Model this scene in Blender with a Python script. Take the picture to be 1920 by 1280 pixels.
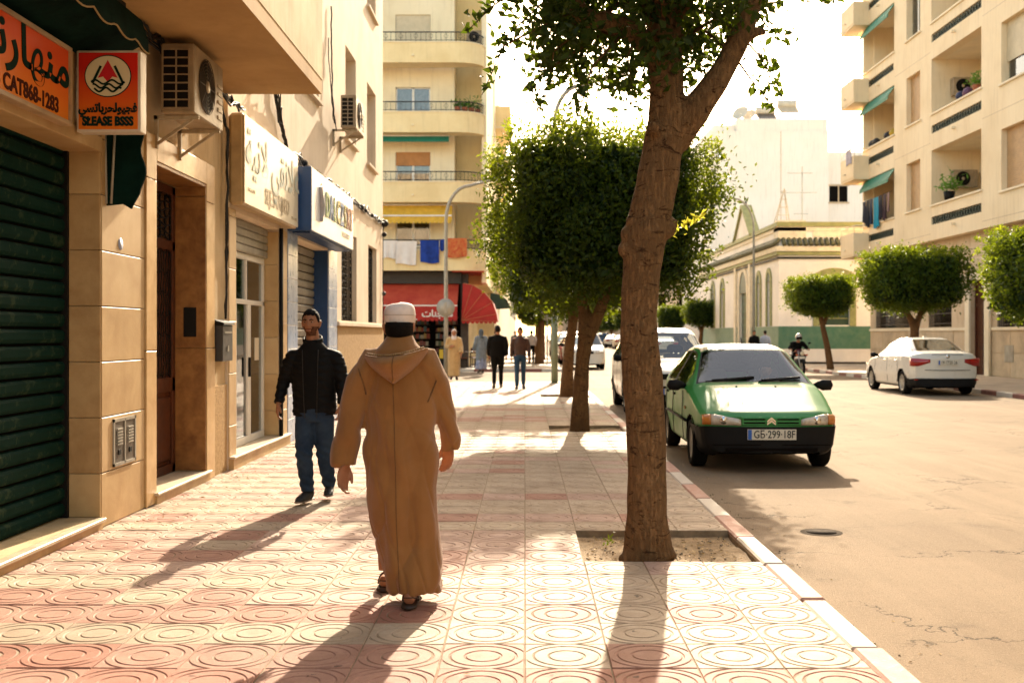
import bpy, bmesh, math, random
import numpy as np
from mathutils import Vector, Matrix, Quaternion
for o in list(bpy.data.objects): bpy.data.objects.remove(o)
random.seed(7); RNG = np.random.default_rng(7)
scene = bpy.context.scene
COL = scene.collection
R = math.radians
# ---------------------------------------------------------------- camera
cam_d = bpy.data.cameras.new('camera'); cam = bpy.data.objects.new('camera', cam_d); COL.objects.link(cam)
FPX = 2080.0; CAMH = 1.55
cam.location = (0, 0, CAMH); cam.rotation_euler = (R(90), 0, 0)
cam_d.sensor_width = 36; cam_d.lens = 36*FPX/1920
cam_d.shift_x = -24/1920; cam_d.shift_y = -14/1920
cam_d.clip_start = 0.1; cam_d.clip_end = 3000
cam_d.dof.use_dof = True; cam_d.dof.focus_distance = 7.6; cam_d.dof.aperture_fstop = 3.2
scene.camera = cam
# ---------------------------------------------------------------- sky, sun, exposure
SUN_AZ, SUN_EL = R(7.0), R(27.5)
w = bpy.data.worlds.new('World'); scene.world = w; w.use_nodes = True
nt = w.node_tree; nt.nodes.clear()
out = nt.nodes.new('ShaderNodeOutputWorld'); bg = nt.nodes.new('ShaderNodeBackground')
sky = nt.nodes.new('ShaderNodeTexSky'); sky.sky_type = 'NISHITA'; sky.sun_disc = False
sky.sun_elevation = SUN_EL; sky.sun_rotation = SUN_AZ
sky.air_density = 1.0; sky.dust_density = 2.0; sky.ozone_density = 0.6
tint = nt.nodes.new('ShaderNodeMix'); tint.data_type = 'RGBA'; tint.blend_type = 'MULTIPLY'
tint.inputs[0].default_value = 1.0; tint.inputs[7].default_value = (1.0, 0.855, 0.66, 1)
nt.links.new(sky.outputs[0], tint.inputs[6]); nt.links.new(tint.outputs[2], bg.inputs[0])
bg.inputs[1].default_value = 0.15
nt.links.new(bg.outputs[0], out.inputs[0])
sl = bpy.data.lights.new('sun', 'SUN'); sl.energy = 2.6; sl.angle = R(0.55); sl.color = (1.0, 0.85, 0.64)
so = bpy.data.objects.new('sun', sl); COL.objects.link(so)
SDIR = Vector((math.sin(SUN_AZ)*math.cos(SUN_EL), math.cos(SUN_AZ)*math.cos(SUN_EL), math.sin(SUN_EL)))
so.rotation_euler = SDIR.to_track_quat('Z', 'Y').to_euler(); so.location = (6, 20, 30)
vs = scene.view_settings
vs.view_transform = 'Standard'; vs.look = 'None'; vs.gamma = 1.0; vs.use_curve_mapping = False
vs.exposure = 2.25
try:
    scene.cycles.use_denoising = True
    scene.cycles.max_bounces = 6; scene.cycles.transparent_max_bounces = 12
    scene.cycles.sample_clamp_indirect = 6
except Exception: pass

# ---------------------------------------------------------------- materials
MATS = {}
def M(name, col, rough=0.6, spec=0.4, metal=0.0, var=0.12, vscale=3.0, streak=0.0, bump=0.0, bscale=60.0, col2=None,
      trans=0.0, alpha=1.0, emit=0.0, coat=0.0, speck=0.0, spscale=40.0, spcol=None, sheen=0.0, world=False, stain=0.0):
    """Principled material: base colour, broad tonal wear, streaks, specks and fine relief, all procedural."""
    if name in MATS: return MATS[name]
    m = bpy.data.materials.new(name); m.use_nodes = True; MATS[name] = m
    t = m.node_tree; N = t.nodes; L = t.links
    b = N['Principled BSDF']
    b.inputs['Roughness'].default_value = rough
    b.inputs['Metallic'].default_value = metal
    b.inputs['Specular IOR Level'].default_value = spec
    if trans: b.inputs['Transmission Weight'].default_value = trans
    if alpha < 1: b.inputs['Alpha'].default_value = alpha
    if coat: b.inputs['Coat Weight'].default_value = coat; b.inputs['Coat Roughness'].default_value = 0.08
    if sheen: b.inputs['Sheen Weight'].default_value = sheen; b.inputs['Sheen Roughness'].default_value = 0.5
    c = (*col, 1); b.inputs['Base Color'].default_value = c
    tc = N.new('ShaderNodeTexCoord'); co = N.new('ShaderNodeNewGeometry').outputs['Position'] if world else tc.outputs['Object']
    def noise(scale, detail=5, rough_=0.6, vec=None, dist=0.0):
        n = N.new('ShaderNodeTexNoise'); n.inputs['Scale'].default_value = scale
        n.inputs['Detail'].default_value = detail; n.inputs['Roughness'].default_value = rough_
        n.inputs['Distortion'].default_value = dist
        L.new(vec or co, n.inputs['Vector']); return n.outputs['Fac']
    def ramp(fac, a, bb, ca=(0,0,0,1), cb=(1,1,1,1)):
        r = N.new('ShaderNodeValToRGB'); r.color_ramp.elements[0].position = a; r.color_ramp.elements[1].position = bb
        r.color_ramp.elements[0].color = ca; r.color_ramp.elements[1].color = cb
        L.new(fac, r.inputs[0]); return r.outputs[0]
    def mix(fac, A, B, mode='MIX'):
        x = N.new('ShaderNodeMix'); x.data_type = 'RGBA'; x.blend_type = mode
        if isinstance(fac, float): x.inputs[0].default_value = fac
        else: L.new(fac, x.inputs[0])
        for s, v in ((6, A), (7, B)):
            if isinstance(v, tuple): x.inputs[s].default_value = v
            else: L.new(v, x.inputs[s])
        return x.outputs[2]
    cur = c
    if var:
        c2 = (*col2, 1) if col2 else tuple(max(0, v*(1-2.2*var)) for v in col) + (1,)
        f = ramp(noise(vscale, 6, 0.62, dist=0.3), 0.36, 0.68)
        cur = mix(f, c, c2)
    if streak:
        mp = N.new('ShaderNodeMapping'); mp.inputs['Scale'].default_value = (3.2, 3.2, 0.25)
        L.new(tc.outputs['Object'], mp.inputs[0])
        f = ramp(noise(2.2, 5, 0.65, mp.outputs[0]), 0.52, 0.78)
        mm = N.new('ShaderNodeMath'); mm.operation = 'MULTIPLY'; L.new(f, mm.inputs[0]); mm.inputs[1].default_value = streak
        cur = mix(mm.outputs[0], cur, tuple(v*0.38*k for v, k in zip(col, (1, .85, .7))) + (1,))
    if stain:
        f = ramp(noise(1.1, 6, 0.7, dist=.8), 0.50, 0.74)
        mm = N.new('ShaderNodeMath'); mm.operation = 'MULTIPLY'; L.new(f, mm.inputs[0]); mm.inputs[1].default_value = stain
        cur = mix(mm.outputs[0], cur, tuple(v*0.45*k for v, k in zip(col, (1, .9, .8))) + (1,))
        f = ramp(noise(13, 2, 0.5), 0.71, 0.74)
        cur = mix(f, cur, tuple(v*0.30 for v in col) + (1,))
    if speck:
        f = ramp(noise(spscale, 3, 0.7), 0.56, 0.66)
        mm = N.new('ShaderNodeMath'); mm.operation = 'MULTIPLY'; L.new(f, mm.inputs[0]); mm.inputs[1].default_value = speck
        cur = mix(mm.outputs[0], cur, (*(spcol or tuple(v*0.3 for v in col)), 1))
    if not isinstance(cur, tuple): L.new(cur, b.inputs['Base Color'])
    if emit and not isinstance(cur, tuple):
        L.new(cur, b.inputs['Emission Color']); b.inputs['Emission Strength'].default_value = emit
    if bump:
        bn = N.new('ShaderNodeBump'); bn.inputs['Strength'].default_value = bump; bn.inputs['Distance'].default_value = 0.01
        L.new(noise(bscale, 4, 0.6), bn.inputs['Height']); L.new(bn.outputs[0], b.inputs['Normal'])
    if rough > 0.15 and metal < .5 and not trans:
        rr = N.new('ShaderNodeMapRange'); rr.inputs[3].default_value = max(0.05, rough-0.1); rr.inputs[4].default_value = min(1, rough+0.1)
        L.new(noise(vscale*2.3, 4), rr.inputs[0]); L.new(rr.outputs[0], b.inputs['Roughness'])
    return m

def glass(name, col=(0.9, 0.95, 0.95), a=0.35, rough=0.03):
    """thin window glass: part see-through, part mirror"""
    if name in MATS: return MATS[name]
    m = bpy.data.materials.new(name); m.use_nodes = True; MATS[name] = m
    N = m.node_tree.nodes; L = m.node_tree.links; N.clear()
    o = N.new('ShaderNodeOutputMaterial'); mx = N.new('ShaderNodeMixShader'); tr = N.new('ShaderNodeBsdfTransparent')
    gl = N.new('ShaderNodeBsdfGlossy'); fr = N.new('ShaderNodeFresnel'); fr.inputs[0].default_value = 1.5
    gl.inputs['Color'].default_value = (0.95, 0.97, 1.0, 1); gl.inputs['Roughness'].default_value = rough
    tr.inputs[0].default_value = (*col, 1)
    mp = N.new('ShaderNodeMapRange'); mp.inputs[3].default_value = a; mp.inputs[4].default_value = 1.0
    L.new(fr.outputs[0], mp.inputs[0]); L.new(mp.outputs[0], mx.inputs[0])
    L.new(tr.outputs[0], mx.inputs[1]); L.new(gl.outputs[0], mx.inputs[2]); L.new(mx.outputs[0], o.inputs[0])
    return m

def gradmat(name, top, bot, z0, z1, rough=.5, spec=.1):
    """printed colour fade up a sign face (z in the object's own space)"""
    m = bpy.data.materials.new(name); m.use_nodes = True; MATS[name] = m
    N = m.node_tree.nodes; L = m.node_tree.links; b = N['Principled BSDF']; b.inputs['Roughness'].default_value = rough; b.inputs['Specular IOR Level'].default_value = spec
    tc = N.new('ShaderNodeTexCoord'); sx = N.new('ShaderNodeSeparateXYZ'); mr = N.new('ShaderNodeMapRange'); mr.inputs[1].default_value = z0; mr.inputs[2].default_value = z1
    nz = N.new('ShaderNodeTexNoise'); nz.inputs['Scale'].default_value = 2.5; ad = N.new('ShaderNodeMath'); ad.operation = 'MULTIPLY_ADD'; ad.inputs[1].default_value = .35; L.new(nz.outputs[0], ad.inputs[0])
    L.new(tc.outputs['Object'], sx.inputs[0]); L.new(tc.outputs['Object'], nz.inputs[0]); L.new(sx.outputs[2], mr.inputs[0]); L.new(mr.outputs[0], ad.inputs[2])
    rp = N.new('ShaderNodeValToRGB'); rp.color_ramp.elements[0].color = (*bot, 1); rp.color_ramp.elements[1].color = (*top, 1); rp.color_ramp.elements[0].position = .15; rp.color_ramp.elements[1].position = 1.0
    L.new(ad.outputs[0], rp.inputs[0]); L.new(rp.outputs[0], b.inputs['Base Color']); return m
def leafmat(name, c1, c2, tcol, tw=0.55, rough=0.35):
    if name in MATS: return MATS[name]
    m = bpy.data.materials.new(name); m.use_nodes = True; MATS[name] = m
    N = m.node_tree.nodes; L = m.node_tree.links
    b = N['Principled BSDF']; o = N['Material Output']
    ge = N.new('ShaderNodeNewGeometry'); rp = N.new('ShaderNodeValToRGB')
    rp.color_ramp.elements[0].color = (*c1, 1); rp.color_ramp.elements[1].color = (*c2, 1)
    L.new(ge.outputs['Random Per Island'], rp.inputs[0]); L.new(rp.outputs[0], b.inputs['Base Color'])
    b.inputs['Roughness'].default_value = .5; b.inputs['Specular IOR Level'].default_value = 0.2
    tl = N.new('ShaderNodeBsdfTranslucent'); tl.inputs[0].default_value = (*tcol, 1)
    mx = N.new('ShaderNodeMixShader'); mx.inputs[0].default_value = tw
    L.new(b.outputs[0], mx.inputs[1]); L.new(tl.outputs[0], mx.inputs[2]); L.new(mx.outputs[0], o.inputs[0])
    return m

# ---------------------------------------------------------------- mesh helpers
def wloc(o):
    v = Vector((0, 0, 0))
    while o: v += o.location; o = o.parent
    return v
def tag(o, label=None, cat=None, group=None, kind=None):
    if label: o['label'] = label
    if cat: o['category'] = cat
    if group: o['group'] = group
    if kind: o['kind'] = kind
    return o
def empty(name, loc, label=None, cat=None, group=None, kind=None):
    o = bpy.data.objects.new(name, None); o.location = loc; COL.objects.link(o); o.empty_display_size = 0.1
    return tag(o, label, cat, group, kind)
def link(name, me, mat=None, parent=None):
    o = bpy.data.objects.new(name, me); COL.objects.link(o)
    if mat: me.materials.clear(); me.materials.append(mat)
    if parent: o.parent = parent
    return o
def copy_tree(o, parent=None):
    c = o.copy(); COL.objects.link(c); c.parent = parent
    for ch in list(o.children): copy_tree(ch, c)
    return c

class MB:
    def __init__(s): s.v = []; s.f = []; s.sm = []
    def add(s, vs, fs, smooth=False):
        n = len(s.v); s.v += [tuple(v) for v in vs]
        s.f += [tuple(i+n for i in f) for f in fs]; s.sm += [smooth]*len(fs); return s
    def box(s, x0, x1, y0, y1, z0, z1):
        if x0 > x1: x0, x1 = x1, x0
        if y0 > y1: y0, y1 = y1, y0
        if z0 > z1: z0, z1 = z1, z0
        return s.add([(x0,y0,z0),(x1,y0,z0),(x1,y1,z0),(x0,y1,z0),(x0,y0,z1),(x1,y0,z1),(x1,y1,z1),(x0,y1,z1)],
                     [(0,3,2,1),(4,5,6,7),(0,1,5,4),(1,2,6,5),(2,3,7,6),(3,0,4,7)])
    def bar(s, p, q, wx, wz=None, up=(0,0,1)):
        p, q = Vector(p), Vector(q); d = (q-p).normalized(); u = Vector(up)
        if abs(d.dot(u)) > .98: u = Vector((1,0,0))
        a = d.cross(u).normalized(); b = a.cross(d); wz = wz or wx
        c = [(-.5,-.5),(.5,-.5),(.5,.5),(-.5,.5)]
        return s.add([p+a*wx*i+b*wz*j for i, j in c]+[q+a*wx*i+b*wz*j for i, j in c],
                     [(0,1,2,3),(7,6,5,4),(0,4,5,1),(1,5,6,2),(2,6,7,3),(3,7,4,0)])
    def loft(s, rings, cap=True, smooth=True):
        n = len(rings[0]); vs = [p for r in rings for p in r]; fs = []
        for i in range(len(rings)-1):
            for j in range(n):
                k = (j+1) % n; fs.append((i*n+j, i*n+k, (i+1)*n+k, (i+1)*n+j))
        if cap:
            fs.append(tuple(reversed(range(n)))); fs.append(tuple(range((len(rings)-1)*n, len(rings)*n)))
        return s.add(vs, fs, smooth)
    def tube(s, pts, rad, n=8, cap=True, smooth=True, flat=None, jit=None):
        """tapered tube along pts; rad a number, list of numbers or of (ra, rb); flat = direction of the a axis"""
        pts = [Vector(p) for p in pts]
        if isinstance(rad, (int, float)): rad = [rad]*len(pts)
        ref = Vector(flat) if flat else None; rings = []; pa = None
        for i, p in enumerate(pts):
            d = (pts[min(i+1, len(pts)-1)]-pts[max(i-1, 0)])
            d = d.normalized() if d.length > 1e-9 else Vector((0,0,1))
            if ref is not None: a = ref - d*ref.dot(d)
            elif pa is not None: a = pa - d*pa.dot(d)
            else:
                a = Vector((1,0,0)) - d*d.x
                if a.length < .2: a = Vector((0,1,0)) - d*d.y
            if a.length < 1e-6: a = Vector((0,1,0))
            a.normalize(); b = d.cross(a); pa = a
            r = rad[i]; ra, rb = (r, r) if isinstance(r, (int, float)) else r
            rings.append([p + a*(ra*math.cos(2*math.pi*k/n))*(jit(i,k) if jit else 1) + b*(rb*math.sin(2*math.pi*k/n))*(jit(i,k) if jit else 1) for k in range(n)])
        return s.loft(rings, cap, smooth)
    def cyl(s, p, q, r, r2=None, n=12, smooth=True): return s.tube([p, q], [r, r if r2 is None else r2], n, True, smooth)
    def sph(s, c, r, n=12, m=8):
        if isinstance(r, (int, float)): r = (r, r, r)
        rings = []
        for i in range(m+1):
            t = math.pi*(i/m); t = min(max(t, .06), math.pi-.06)
            rings.append([(c[0]+r[0]*math.sin(t)*math.cos(2*math.pi*k/n), c[1]+r[1]*math.sin(t)*math.sin(2*math.pi*k/n), c[2]-r[2]*math.cos(t)) for k in range(n)])
        return s.loft(rings)
    def prism(s, poly, axis, a0, a1):
        """poly: 2-D outline in the two other axes (in xyz order), run from a0 to a1 along axis 0/1/2"""
        def put(p, a):
            q = [0,0,0]; o = [i for i in range(3) if i != axis]; q[o[0]], q[o[1]] = p; q[axis] = a; return tuple(q)
        n = len(poly); vs = [put(p, a0) for p in poly]+[put(p, a1) for p in poly]
        fs = [tuple(reversed(range(n))), tuple(range(n, 2*n))]+[(i, (i+1) % n, n+(i+1) % n, n+i) for i in range(n)]
        return s.add(vs, fs)
    def build(s, name, mat=None, parent=None, bevel=0.0, world=True):
        me = bpy.data.meshes.new(name)
        off = wloc(parent) if (parent and world) else Vector((0,0,0))
        me.from_pydata([(v[0]-off.x, v[1]-off.y, v[2]-off.z) for v in s.v], [], s.f)
        bm = bmesh.new(); bm.from_mesh(me)
        bmesh.ops.recalc_face_normals(bm, faces=bm.faces)
        if bevel:
            bmesh.ops.bevel(bm, geom=[e for e in bm.edges if e.calc_face_angle(0) > .6], offset=bevel, segments=1, affect='EDGES', clamp_overlap=True)
        bm.to_mesh(me); bm.free()
        if any(s.sm) and not bevel: me.polygons.foreach_set('use_smooth', s.sm)
        me.update()
        return link(name, me, mat, parent)

def bx(name, mat, parent, *b, bevel=0.0): return MB().box(*b).build(name, mat, parent, bevel)

def cutwall(mb, axis, face, thick, u0, u1, z0, z1, holes):
    """wall slab with real openings. axis 0: plane x=face (u along y); axis 1: plane y=face (u along x).
    The slab lies between face and face+thick; holes = [(u0,u1,z0,z1)]"""
    us = sorted({u0, u1} | {min(max(h[i], u0), u1) for h in holes for i in (0, 1)})
    zs = sorted({z0, z1} | {min(max(h[i], z0), z1) for h in holes for i in (2, 3)})
    def solid(i, j):
        if i < 0 or j < 0 or i >= len(us)-1 or j >= len(zs)-1: return False
        uc, zc = (us[i]+us[i+1])/2, (zs[j]+zs[j+1])/2
        return not any(h[0] < uc < h[1] and h[2] < zc < h[3] for h in holes)
    def P(u, z, d): return (face+d, u, z) if axis == 0 else (u, face+d, z)
    for i in range(len(us)-1):
        for j in range(len(zs)-1):
            if not solid(i, j): continue
            a, b, c, d = us[i], us[i+1], zs[j], zs[j+1]
            for dd in (0, thick): mb.add([P(a,c,dd), P(b,c,dd), P(b,d,dd), P(a,d,dd)], [(0,1,2,3)])
            for (ii, jj, e) in ((i-1,j,((a,c),(a,d))), (i+1,j,((b,c),(b,d))), (i,j-1,((a,c),(b,c))), (i,j+1,((a,d),(b,d)))):
                if not solid(ii, jj):
                    (p, q) = e; mb.add([P(*p,0), P(*q,0), P(*q,thick), P(*p,thick)], [(0,1,2,3)])
    return mb
def weld(o, dist=1e-5):
    bm = bmesh.new(); bm.from_mesh(o.data); bmesh.ops.remove_doubles(bm, verts=bm.verts, dist=dist)
    bmesh.ops.recalc_face_normals(bm, faces=bm.faces); bm.to_mesh(o.data); bm.free(); return o

def eval_mesh(o):
    """evaluate one object alone in a scratch scene (the full scene is not touched)"""
    sc = bpy.data.scenes.new('scratch'); par = o.parent; o.parent = None; sc.collection.objects.link(o)
    vl = sc.view_layers[0]; vl.update(); dg = vl.depsgraph
    me = bpy.data.meshes.new_from_object(o.evaluated_get(dg), depsgraph=dg)
    sc.collection.objects.unlink(o); o.parent = par; bpy.data.scenes.remove(sc); return me
def voxelize(o, size, smooth=4, fac=0.5):
    """fuse overlapping shapes into one continuous surface"""
    m = o.modifiers.new('r', 'REMESH'); m.mode = 'VOXEL'; m.voxel_size = size; m.use_smooth_shade = True
    if smooth: s = o.modifiers.new('s', 'SMOOTH'); s.iterations = smooth; s.factor = fac
    me = eval_mesh(o)
    old = o.data; mats = list(old.materials); o.modifiers.clear(); o.data = me; me.name = o.name
    me.materials.clear(); [me.materials.append(x) for x in mats]
    me.polygons.foreach_set('use_smooth', [True]*len(me.polygons)); bpy.data.meshes.remove(old)
    return o

def text_mesh(name, body, size, mat, parent, M4, extrude=0.002, align='CENTER', bold=0.0, sx=1.0):
    """lettering as thin solid letters; M4 puts the text plane (x right, y up) into the world"""
    cu = bpy.data.curves.new('t', 'FONT'); cu.body = body; cu.size = size; cu.align_x = align; cu.align_y = 'CENTER'
    cu.extrude = extrude; cu.offset = bold; cu.resolution_u = 3
    o = bpy.data.objects.new('t', cu)
    me = eval_mesh(o)
    bpy.data.objects.remove(o); bpy.data.curves.remove(cu)
    me.transform(Matrix.Diagonal((sx,1,1,1)))
    me.transform(M4)
    if parent: me.transform(Matrix.Translation(-wloc(parent)))
    me.name = name
    return link(name, me, mat, parent)
def frameM(o, right, up):
    r = Vector(right).normalized(); u = Vector(up).normalized(); n = r.cross(u)
    m = Matrix((r, u, n)).transposed().to_4x4(); m.translation = Vector(o); return m
def at(px, py, Y): return Vector(((px-984)/FPX*Y, Y, CAMH-(py-626)/FPX*Y))
# ================================================================ ground, road, pavements
FX = -3.38           # plane of the left house fronts
TP = 0.403           # paving tile pitch
KX0, KX1 = 1.612, 1.765
m_ground = M('dry earth', (0.32, 0.25, 0.17), 0.9, var=.15, vscale=.4)
m_grout = M('sandy grout', (0.30, 0.215, 0.13), 0.9, var=.2, vscale=8, bump=.3)
tag(bx('ground', m_ground, None, -900, 900, -60, 2500, -0.4, -0.2), kind='structure')
g = MB(); g.add([(-60,-20,-.12),(60,-20,-.12),(60,700,-.12),(-60,700,-.12)], [(0,1,2,3)])
def roadmat():
    m = bpy.data.materials.new('worn asphalt'); m.use_nodes = True; N = m.node_tree.nodes; L = m.node_tree.links; b = N['Principled BSDF']; b.inputs['Roughness'].default_value = .8; b.inputs['Specular IOR Level'].default_value = .05
    pos = N.new('ShaderNodeNewGeometry').outputs['Position']
    def nz(sc, d=5, r=.6, dist=0, v=None):
        n = N.new('ShaderNodeTexNoise'); n.inputs['Scale'].default_value = sc; n.inputs['Detail'].default_value = d; n.inputs['Roughness'].default_value = r; n.inputs['Distortion'].default_value = dist; L.new(v or pos, n.inputs[0]); return n
    def rp(f, a, c):
        r = N.new('ShaderNodeValToRGB'); r.color_ramp.elements[0].position = a; r.color_ramp.elements[1].position = c; L.new(f, r.inputs[0]); return r.outputs[0]
    def mx(f, A, B, k=1.0):
        x = N.new('ShaderNodeMix'); x.data_type = 'RGBA'; mm = N.new('ShaderNodeMath'); mm.operation = 'MULTIPLY'; mm.inputs[1].default_value = k; L.new(f, mm.inputs[0]); L.new(mm.outputs[0], x.inputs[0])
        for s, v in ((6, A), (7, B)):
            if isinstance(v, tuple): x.inputs[s].default_value = (*v, 1)
            else: L.new(v, x.inputs[s])
        return x.outputs[2]
    c = mx(rp(nz(.35, 5, .6, .6).outputs[0], .38, .66), (.250,.182,.120), (.200,.144,.094))
    c = mx(rp(nz(1.3, 6, .7, 1.2).outputs[0], .56, .78), c, (.085,.062,.042), .75)           # oil and damp stains
    mp = N.new('ShaderNodeMapping'); mp.inputs['Scale'].default_value = (2.2, .12, 1); L.new(pos, mp.inputs[0])
    c = mx(rp(nz(1.0, 4, .6, 0, mp.outputs[0]).outputs[0], .50, .74), c, (.30,.225,.150), .55)  # wheel tracks worn pale
    c = mx(rp(nz(70, 3, .7).outputs[0], .58, .66), c, (.33,.255,.175), .6); c = mx(rp(nz(95, 3, .7).outputs[0], .60, .68), c, (.06,.045,.03), .7)
    vo = N.new('ShaderNodeTexVoronoi'); vo.feature = 'DISTANCE_TO_EDGE'; vo.inputs['Scale'].default_value = .42
    wv = N.new('ShaderNodeVectorMath'); wv.operation = 'ADD'; L.new(pos, wv.inputs[0]); sc = N.new('ShaderNodeVectorMath'); sc.operation = 'SCALE'; sc.inputs['Scale'].default_value = .9; L.new(nz(1.6, 5, .65).outputs['Color'], sc.inputs[0]); L.new(sc.outputs[0], wv.inputs[1]); L.new(wv.outputs[0], vo.inputs['Vector'])
    cr = N.new('ShaderNodeMath'); cr.operation = 'LESS_THAN'; cr.inputs[1].default_value = .0035; L.new(vo.outputs['Distance'], cr.inputs[0])
    gate = rp(nz(.5, 2, .5).outputs[0], .50, .56); cm = N.new('ShaderNodeMath'); cm.operation = 'MULTIPLY'; L.new(cr.outputs[0], cm.inputs[0]); L.new(gate, cm.inputs[1])
    c = mx(cm.outputs[0], c, (.045,.033,.022), .8); L.new(c, b.inputs['Base Color'])
    bn = N.new('ShaderNodeBump'); bn.inputs['Strength'].default_value = .7; bn.inputs['Distance'].default_value = .012; L.new(nz(85, 4, .7).outputs[0], bn.inputs['Height']); L.new(bn.outputs[0], b.inputs['Normal'])
    return m
road = tag(g.build('road', roadmat()), kind='structure')
# gutter grime
g = MB(); g.add([(KX1-.01,2,-.116),(KX1+.10,2,-.116),(KX1+.08,36.5,-.116),(KX1-.01,36.5,-.116)], [(0,1,2,3)]); tag(g.build('gutter_strip', M('gutter grime', (.150,.108,.066), .85, spec=.1, var=.4, vscale=2.2, col2=(.20,.148,.095), bump=.5, bscale=80, world=True)), kind='structure')
tile_cols = [((0.445, 0.345, 0.25), (0.375, 0.28, 0.195)), ((0.47, 0.37, 0.27), (0.40, 0.30, 0.21)), ((0.42, 0.325, 0.235), (0.355, 0.265, 0.185)),
             ((0.37, 0.175, 0.122), (0.31, 0.14, 0.095)), ((0.40, 0.22, 0.162), (0.335, 0.175, 0.125)), ((0.475, 0.325, 0.255), (0.40, 0.265, 0.20))]
m_tile = [M('cement tile %d' % i, c, 0.66, spec=0.13, var=.3, vscale=5, col2=c2, bump=.3, bscale=150, speck=.3, spscale=45, world=True, stain=.55) for i, (c, c2) in enumerate(tile_cols)]

def tile_geo(seg=40, rings=((.087,.0075),(.160,.008),(.2055,.008)), half=.1985, thick=.03, depth=.0045):
    """square cement tile with pressed concentric circles, top at z=0"""
    def sq(th): return half/max(abs(math.cos(th)), abs(math.sin(th)))
    prof = [(0.0, 0)]
    for r, wd in rings: prof += [(r-wd, 0), (r-wd*.35, -depth), (r+wd*.35, -depth), (r+wd, 0)]
    vs = [(0, 0, 0)]; fs = []; prev = None
    for (r, z) in prof[1:]:
        base = len(vs)
        for k in range(seg):
            th = 2*math.pi*(k+.5)/seg
            q = sq(th) - .004; rr = min(r, q)
            vs.append((rr*math.cos(th), rr*math.sin(th), z if r < q else 0))
        for k in range(seg):
            k2 = (k+1) % seg
            if prev is None: fs.append((0, base+k, base+k2))
            else: fs.append((prev+k, base+k, base+k2, prev+k2))
        prev = base
    for zz, ins in ((0, .003), (-.004, 0), (-thick, 0)):
        base = len(vs)
        for k in range(seg):
            th = 2*math.pi*(k+.5)/seg
            x, y = sq(th)*math.cos(th), sq(th)*math.sin(th)
            # snap near-corner points into the corner
            if abs(abs(x)-abs(y)) < half*.17: x, y = math.copysign(half, x), math.copysign(half, y)
            vs.append((x*(half-ins)/half, y*(half-ins)/half, zz))
        for k in range(seg):
            k2 = (k+1) % seg; fs.append((prev+k, base+k, base+k2, prev+k2))
        prev = base
    return vs, fs
def tile_mesh(i):
    vs, fs = tile_geo(); me = bpy.data.meshes.new('tile'); me.from_pydata(vs, [], fs)
    bm = bmesh.new(); bm.from_mesh(me); bmesh.ops.remove_doubles(bm, verts=bm.verts, dist=1e-6); bmesh.ops.dissolve_degenerate(bm, edges=bm.edges, dist=1e-6)
    bmesh.ops.recalc_face_normals(bm, faces=bm.faces); bm.to_mesh(me); bm.free()
    me.materials.append(m_tile[i]); return me
PITS = [(7.571, 8.780), (17.646, 18.855), (27.318, 28.527)]
g = MB().box(FX-.3, .403, -30.0, 36.6, -.118, -.006); yy = -30.0
for a, b in PITS: g.box(.4032, KX0-.002, yy, a, -.118, -.006); yy = b
g.box(.4032, KX0-.002, yy, 36.6, -.118, -.006)
walk = tag(g.build('pavement', m_grout), kind='structure')
tms = [tile_mesh(i) for i in range(6)]
rowcol = {}
def tile_kind(r, c):
    """rows were laid in cream and in red cement; a few odd ones"""
    if r not in rowcol:
        rowcol[r] = {-3:'r', -2:'c', -1:'c', 0:'r', 1:'r', 2:'c', 3:'r', 4:'p', 5:'c', 6:'p', 7:'p'}.get(r, random.choice('ccpcpc'))
    k = rowcol[r]
    if k == 'r' and c > 0 and random.random() < .6: k = 'p'  # paler picks towards the right put sun glare into the tile colours
    if k == 'p' and c > -1 and random.random() < .5: k = 'c'
    if random.random() < .08: k = random.choice('cp')
    if k == 'r': return random.choice((3, 4))
    if k == 'p': return random.choice((4, 5, 5))
    return random.choice((0, 1, 2))
far = {i: [] for i in range(6)}; ntile = 0
C0 = -9
for r in range(-3, 78):
    y = 5.153 + (r+.5)*TP - TP
    for c in range(C0, 4):
        x = (c+.5)*TP
        if 1 <= c <= 3 and any(a < y < b for a, b in PITS): continue
        if y > 36.4: continue
        if x-TP/2 < FX-.28 : continue
        i = tile_kind(r, c)
        vis = abs(x)/max(y, .1) < .50
        rz = random.choice((0, 1, 2, 3))*math.pi/2
        dz = random.uniform(-.0026, .0018)
        if 4.4 < y < 14.4 and ntile < 300 and vis:
            o = bpy.data.objects.new('tile', tms[i]); COL.objects.link(o); o.parent = walk
            o.location = (x+random.uniform(-.0012,.0012), y+random.uniform(-.0012,.0012), dz)
            o.rotation_euler = (random.uniform(-.0075,.0075), random.uniform(-.0075,.0075), rz+random.uniform(-.004,.004)); ntile += 1
        else: far[i].append((x, y, dz))
gv, gf = tile_geo(seg=16)
gv = np.array(gv)
for i, L_ in far.items():
    if not L_: continue
    n = len(gv); V = np.concatenate([gv+np.array(p) for p in L_]); F = [tuple(k+j*n for k in f) for j in range(len(L_)) for f in gf]
    me = bpy.data.meshes.new('tile_field'); me.from_pydata(V.tolist(), [], F); o = link('tile_field', me, m_tile[i], walk); tag(o, kind='stuff')
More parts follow.
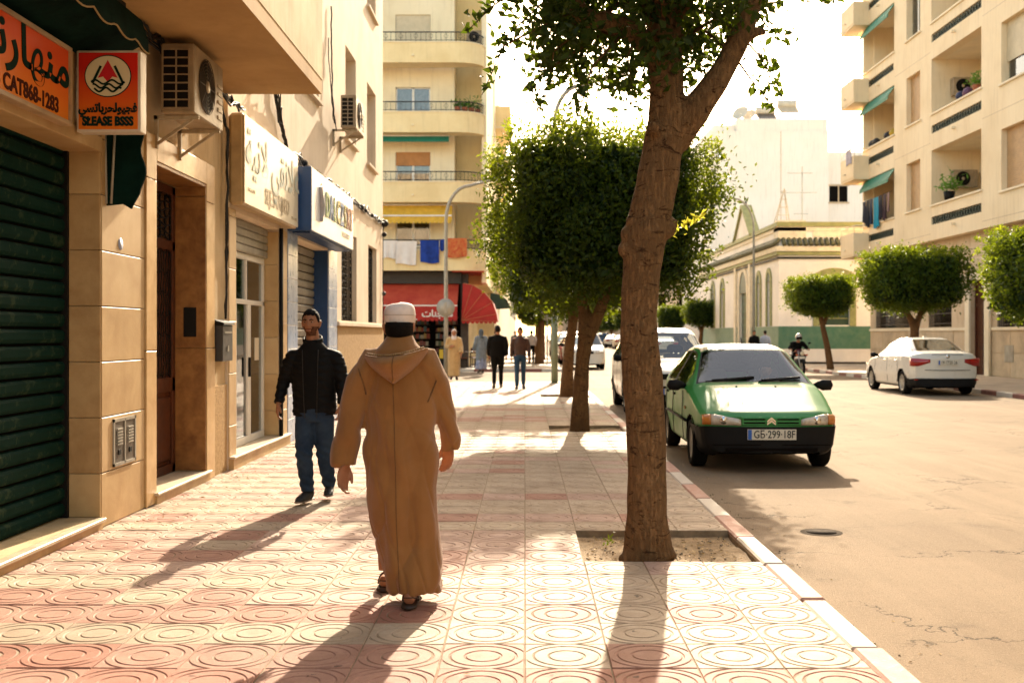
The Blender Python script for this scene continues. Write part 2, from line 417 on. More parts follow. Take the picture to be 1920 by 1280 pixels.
# kerb of painted stones
m_kw = M('worn white paint', (0.49, 0.43, 0.355), 0.7, var=.18, vscale=9, col2=(0.50, 0.42, 0.34), bump=.4, speck=.4, spscale=30, spcol=(0.42, 0.3, 0.24))
m_kr = M('worn pink paint', (0.42, 0.205, 0.15), 0.75, var=.2, vscale=7, col2=(0.45, 0.28, 0.21), bump=.4, speck=.35, spscale=30, spcol=(0.52, 0.42, 0.35))
m_kd = M('worn dark red paint', (0.26, 0.095, 0.07), 0.75, var=.2, vscale=7, bump=.4)
kerb = tag(bx('kerb', m_grout, None, KX0, KX1-.006, -30.0, 36.6, -.30, -.03), kind='structure')
for y in range(3, 36):
    y0 = y+.48+random.uniform(-.02, .02)
    o = MB().box(KX0+.003, KX1+random.uniform(-.008,.006), y0+.006, y+1.47, -.19, .004+random.uniform(-.004,.005)).build('kerb_stone', m_kw if y % 2 else m_kr, kerb, bevel=.014)
# opposite pavement and kerb
m_slab = M('pale paving', (0.44, 0.33, 0.22), 0.7, var=.16, vscale=1.2, bump=.25, bscale=20)
fwalk = tag(bx('pavement_opposite', m_slab, None, 12.92, 17.6, -45, 57.5, -.118, 0), kind='structure')
fk = tag(bx('kerb_opposite', m_grout, None, 12.78, 12.915, -45, 57.5, -.30, -.02), kind='structure')
for y in range(24, 57): MB().box(12.74, 12.917, y+.01, y+.99, -.2, .004).build('kerb_stone', m_kw if y % 2 else m_kd, fk, bevel=.015)
tag(bx('pavement_far_opposite', m_slab, None, 11.9, 14.3, 61, 400, -.118, 0.0), kind='structure')
# pavement beyond the side street
cw = tag(bx('pavement_corner', m_slab, None, -30, KX0, 49.3, 400, -.118, 0), kind='structure')
ck = tag(bx('kerb_corner', m_grout, None, -30, KX1-.02, 49.12, 49.297, -.30, -.02), kind='structure')
for i, x in enumerate(range(-9, 2)): MB().box(x-.24, x+.74, 49.1, 49.298, -.2, .006).build('kerb_stone', m_kd if i % 2 else m_kw, ck, bevel=.015)
ck2 = tag(bx('kerb_far', m_grout, None, KX0+.002, KX1, 49.32, 400, -.30, .006), kind='structure')
# slab joints on the side pavement near the crossing
m_joint = M('paving joint', (0.23, 0.17, 0.11), 0.9, var=0)
# soil of the tree pits
m_soil = M('dry soil', (0.20, 0.128, 0.062), 0.95, var=.3, vscale=9, col2=(0.30, 0.205, 0.105), bump=1.0, bscale=45, speck=.4, spscale=70, spcol=(0.42, 0.31, 0.18))
m_edge = M('pit edging', (0.33, 0.225, 0.15), 0.85, var=.2, vscale=6, bump=.3)
walk_pit = []
for k, (a, b) in enumerate(PITS):
    # carve: the pavement bed is opened by raising soil just under the tile top
    n = 26 if k == 0 else 10; vs_, fs_ = [], []
    for j in range(n+1):
        for i in range(n+1):
            x = .406+(1.606-.406)*i/n; y = a+(b-a)*j/n
            ed = min(i, j, n-i, n-j)
            z = -.055+.012*math.sin(x*9+k)*math.cos(y*7)+random.uniform(-.005,.008)+.02*max(0,1-math.hypot(x-.88,y-(a+b)/2)/.4)
            vs_.append((x, y, z-.001))
    for j in range(n):
        for i in range(n): q = j*(n+1)+i; fs_.append((q, q+1, q+n+2, q+n+1))
    so_ = tag(MB().add(vs_, fs_, True).build('soil', m_soil), kind='structure')
m_lit = M('dry leaf litter', (0.36, 0.22, 0.08), 0.8, var=.3, vscale=20, col2=(0.5, 0.36, 0.14))
m_peb = M('small stones', (0.42, 0.33, 0.22), 0.85, var=.3, vscale=20)
def scatter(name, mat, spots, size, parent=None):
    g = MB()
    for (x, y, z) in spots:
        s = size*random.uniform(.5, 1.3); a = random.uniform(0, 6.3); t = random.uniform(-.4, .4)
        dx, dy = math.cos(a)*s, math.sin(a)*s
        g.add([(x-dx, y-dy, z+.003), (x+dy*.4, y-dx*.4, z+.004+abs(t)*s), (x+dx, y+dy, z+.003), (x-dy*.4, y+dx*.4, z+.006)], [(0,1,2),(0,2,3)])
    return tag(g.build(name, mat, parent), kind='stuff')
sp = [(random.uniform(.45,1.56), random.uniform(7.6,8.74), -.048) for _ in range(230)]
sp += [(random.uniform(.45,1.56), random.uniform(17.7,18.8), -.048) for _ in range(90)]
sp += [(FX+.03+abs(random.gauss(0,.35)), random.uniform(8.6,16), .002) for _ in range(150)]
sp += [(random.uniform(-3,1.5), random.uniform(5,14), .002) for _ in range(36)]
sp += [(KX1+.02+abs(random.gauss(0,.25)), random.uniform(5,14), -.119) for _ in range(40)]
scatter('leaf_litter', m_lit, sp, .018)
g = MB()
for _ in range(260):
    x, y, z = (random.uniform(.44,1.57), random.uniform(7.6,8.75), -.052) if random.random() < .7 else (KX1+.01+abs(random.gauss(0,.10)), random.uniform(5,12), -.12)
    s = random.uniform(.003, .010); g.sph((x, y, z+s*.4), (s*random.uniform(.8,1.4), s, s*.7), 6, 4)
tag(g.build('gravel', m_peb), kind='stuff')
# valve cover in the road
mc = empty('valve_cover', (2.5, 9.35, -.12), 'small round iron valve cover sunk in the asphalt beside the kerb', 'valve cover')
m_iron = M('cast iron', (0.05, 0.036, 0.026), 0.9, spec=.05, var=.2, vscale=12, bump=.4)
MB().cyl((2.5,9.35,-.125),(2.5,9.35,-.113),.125,n=20).build('lid', m_iron, mc)
g = MB()
for k in range(20):
    a0, a1 = 2*math.pi*k/20, 2*math.pi*(k+1)/20
    g.add([(2.5+math.cos(a)*r, 9.35+math.sin(a)*r, -.1165) for r, a in ((.128,a0),(.175,a0),(.175,a1),(.128,a1))], [(0,1,2,3)])
g.build('collar', M('tar collar', (0.07,0.05,0.034), .9, spec=.03, var=.2), mc)
# ================================================================ left side of the street
m_stone = M('cream limestone slab', (0.50, 0.34, 0.165), 0.5, spec=.25, var=.25, vscale=2.6, col2=(0.39, 0.245, 0.105), streak=.16, bump=.12, bscale=30)
m_stone2 = M('pale limestone slab', (0.54, 0.385, 0.205), 0.5, spec=.25, var=.2, vscale=2.2, col2=(0.44, 0.29, 0.14), streak=.12, bump=.12, bscale=30)
m_stone3 = M('veined limestone slab', (0.45, 0.295, 0.135), 0.48, spec=.25, var=.25, vscale=4, col2=(0.33, 0.195, 0.08), streak=.2, bump=.12, bscale=30)
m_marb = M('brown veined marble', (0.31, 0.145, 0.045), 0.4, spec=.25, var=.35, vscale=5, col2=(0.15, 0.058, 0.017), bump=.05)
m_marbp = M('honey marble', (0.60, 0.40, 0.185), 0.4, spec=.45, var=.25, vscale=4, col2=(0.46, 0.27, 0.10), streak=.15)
m_plast = M('cream plaster', (0.60, 0.45, 0.26), 0.85, spec=.2, var=.18, vscale=1.4, col2=(0.47, 0.325, 0.165), streak=.5, bump=.25, bscale=55)
m_white = M('warm white plaster', (0.72, 0.60, 0.455), 0.85, spec=.2, var=.12, vscale=.9, col2=(0.62, 0.49, 0.35), streak=.30, bump=.28, bscale=70)
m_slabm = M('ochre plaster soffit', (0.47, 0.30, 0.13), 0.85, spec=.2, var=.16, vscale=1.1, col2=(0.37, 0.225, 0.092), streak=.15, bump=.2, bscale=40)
m_dado = M('rough brown render', (0.47, 0.315, 0.15), 0.95, spec=.1, var=.3, vscale=26, col2=(0.29, 0.175, 0.075), bump=1.0, bscale=38)
m_step = M('worn marble step', (0.58, 0.475, 0.34), 0.45, var=.2, vscale=4, col2=(0.44, 0.33, 0.21), speck=.25, spscale=25)
m_gsh = M('dark green shutter paint', (0.0035, 0.020, 0.013), 0.75, spec=.05, var=.3, vscale=3, col2=(0.004, 0.022, 0.016), speck=.55, spscale=9, spcol=(0.04, 0.06, 0.03), bump=.1)
m_wood = M('varnished dark wood', (0.085, 0.022, 0.007), 0.45, spec=.25, var=.3, vscale=8, col2=(0.05, 0.014, 0.006), bump=.1)
m_black = M('black metal', (0.008, 0.007, 0.006), 0.6, spec=.15, var=.1)
m_dark = M('dark interior', (0.007, 0.005, 0.004), 0.95, spec=.05, var=0)
m_alu = M('white aluminium', (0.72, 0.68, 0.60), 0.4, spec=.5, var=.06)
m_gl = glass('shop glass', (0.45, 0.5, 0.45), .10)
m_glw = glass('house glass', (0.55, 0.55, 0.52), .04)
m_rust = M('grimy white metal', (0.50, 0.43, 0.31), 0.55, var=.25, vscale=4, col2=(0.33, 0.24, 0.13), streak=.4)
m_acw = M('aged white casing', (0.37, 0.28, 0.175), 0.5, var=.15, vscale=4, streak=.45)
m_gsteel = M('grey steel slats', (0.36, 0.33, 0.27), 0.5, metal=.3, var=.15, vscale=3, streak=.4)
m_bluet = M('blue glazed tile', (0.19, 0.27, 0.44), 0.3, spec=.5, var=.35, vscale=5, col2=(0.40, 0.46, 0.56))
m_blue = M('blue sign sheet', (0.008, 0.055, 0.19), 0.35, spec=.5, var=.1)
m_deep = M('deep blue paint', (0.010, 0.045, 0.15), 0.4, var=.12)
m_signw = M('cream sign face', (0.74, 0.655, 0.485), 0.35, spec=.4, var=.06, vscale=1.2)
m_signb = M('white sign face', (0.70, 0.70, 0.73), 0.35, spec=.4, var=.06, vscale=1.2)

# ---- stone-clad house with the balcony slab overhead
hs = empty('stone_house', (FX, 6, 0), 'cream stone-clad house with ochre balcony slab overhanging the pavement', 'house')
SH = (2.6, 8.86, .09, 3.06)           # roller shutter opening
DR = (10.15, 11.74, .10, 3.13)        # door opening
g = MB(); cutwall(g, 0, FX-.03, -.5, -30.0, 12.62, -.1, 9.0, [(SH[0], SH[1], SH[2], SH[3]+.0), DR])
weld(g.build('wall', m_plast, hs))
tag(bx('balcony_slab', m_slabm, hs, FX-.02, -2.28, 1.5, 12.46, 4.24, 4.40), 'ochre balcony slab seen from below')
bx('balcony_parapet', m_plast, hs, -2.40, -2.275, 1.5, 12.465, 4.402, 5.4); bx('balcony_end', m_plast, hs, FX, -2.402, 12.35, 12.462, 4.402, 5.4)
# stone slabs on the pillar between shutter and door: courses of 0.445 m
def slabs(mb_parent, y0, y1, z0, z1, x=FX, t=.028, mats=(m_stone, m_stone2, m_stone3), name='stone_slab', h=.445, gap=.004, z_off=.438):
    zs = [z0]; z = z_off
    while z < z1-.05:
        if z > z0+.05: zs.append(z)
        z += h
    zs.append(z1)
    for a, b in zip(zs, zs[1:]):
        MB().box(x-t, x+random.uniform(-.002,.002), y0+gap, y1-gap, a+gap, b-gap).build(name, random.choice(mats), mb_parent, bevel=.004)
slabs(hs, 8.862, 9.86, 0.0, 3.95)
def reveal(parent, y, x0, x1, z0, z1, mats, name, t=.02, h=.445, z_off=.438):
    zs = [z0]; z = z_off
    while z < z1-.05:
        if z > z0+.05: zs.append(z)
        z += h
    zs.append(z1)
    for a, b in zip(zs, zs[1:]): MB().box(x0, x1, y-t, y-random.uniform(0,.002), a+.003, b-.003).build(name, random.choice(mats), parent, bevel=.003)
reveal(hs, 8.858, -3.655, FX-.004, .09, 3.05, (m_stone, m_stone3), 'reveal_slab')
# joint backing strip, lintel over the shutter
bx('pillar_core', m_joint, hs, FX-.3, FX-.012, 8.866, 9.862, .0, 3.9)
bx('lintel', m_stone, hs, FX-.3, FX+.004, 2.6, 8.86, 3.0, 3.12, bevel=.004)
bx('lintel_face', m_stone3, hs, FX-.028, FX, 2.6, 8.858, 3.125, 4.2)
# shop step
st = MB().box(FX-.35, -3.362, 2.0, 8.845, -.02, .055).build('step_base', m_stone3, hs)
MB().box(FX-.36, -3.335, 2.0, 8.852, .057, .088).build('step_tread', m_step, hs, bevel=.006)
# roller shutter: box slats
sh = bx('roller_shutter', m_dark, hs, -3.78, -3.70, 2.6, 8.84, .092, 3.02)
z = .10
tt = 0
while z < 3.0:
    g = MB().prism([(-3.70, z), (-3.668, z+.008), (-3.652, z+.035), (-3.65, z+.085), (-3.664, z+.105), (-3.70, z+.112)], 1, 2.62, 8.83)
    g.build('slat', m_gsh, sh); z += .125
bx('guide_rail', m_black, sh, -3.70, -3.63, 8.80, 8.842, .092, 3.0)
# doorway: marble surround, recessed wooden door, step
for (a, b) in ((9.87, 10.15), (11.742, 12.05)):
    slabs(hs, a, b, 0, 3.36, FX+.015, .043, (m_marbp,), 'marble_slab', h=1.55, z_off=1.4)
MB().box(FX-.028, FX+.016, 10.154, 11.738, 3.132, 3.362).build('marble_lintel', m_marbp, hs, bevel=.004)
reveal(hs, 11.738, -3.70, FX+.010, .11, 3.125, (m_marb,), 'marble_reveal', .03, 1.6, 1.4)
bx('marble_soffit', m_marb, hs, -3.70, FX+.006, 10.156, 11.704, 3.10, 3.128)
MB().box(FX-.36, FX+.035, 10.10, 11.80, -.02, .075).build('door_step_base', m_stone3, hs)
MB().box(FX-.37, FX+.055, 10.08, 11.82, .077, .105).build('door_step_tread', m_step, hs, bevel=.006)
dr = bx('street_door', m_wood, hs, -3.78, -3.72, 10.17, 11.70, .107, 3.09)
for (a, b, c, d) in ((10.17, 11.70, .107, .2), (10.17, 11.70, 2.42, 2.52), (10.17, 11.70, .95, 1.1), (10.17, 10.27, .107, 3.09), (10.9, 10.98, .107, 2.42), (11.6, 11.70, .107, 3.09), (10.17,11.70,3.0,3.09)):
    MB().box(-3.722, -3.685, a, b, c, d).build('door_rail', m_wood, dr, bevel=.006)
for (a, b) in ((10.30, 10.88), (11.0, 11.58)): MB().box(-3.722, -3.695, a, b, .24, .90).build('door_panel', m_wood, dr, bevel=.015)
bx('fanlight', m_gl, dr, -3.712, -3.705, 10.28, 11.59, 2.53, 2.99)
g = MB()
for (a, b, z0, z1) in ((10.30,10.88,1.12,2.40),(11.0,11.58,1.12,2.40),(10.3,11.58,2.54,2.98)):
    for k in range(9):
        y = a+(b-a)*k/8; g.tube([(-3.70, y+.02*math.sin(t*9+k), z0+(z1-z0)*t/10) for t in range(11)], .006, 5)
    for k in range(7): z_ = z0+(z1-z0)*k/6; g.tube([(-3.70, a+(b-a)*t/10, z_+.03*math.sin(t*1.7+k)) for t in range(11)], .005, 5)
g.build('ironwork', m_black, dr)
# letter plate on the reveal, meter cover on the pillar, enamel disc
bx('bell_plate', m_black, hs, -3.60, -3.465, 11.696, 11.708, 1.52, 1.83, bevel=.004)
mcv = MB().box(FX-.01, FX+.008, 9.10, 9.60, .47, .84).build('meter_cover', M('dark steel cover', (0.11,0.085,0.06), .5, metal=.4, var=.2), hs, bevel=.004)
for (a, b, c, d) in ((9.09,9.61,.825,.85),(9.09,9.61,.46,.485),(9.09,9.115,.46,.85),(9.585,9.61,.46,.85),(9.34,9.36,.47,.84)):
    bx('cover_frame', m_gsteel, mcv, FX, FX+.014, a, b, c, d)
for y in (9.17, 9.42):
    for k in range(6): bx('louvre', m_gsteel, mcv, FX+.006, FX+.018, y, y+.12, .63+k*.025, .643+k*.025)
    bx('lock', m_black, mcv, FX+.006, FX+.016, y+.03, y+.08, .55, .59)
MB().cyl((FX,9.27,2.30),(FX+.006,9.27,2.30),.05,n=20).build('number_disc', M('blue grey enamel', (.42,.46,.55), .4, var=.25, vscale=18, col2=(.2,.26,.42)), hs)
# lower rough stone on the strip of wall beside the mailbox
MB().box(FX-.03, FX-.004, 12.06, 12.60, 0, .98).build('rough_dado', m_dado, hs)
# ---- white house with the shops
hw = empty('white_house', (FX, 19, 0), 'white plaster house with two shopfronts and a brown rendered base', 'house')
SH3 = (12.95, 15.25, .0, 2.98); SH4 = (16.43, 19.05, 0, 2.98)
W1 = (20.45, 22.3, 1.80, 3.48); W2 = (23.95, 25.3, 1.80, 3.48)
UW = [(16.9, 18.2, 5.35, 7.0), (20.9, 22.2, 5.25, 7.0), (23.75, 25.15, 5.22, 6.95), (16.9,18.2,8.6,10.3), (20.3,21.6,8.6,10.3), (23.75,25.15,8.6,10.3), (13.4,14.7,5.35,7.0)]
g = MB(); cutwall(g, 0, FX, -.45, 12.625, 26.4, -.1, 12.5, [SH3, SH4, W1, W2]+UW)
weld(g.build('wall', m_white, hw))
bx('end_wall', m_white, hw, -14, FX-.004, 26.0, 26.398, -.1, 12.49); bx('roof', m_white, hw, -14, FX-.001, 12.63, 26.39, 12.3, 12.6)
bx('room_back', m_dark, hw, -6.5, -6.4, 12.63, 26, -.1, 12.4)
bx('ceiling_slab', m_dark, hw, -6.4, FX-.46, 12.63, 26, 3.5, 3.7)
MB().box(FX-.01, FX+.02, 19.92, 26.42, .0, 1.70).build('rough_dado', m_dado, hw)
MB().box(FX-.02, FX+.06, 19.9, 26.45, 1.70, 1.775).build('string_course', m_white, hw, bevel=.006)
for (a, b, c, d) in (W1, W2):
    w_ = bx('window', m_dark, hw, FX-.30, FX-.26, a, b, c, d)
    bx('pane', m_glw, w_, FX-.24, FX-.235, a+.03, b-.03, c+.03, d-.03)
    g = MB()
    for k in range(10): y = a+.06+(b-a-.12)*k/9; g.cyl((FX-.10, y, c), (FX-.10, y, d), .009, n=5)
    for k in range(12):
        z_ = c+.1+(d-c-.2)*k/11; g.bar((FX-.10, a+.02, z_), (FX-.10, b-.02, z_), .012)
        for j in range(4): yy = a+.2+(b-a-.4)*j/3; g.tube([(FX-.10, yy+.07*math.cos(q), z_+.05*math.sin(q)) for q in [i*.9 for i in range(8)]], .006, 4)
    g.build('window_grille', m_black, w_)
for (a, b, c, d) in UW:
    w_ = bx('window', m_alu, hw, FX-.30, FX-.25, a, b, c, d)
    for y in (a+.04, (a+b)/2+.02): bx('pane', m_glw, w_, FX-.248, FX-.24, y, y+(b-a)/2-.07, c+.05, d-.05)
    MB().box(FX-.22, FX+.07, a-.06, b+.06, c-.06, c-.002).build('sill', m_white, w_, bevel=.006)
# shop with the white aluminium door
bx('shop_wall', m_stone2, hw, FX-.45, FX-.30, 13.0, 15.2, .0, .12)
for (a, b) in ((12.64, 12.95), (15.27, 15.74)): slabs(hw, a, b, 0.12, 3.0, FX+.012, .02, (m_stone, m_stone2), 'shop_slab', h=.6, z_off=.5)
reveal(hw, 15.249, FX-.42, FX-.002, .16, 2.95, (m_stone2, m_stone), 'reveal_slab', .02, .5, .5)
MB().box(FX-.42, FX+.06, 12.66, 15.72, -.02, .12).build('shop_step', m_stone, hw); MB().box(FX-.42, FX+.08, 12.64, 15.74, .122, .15).build('shop_tread', m_step, hw, bevel=.005)
for k in range(4): MB().box(FX-.2, FX-.145, 12.96, 15.22, 2.58+k*.1, 2.672+k*.1).build('rolled_slat', m_gsteel, hw, bevel=.012)
sd = bx('shop_door', m_dark, hw, FX-1.6, FX-1.5, 12.96, 15.22, .15, 2.6)
DX = FX-.22
for (a, b, c, d) in ((12.97,15.2,2.50,2.575),(12.97,15.2,1.93,1.99),(12.97,15.2,.152,.24),(12.97,13.04,.24,2.5),(15.13,15.2,.24,2.5),(13.67,13.75,.24,1.93),(14.38,14.46,.24,1.93),(14.2,14.26,1.99,2.5),(13.04,13.1,.24,1.93),(13.6,13.66,.24,1.93),(14.3,14.37,.24,1.93)):
    MB().box(DX-.03, DX+.03, a, b, c, d).build('door_frame', m_alu, sd, bevel=.004)
for (a, b, c, d) in ((13.1,13.6,.24,1.93),(13.76,14.3,.24,1.93),(14.47,15.12,.24,1.93),(13.05,14.19,1.99,2.5),(14.27,15.12,1.99,2.5)): bx('pane', m_gl, sd, DX-.004, DX+.004, a, b, c, d)
bx('door_handle', m_black, sd, DX+.03, DX+.06, 14.31, 14.34, 1.0, 1.25); bx('notice', m_signw, sd, DX+.006, DX+.009, 14.75, 14.98, 1.2, 1.5)
MB().cyl((FX+.03,15.26,.0),(FX+.03,15.26,3.0),.028,n=8).build('down_pipe', m_black, hw)
# blue tiled shop with grey shutter
for (a, b) in ((15.76, 16.43), (19.05, 19.88)):
    for k in range(9):
        for j in range(2): MB().box(FX-.01, FX+.018, a+(b-a)/2*j+.003, a+(b-a)/2*(j+1)-.003, k*.335+.003, (k+1)*.335-.003).build('blue_tile', m_bluet, hw, bevel=.003)
bx('blue_reveal', m_deep, hw, FX-.40, FX-.002, 19.03, 19.048, .02, 3.0)
s4 = bx('grey_shutter', m_dark, hw, FX-.30, FX-.26, 16.45, 19.03, .02, 2.98)
for k in range(22): MB().prism([(FX-.262, .03+k*.134), (FX-.235, .05+k*.134), (FX-.23, .13+k*.134), (FX-.262, .155+k*.134)], 1, 16.46, 19.02).build('slat', m_gsteel, s4)

# ---- signs
AR = {'ا':'FE8D FE8E FE8D FE8E','ب':'FE8F FE90 FE91 FE92','ت':'FE95 FE96 FE97 FE98','ة':'FE93 FE94 FE93 FE94','ج':'FE9D FE9E FE9F FEA0','ح':'FEA1 FEA2 FEA3 FEA4',
 'د':'FEA9 FEAA FEA9 FEAA','ر':'FEAD FEAE FEAD FEAE','س':'FEB1 FEB2 FEB3 FEB4','ش':'FEB5 FEB6 FEB7 FEB8','ع':'FEC9 FECA FECB FECC','ف':'FED1 FED2 FED3 FED4','ق':'FED5 FED6 FED7 FED8',
 'ل':'FEDD FEDE FEDF FEE0','م':'FEE1 FEE2 FEE3 FEE4','ن':'FEE5 FEE6 FEE7 FEE8','ه':'FEE9 FEEA FEEB FEEC','و':'FEED FEEE FEED FEEE','ي':'FEF1 FEF2 FEF3 FEF4','ﻻ':'FEFB FEFC FEFB FEFC'}
NOJOIN = set('ادرةوﻻ')
def arabic(s):
    o = []
    for i, c in enumerate(s):
        if c not in AR: o.append(c); continue
        f = [chr(int(h, 16)) for h in AR[c].split()]
        pj = i > 0 and s[i-1] in AR and s[i-1] not in NOJOIN
        nj = i+1 < len(s) and s[i+1] in AR and c not in NOJOIN
        o.append(f[3] if pj and nj else f[1] if pj else f[2] if nj else f[0])
    return ''.join(reversed(o))
def facetext(name, body, size, mat, parent, x, y, z, **k): return text_mesh(name, body, size, mat, parent, frameM((x, y, z), (0,-1,0) if False else (0,1,0), (0,0,1)), **k)
m_or = gradmat('orange sign face', (0.62, 0.070, 0.010), (0.70, 0.215, 0.018), .0, .52)
m_or2 = gradmat('red orange sign face', (0.54, 0.018, 0.008), (0.70, 0.17, 0.014), .02, .55)
m_ink = M('dark green lettering', (0.006, 0.022, 0.016), 0.8, spec=.05, var=0)
m_ink2 = M('dark red lettering', (0.055, 0.014, 0.008), 0.8, spec=.05, var=0)
m_crm = M('cream print', (0.66, 0.555, 0.34), 0.4, var=.05)
m_redp = M('red print', (0.50, 0.012, 0.018), 0.4, var=.05)
m_framea = M('dull sign frame', (0.42, 0.28, 0.15), 0.5, var=.15)
# long orange fascia board over the green shutter
s1 = empty('fascia_sign', (-3.3, 6, 3.07), 'long orange fascia sign with dark lettering above the green roller shutter', 'shop sign')
bx('sign_box', m_framea, s1, -3.375, -3.315, 4.0, 8.06, 3.06, 3.62)
bx('sign_face', m_or, s1, -3.315, -3.300, 4.0, 8.02, 3.09, 3.59)
for (c, d) in ((3.055, 3.088), (3.592, 3.625)): MB().box(-3.33, -3.285, 4.0, 8.06, c, d).build('sign_edge', m_framea, s1, bevel=.004)
bx('sign_edge', m_framea, s1, -3.33, -3.285, 8.022, 8.06, 3.0885, 3.5915)
facetext('arabic_lettering', arabic('منهارنجة'), .37, m_ink, s1, -3.297, 7.22, 3.43, bold=.008, sx=1.3)
facetext('lettering', 'ELECTRO - CAT868-1283', .145, m_ink2, s1, -3.297, 7.06, 3.155, bold=.004, sx=1.0)
# projecting light box with round emblem
s2 = empty('projecting_sign', (-3.1, 8.3, 3.07), 'square red and orange light box with round mountain emblem', 'shop sign')
MB().box(-3.355, -2.875, 8.30, 8.43, 3.06, 3.67).build('sign_case', M('white sign casing', (.62,.54,.42), .45, var=.1, streak=.4), s2, bevel=.006)
bx('sign_face', m_or2, s2, -3.335, -2.895, 8.292, 8.30, 3.08, 3.65)
def disc(g, cx, cz, rx, rz, y, n=40):
    g.add([(cx, y, cz)]+[(cx+rx*math.cos(2*math.pi*k/n), y, cz+rz*math.sin(2*math.pi*k/n)) for k in range(n)], [(0, 1+k, 1+(k+1) % n) for k in range(n)])
ex, ez = -3.115, 3.475
g = MB(); disc(g, ex, ez, .176, .158, 8.2895); g.build('emblem_ring', m_ink, s2)
g = MB(); disc(g, ex, ez, .168, .150, 8.287); g.build('emblem_disc', m_crm, s2)
g = MB(); g.add([(ex, 8.285, ez+.12), (ex-.075, 8.285, ez-.015), (ex-.035, 8.285, ez-.005), (ex, 8.285, ez-.045), (ex+.035, 8.285, ez-.005), (ex+.075, 8.285, ez-.015)], [(0,1,2,3),(0,3,4,5)]); g.build('emblem_peak', m_redp, s2)
g = MB()
for s_ in (-1, 1): g.bar((ex+s_*.052, 8.285, ez+.075), (ex+s_*.115, 8.285, ez-.055), .018, .003, up=(0,1,0))
for q, zz in enumerate((-.045, -.075, -.102)):
    wd = .125-.012*q
    for k in range(16):
        a = lambda t: (ex-wd+2*wd*t, 8.285, ez+zz+.016*math.sin(t*4*math.pi+q*1.2))
        g.bar(a(k/16), a((k+1.1)/16), .014, .003, up=(0,1,0))
g.build('emblem_waves', m_ink, s2)
text_mesh('arabic_lettering', arabic('فجيولحرباتسي'), .09, m_ink, s2, frameM((ex, 8.287, 3.235), (1,0,0), (0,0,1)), bold=.004, sx=.86)
text_mesh('lettering', 'SŁEASE BSSS', .09, m_ink, s2, frameM((ex, 8.287, 3.135), (1,0,0), (0,0,1)), bold=.005, sx=.80)
# cream box sign
s3 = empty('box_sign', (-3.2, 14, 3.03), 'cream box sign with raised pale arabic lettering above the glass shop door', 'shop sign')
MB().box(FX+.002, -3.205, 12.66, 15.66, 3.03, 4.08).build('sign_case', M('yellowed sign casing', (.50,.36,.19), .5, var=.15, streak=.4), s3, bevel=.03)
bx('sign_face', m_signw, s3, -3.207, -3.198, 12.67, 15.64, 3.05, 4.06)
m_pale = M('pale green raised letters', (0.60, 0.64, 0.56), 0.7, spec=.1, var=.08); m_paleb = M('faded beige print', (0.56, 0.47, 0.33), 0.7, spec=.1, var=.1)
facetext('arabic_lettering', arabic('عﻻنقي ﻻنية'), .62, m_pale, s3, -3.192, 14.2, 3.66, extrude=.001, bold=.008, sx=1.05)
facetext('lettering', 'SEJE.S UVJBEO', .27, m_paleb, s3, -3.192, 14.35, 3.24, extrude=.001, bold=.005, sx=.85)
facetext('small_lettering', 'ERCE-CUMBE', .06, m_paleb, s3, -3.192, 12.98, 3.22, extrude=.001); facetext('small_lettering', 'TEBES OMBES', .06, m_paleb, s3, -3.192, 15.35, 3.14, extrude=.001)
# blue box sign
s4_ = empty('blue_box_sign', (-3.03, 17.6, 3.02), 'blue box sign with white front and raised pastel letters', 'shop sign')
MB().box(FX+.002, -3.035, 15.77, 19.57, 3.02, 3.93).build('sign_case', m_blue, s4_, bevel=.008)
bx('sign_face', m_signb, s4_, -3.037, -3.028, 15.78, 19.56, 3.03, 3.92)
pal = [M('pastel green letter', (.33,.42,.18), .6, spec=.1), M('pastel yellow letter', (.52,.45,.18), .6, spec=.1), M('pastel blue letter', (.24,.31,.46), .6, spec=.1), M('pastel peach letter', (.58,.33,.22), .6, spec=.1)]
yy = 17.0
for i, ch in enumerate('DALCZSXT'):
    facetext('raised_letter', ch, .52, pal[(0,2,0,1,2,1,3,3)[i]], s4_, -3.018, yy, 3.50, extrude=.005, bold=.010, sx=.9); yy += .33
facetext('lettering', 'FEBESTATUVY', .13, m_paleb, s4_, -3.022, 18.75, 3.2, extrude=.001)
g = MB(); pts = [(-3.015, 16.35+.16*math.sin(t*2.6)*(.4+t*.35), 3.72-.5*t) for t in [k/12 for k in range(13)]]; g.tube(pts, [.05-.02*abs(k/6-1) for k in range(13)], 8); g.build('swirl_logo', M('grey logo', (.42,.40,.40), .4), s4_)
g = MB(); disc_pts = [(-3.02, 16.52+.12*math.cos(2*math.pi*k/16), 3.62+.17*math.sin(2*math.pi*k/16)) for k in range(16)]; g.add(disc_pts+[(-3.028+.0, p[1], p[2]) for p in disc_pts], [tuple(range(16))]+[(k,(k+1)%16,16+(k+1)%16,16+k) for k in range(16)]); g.build('peach_logo', pal[3], s4_)
bx('lamp_underside', m_deep, s4_, FX+.05, -3.08, 15.9, 19.5, 2.995, 3.018)

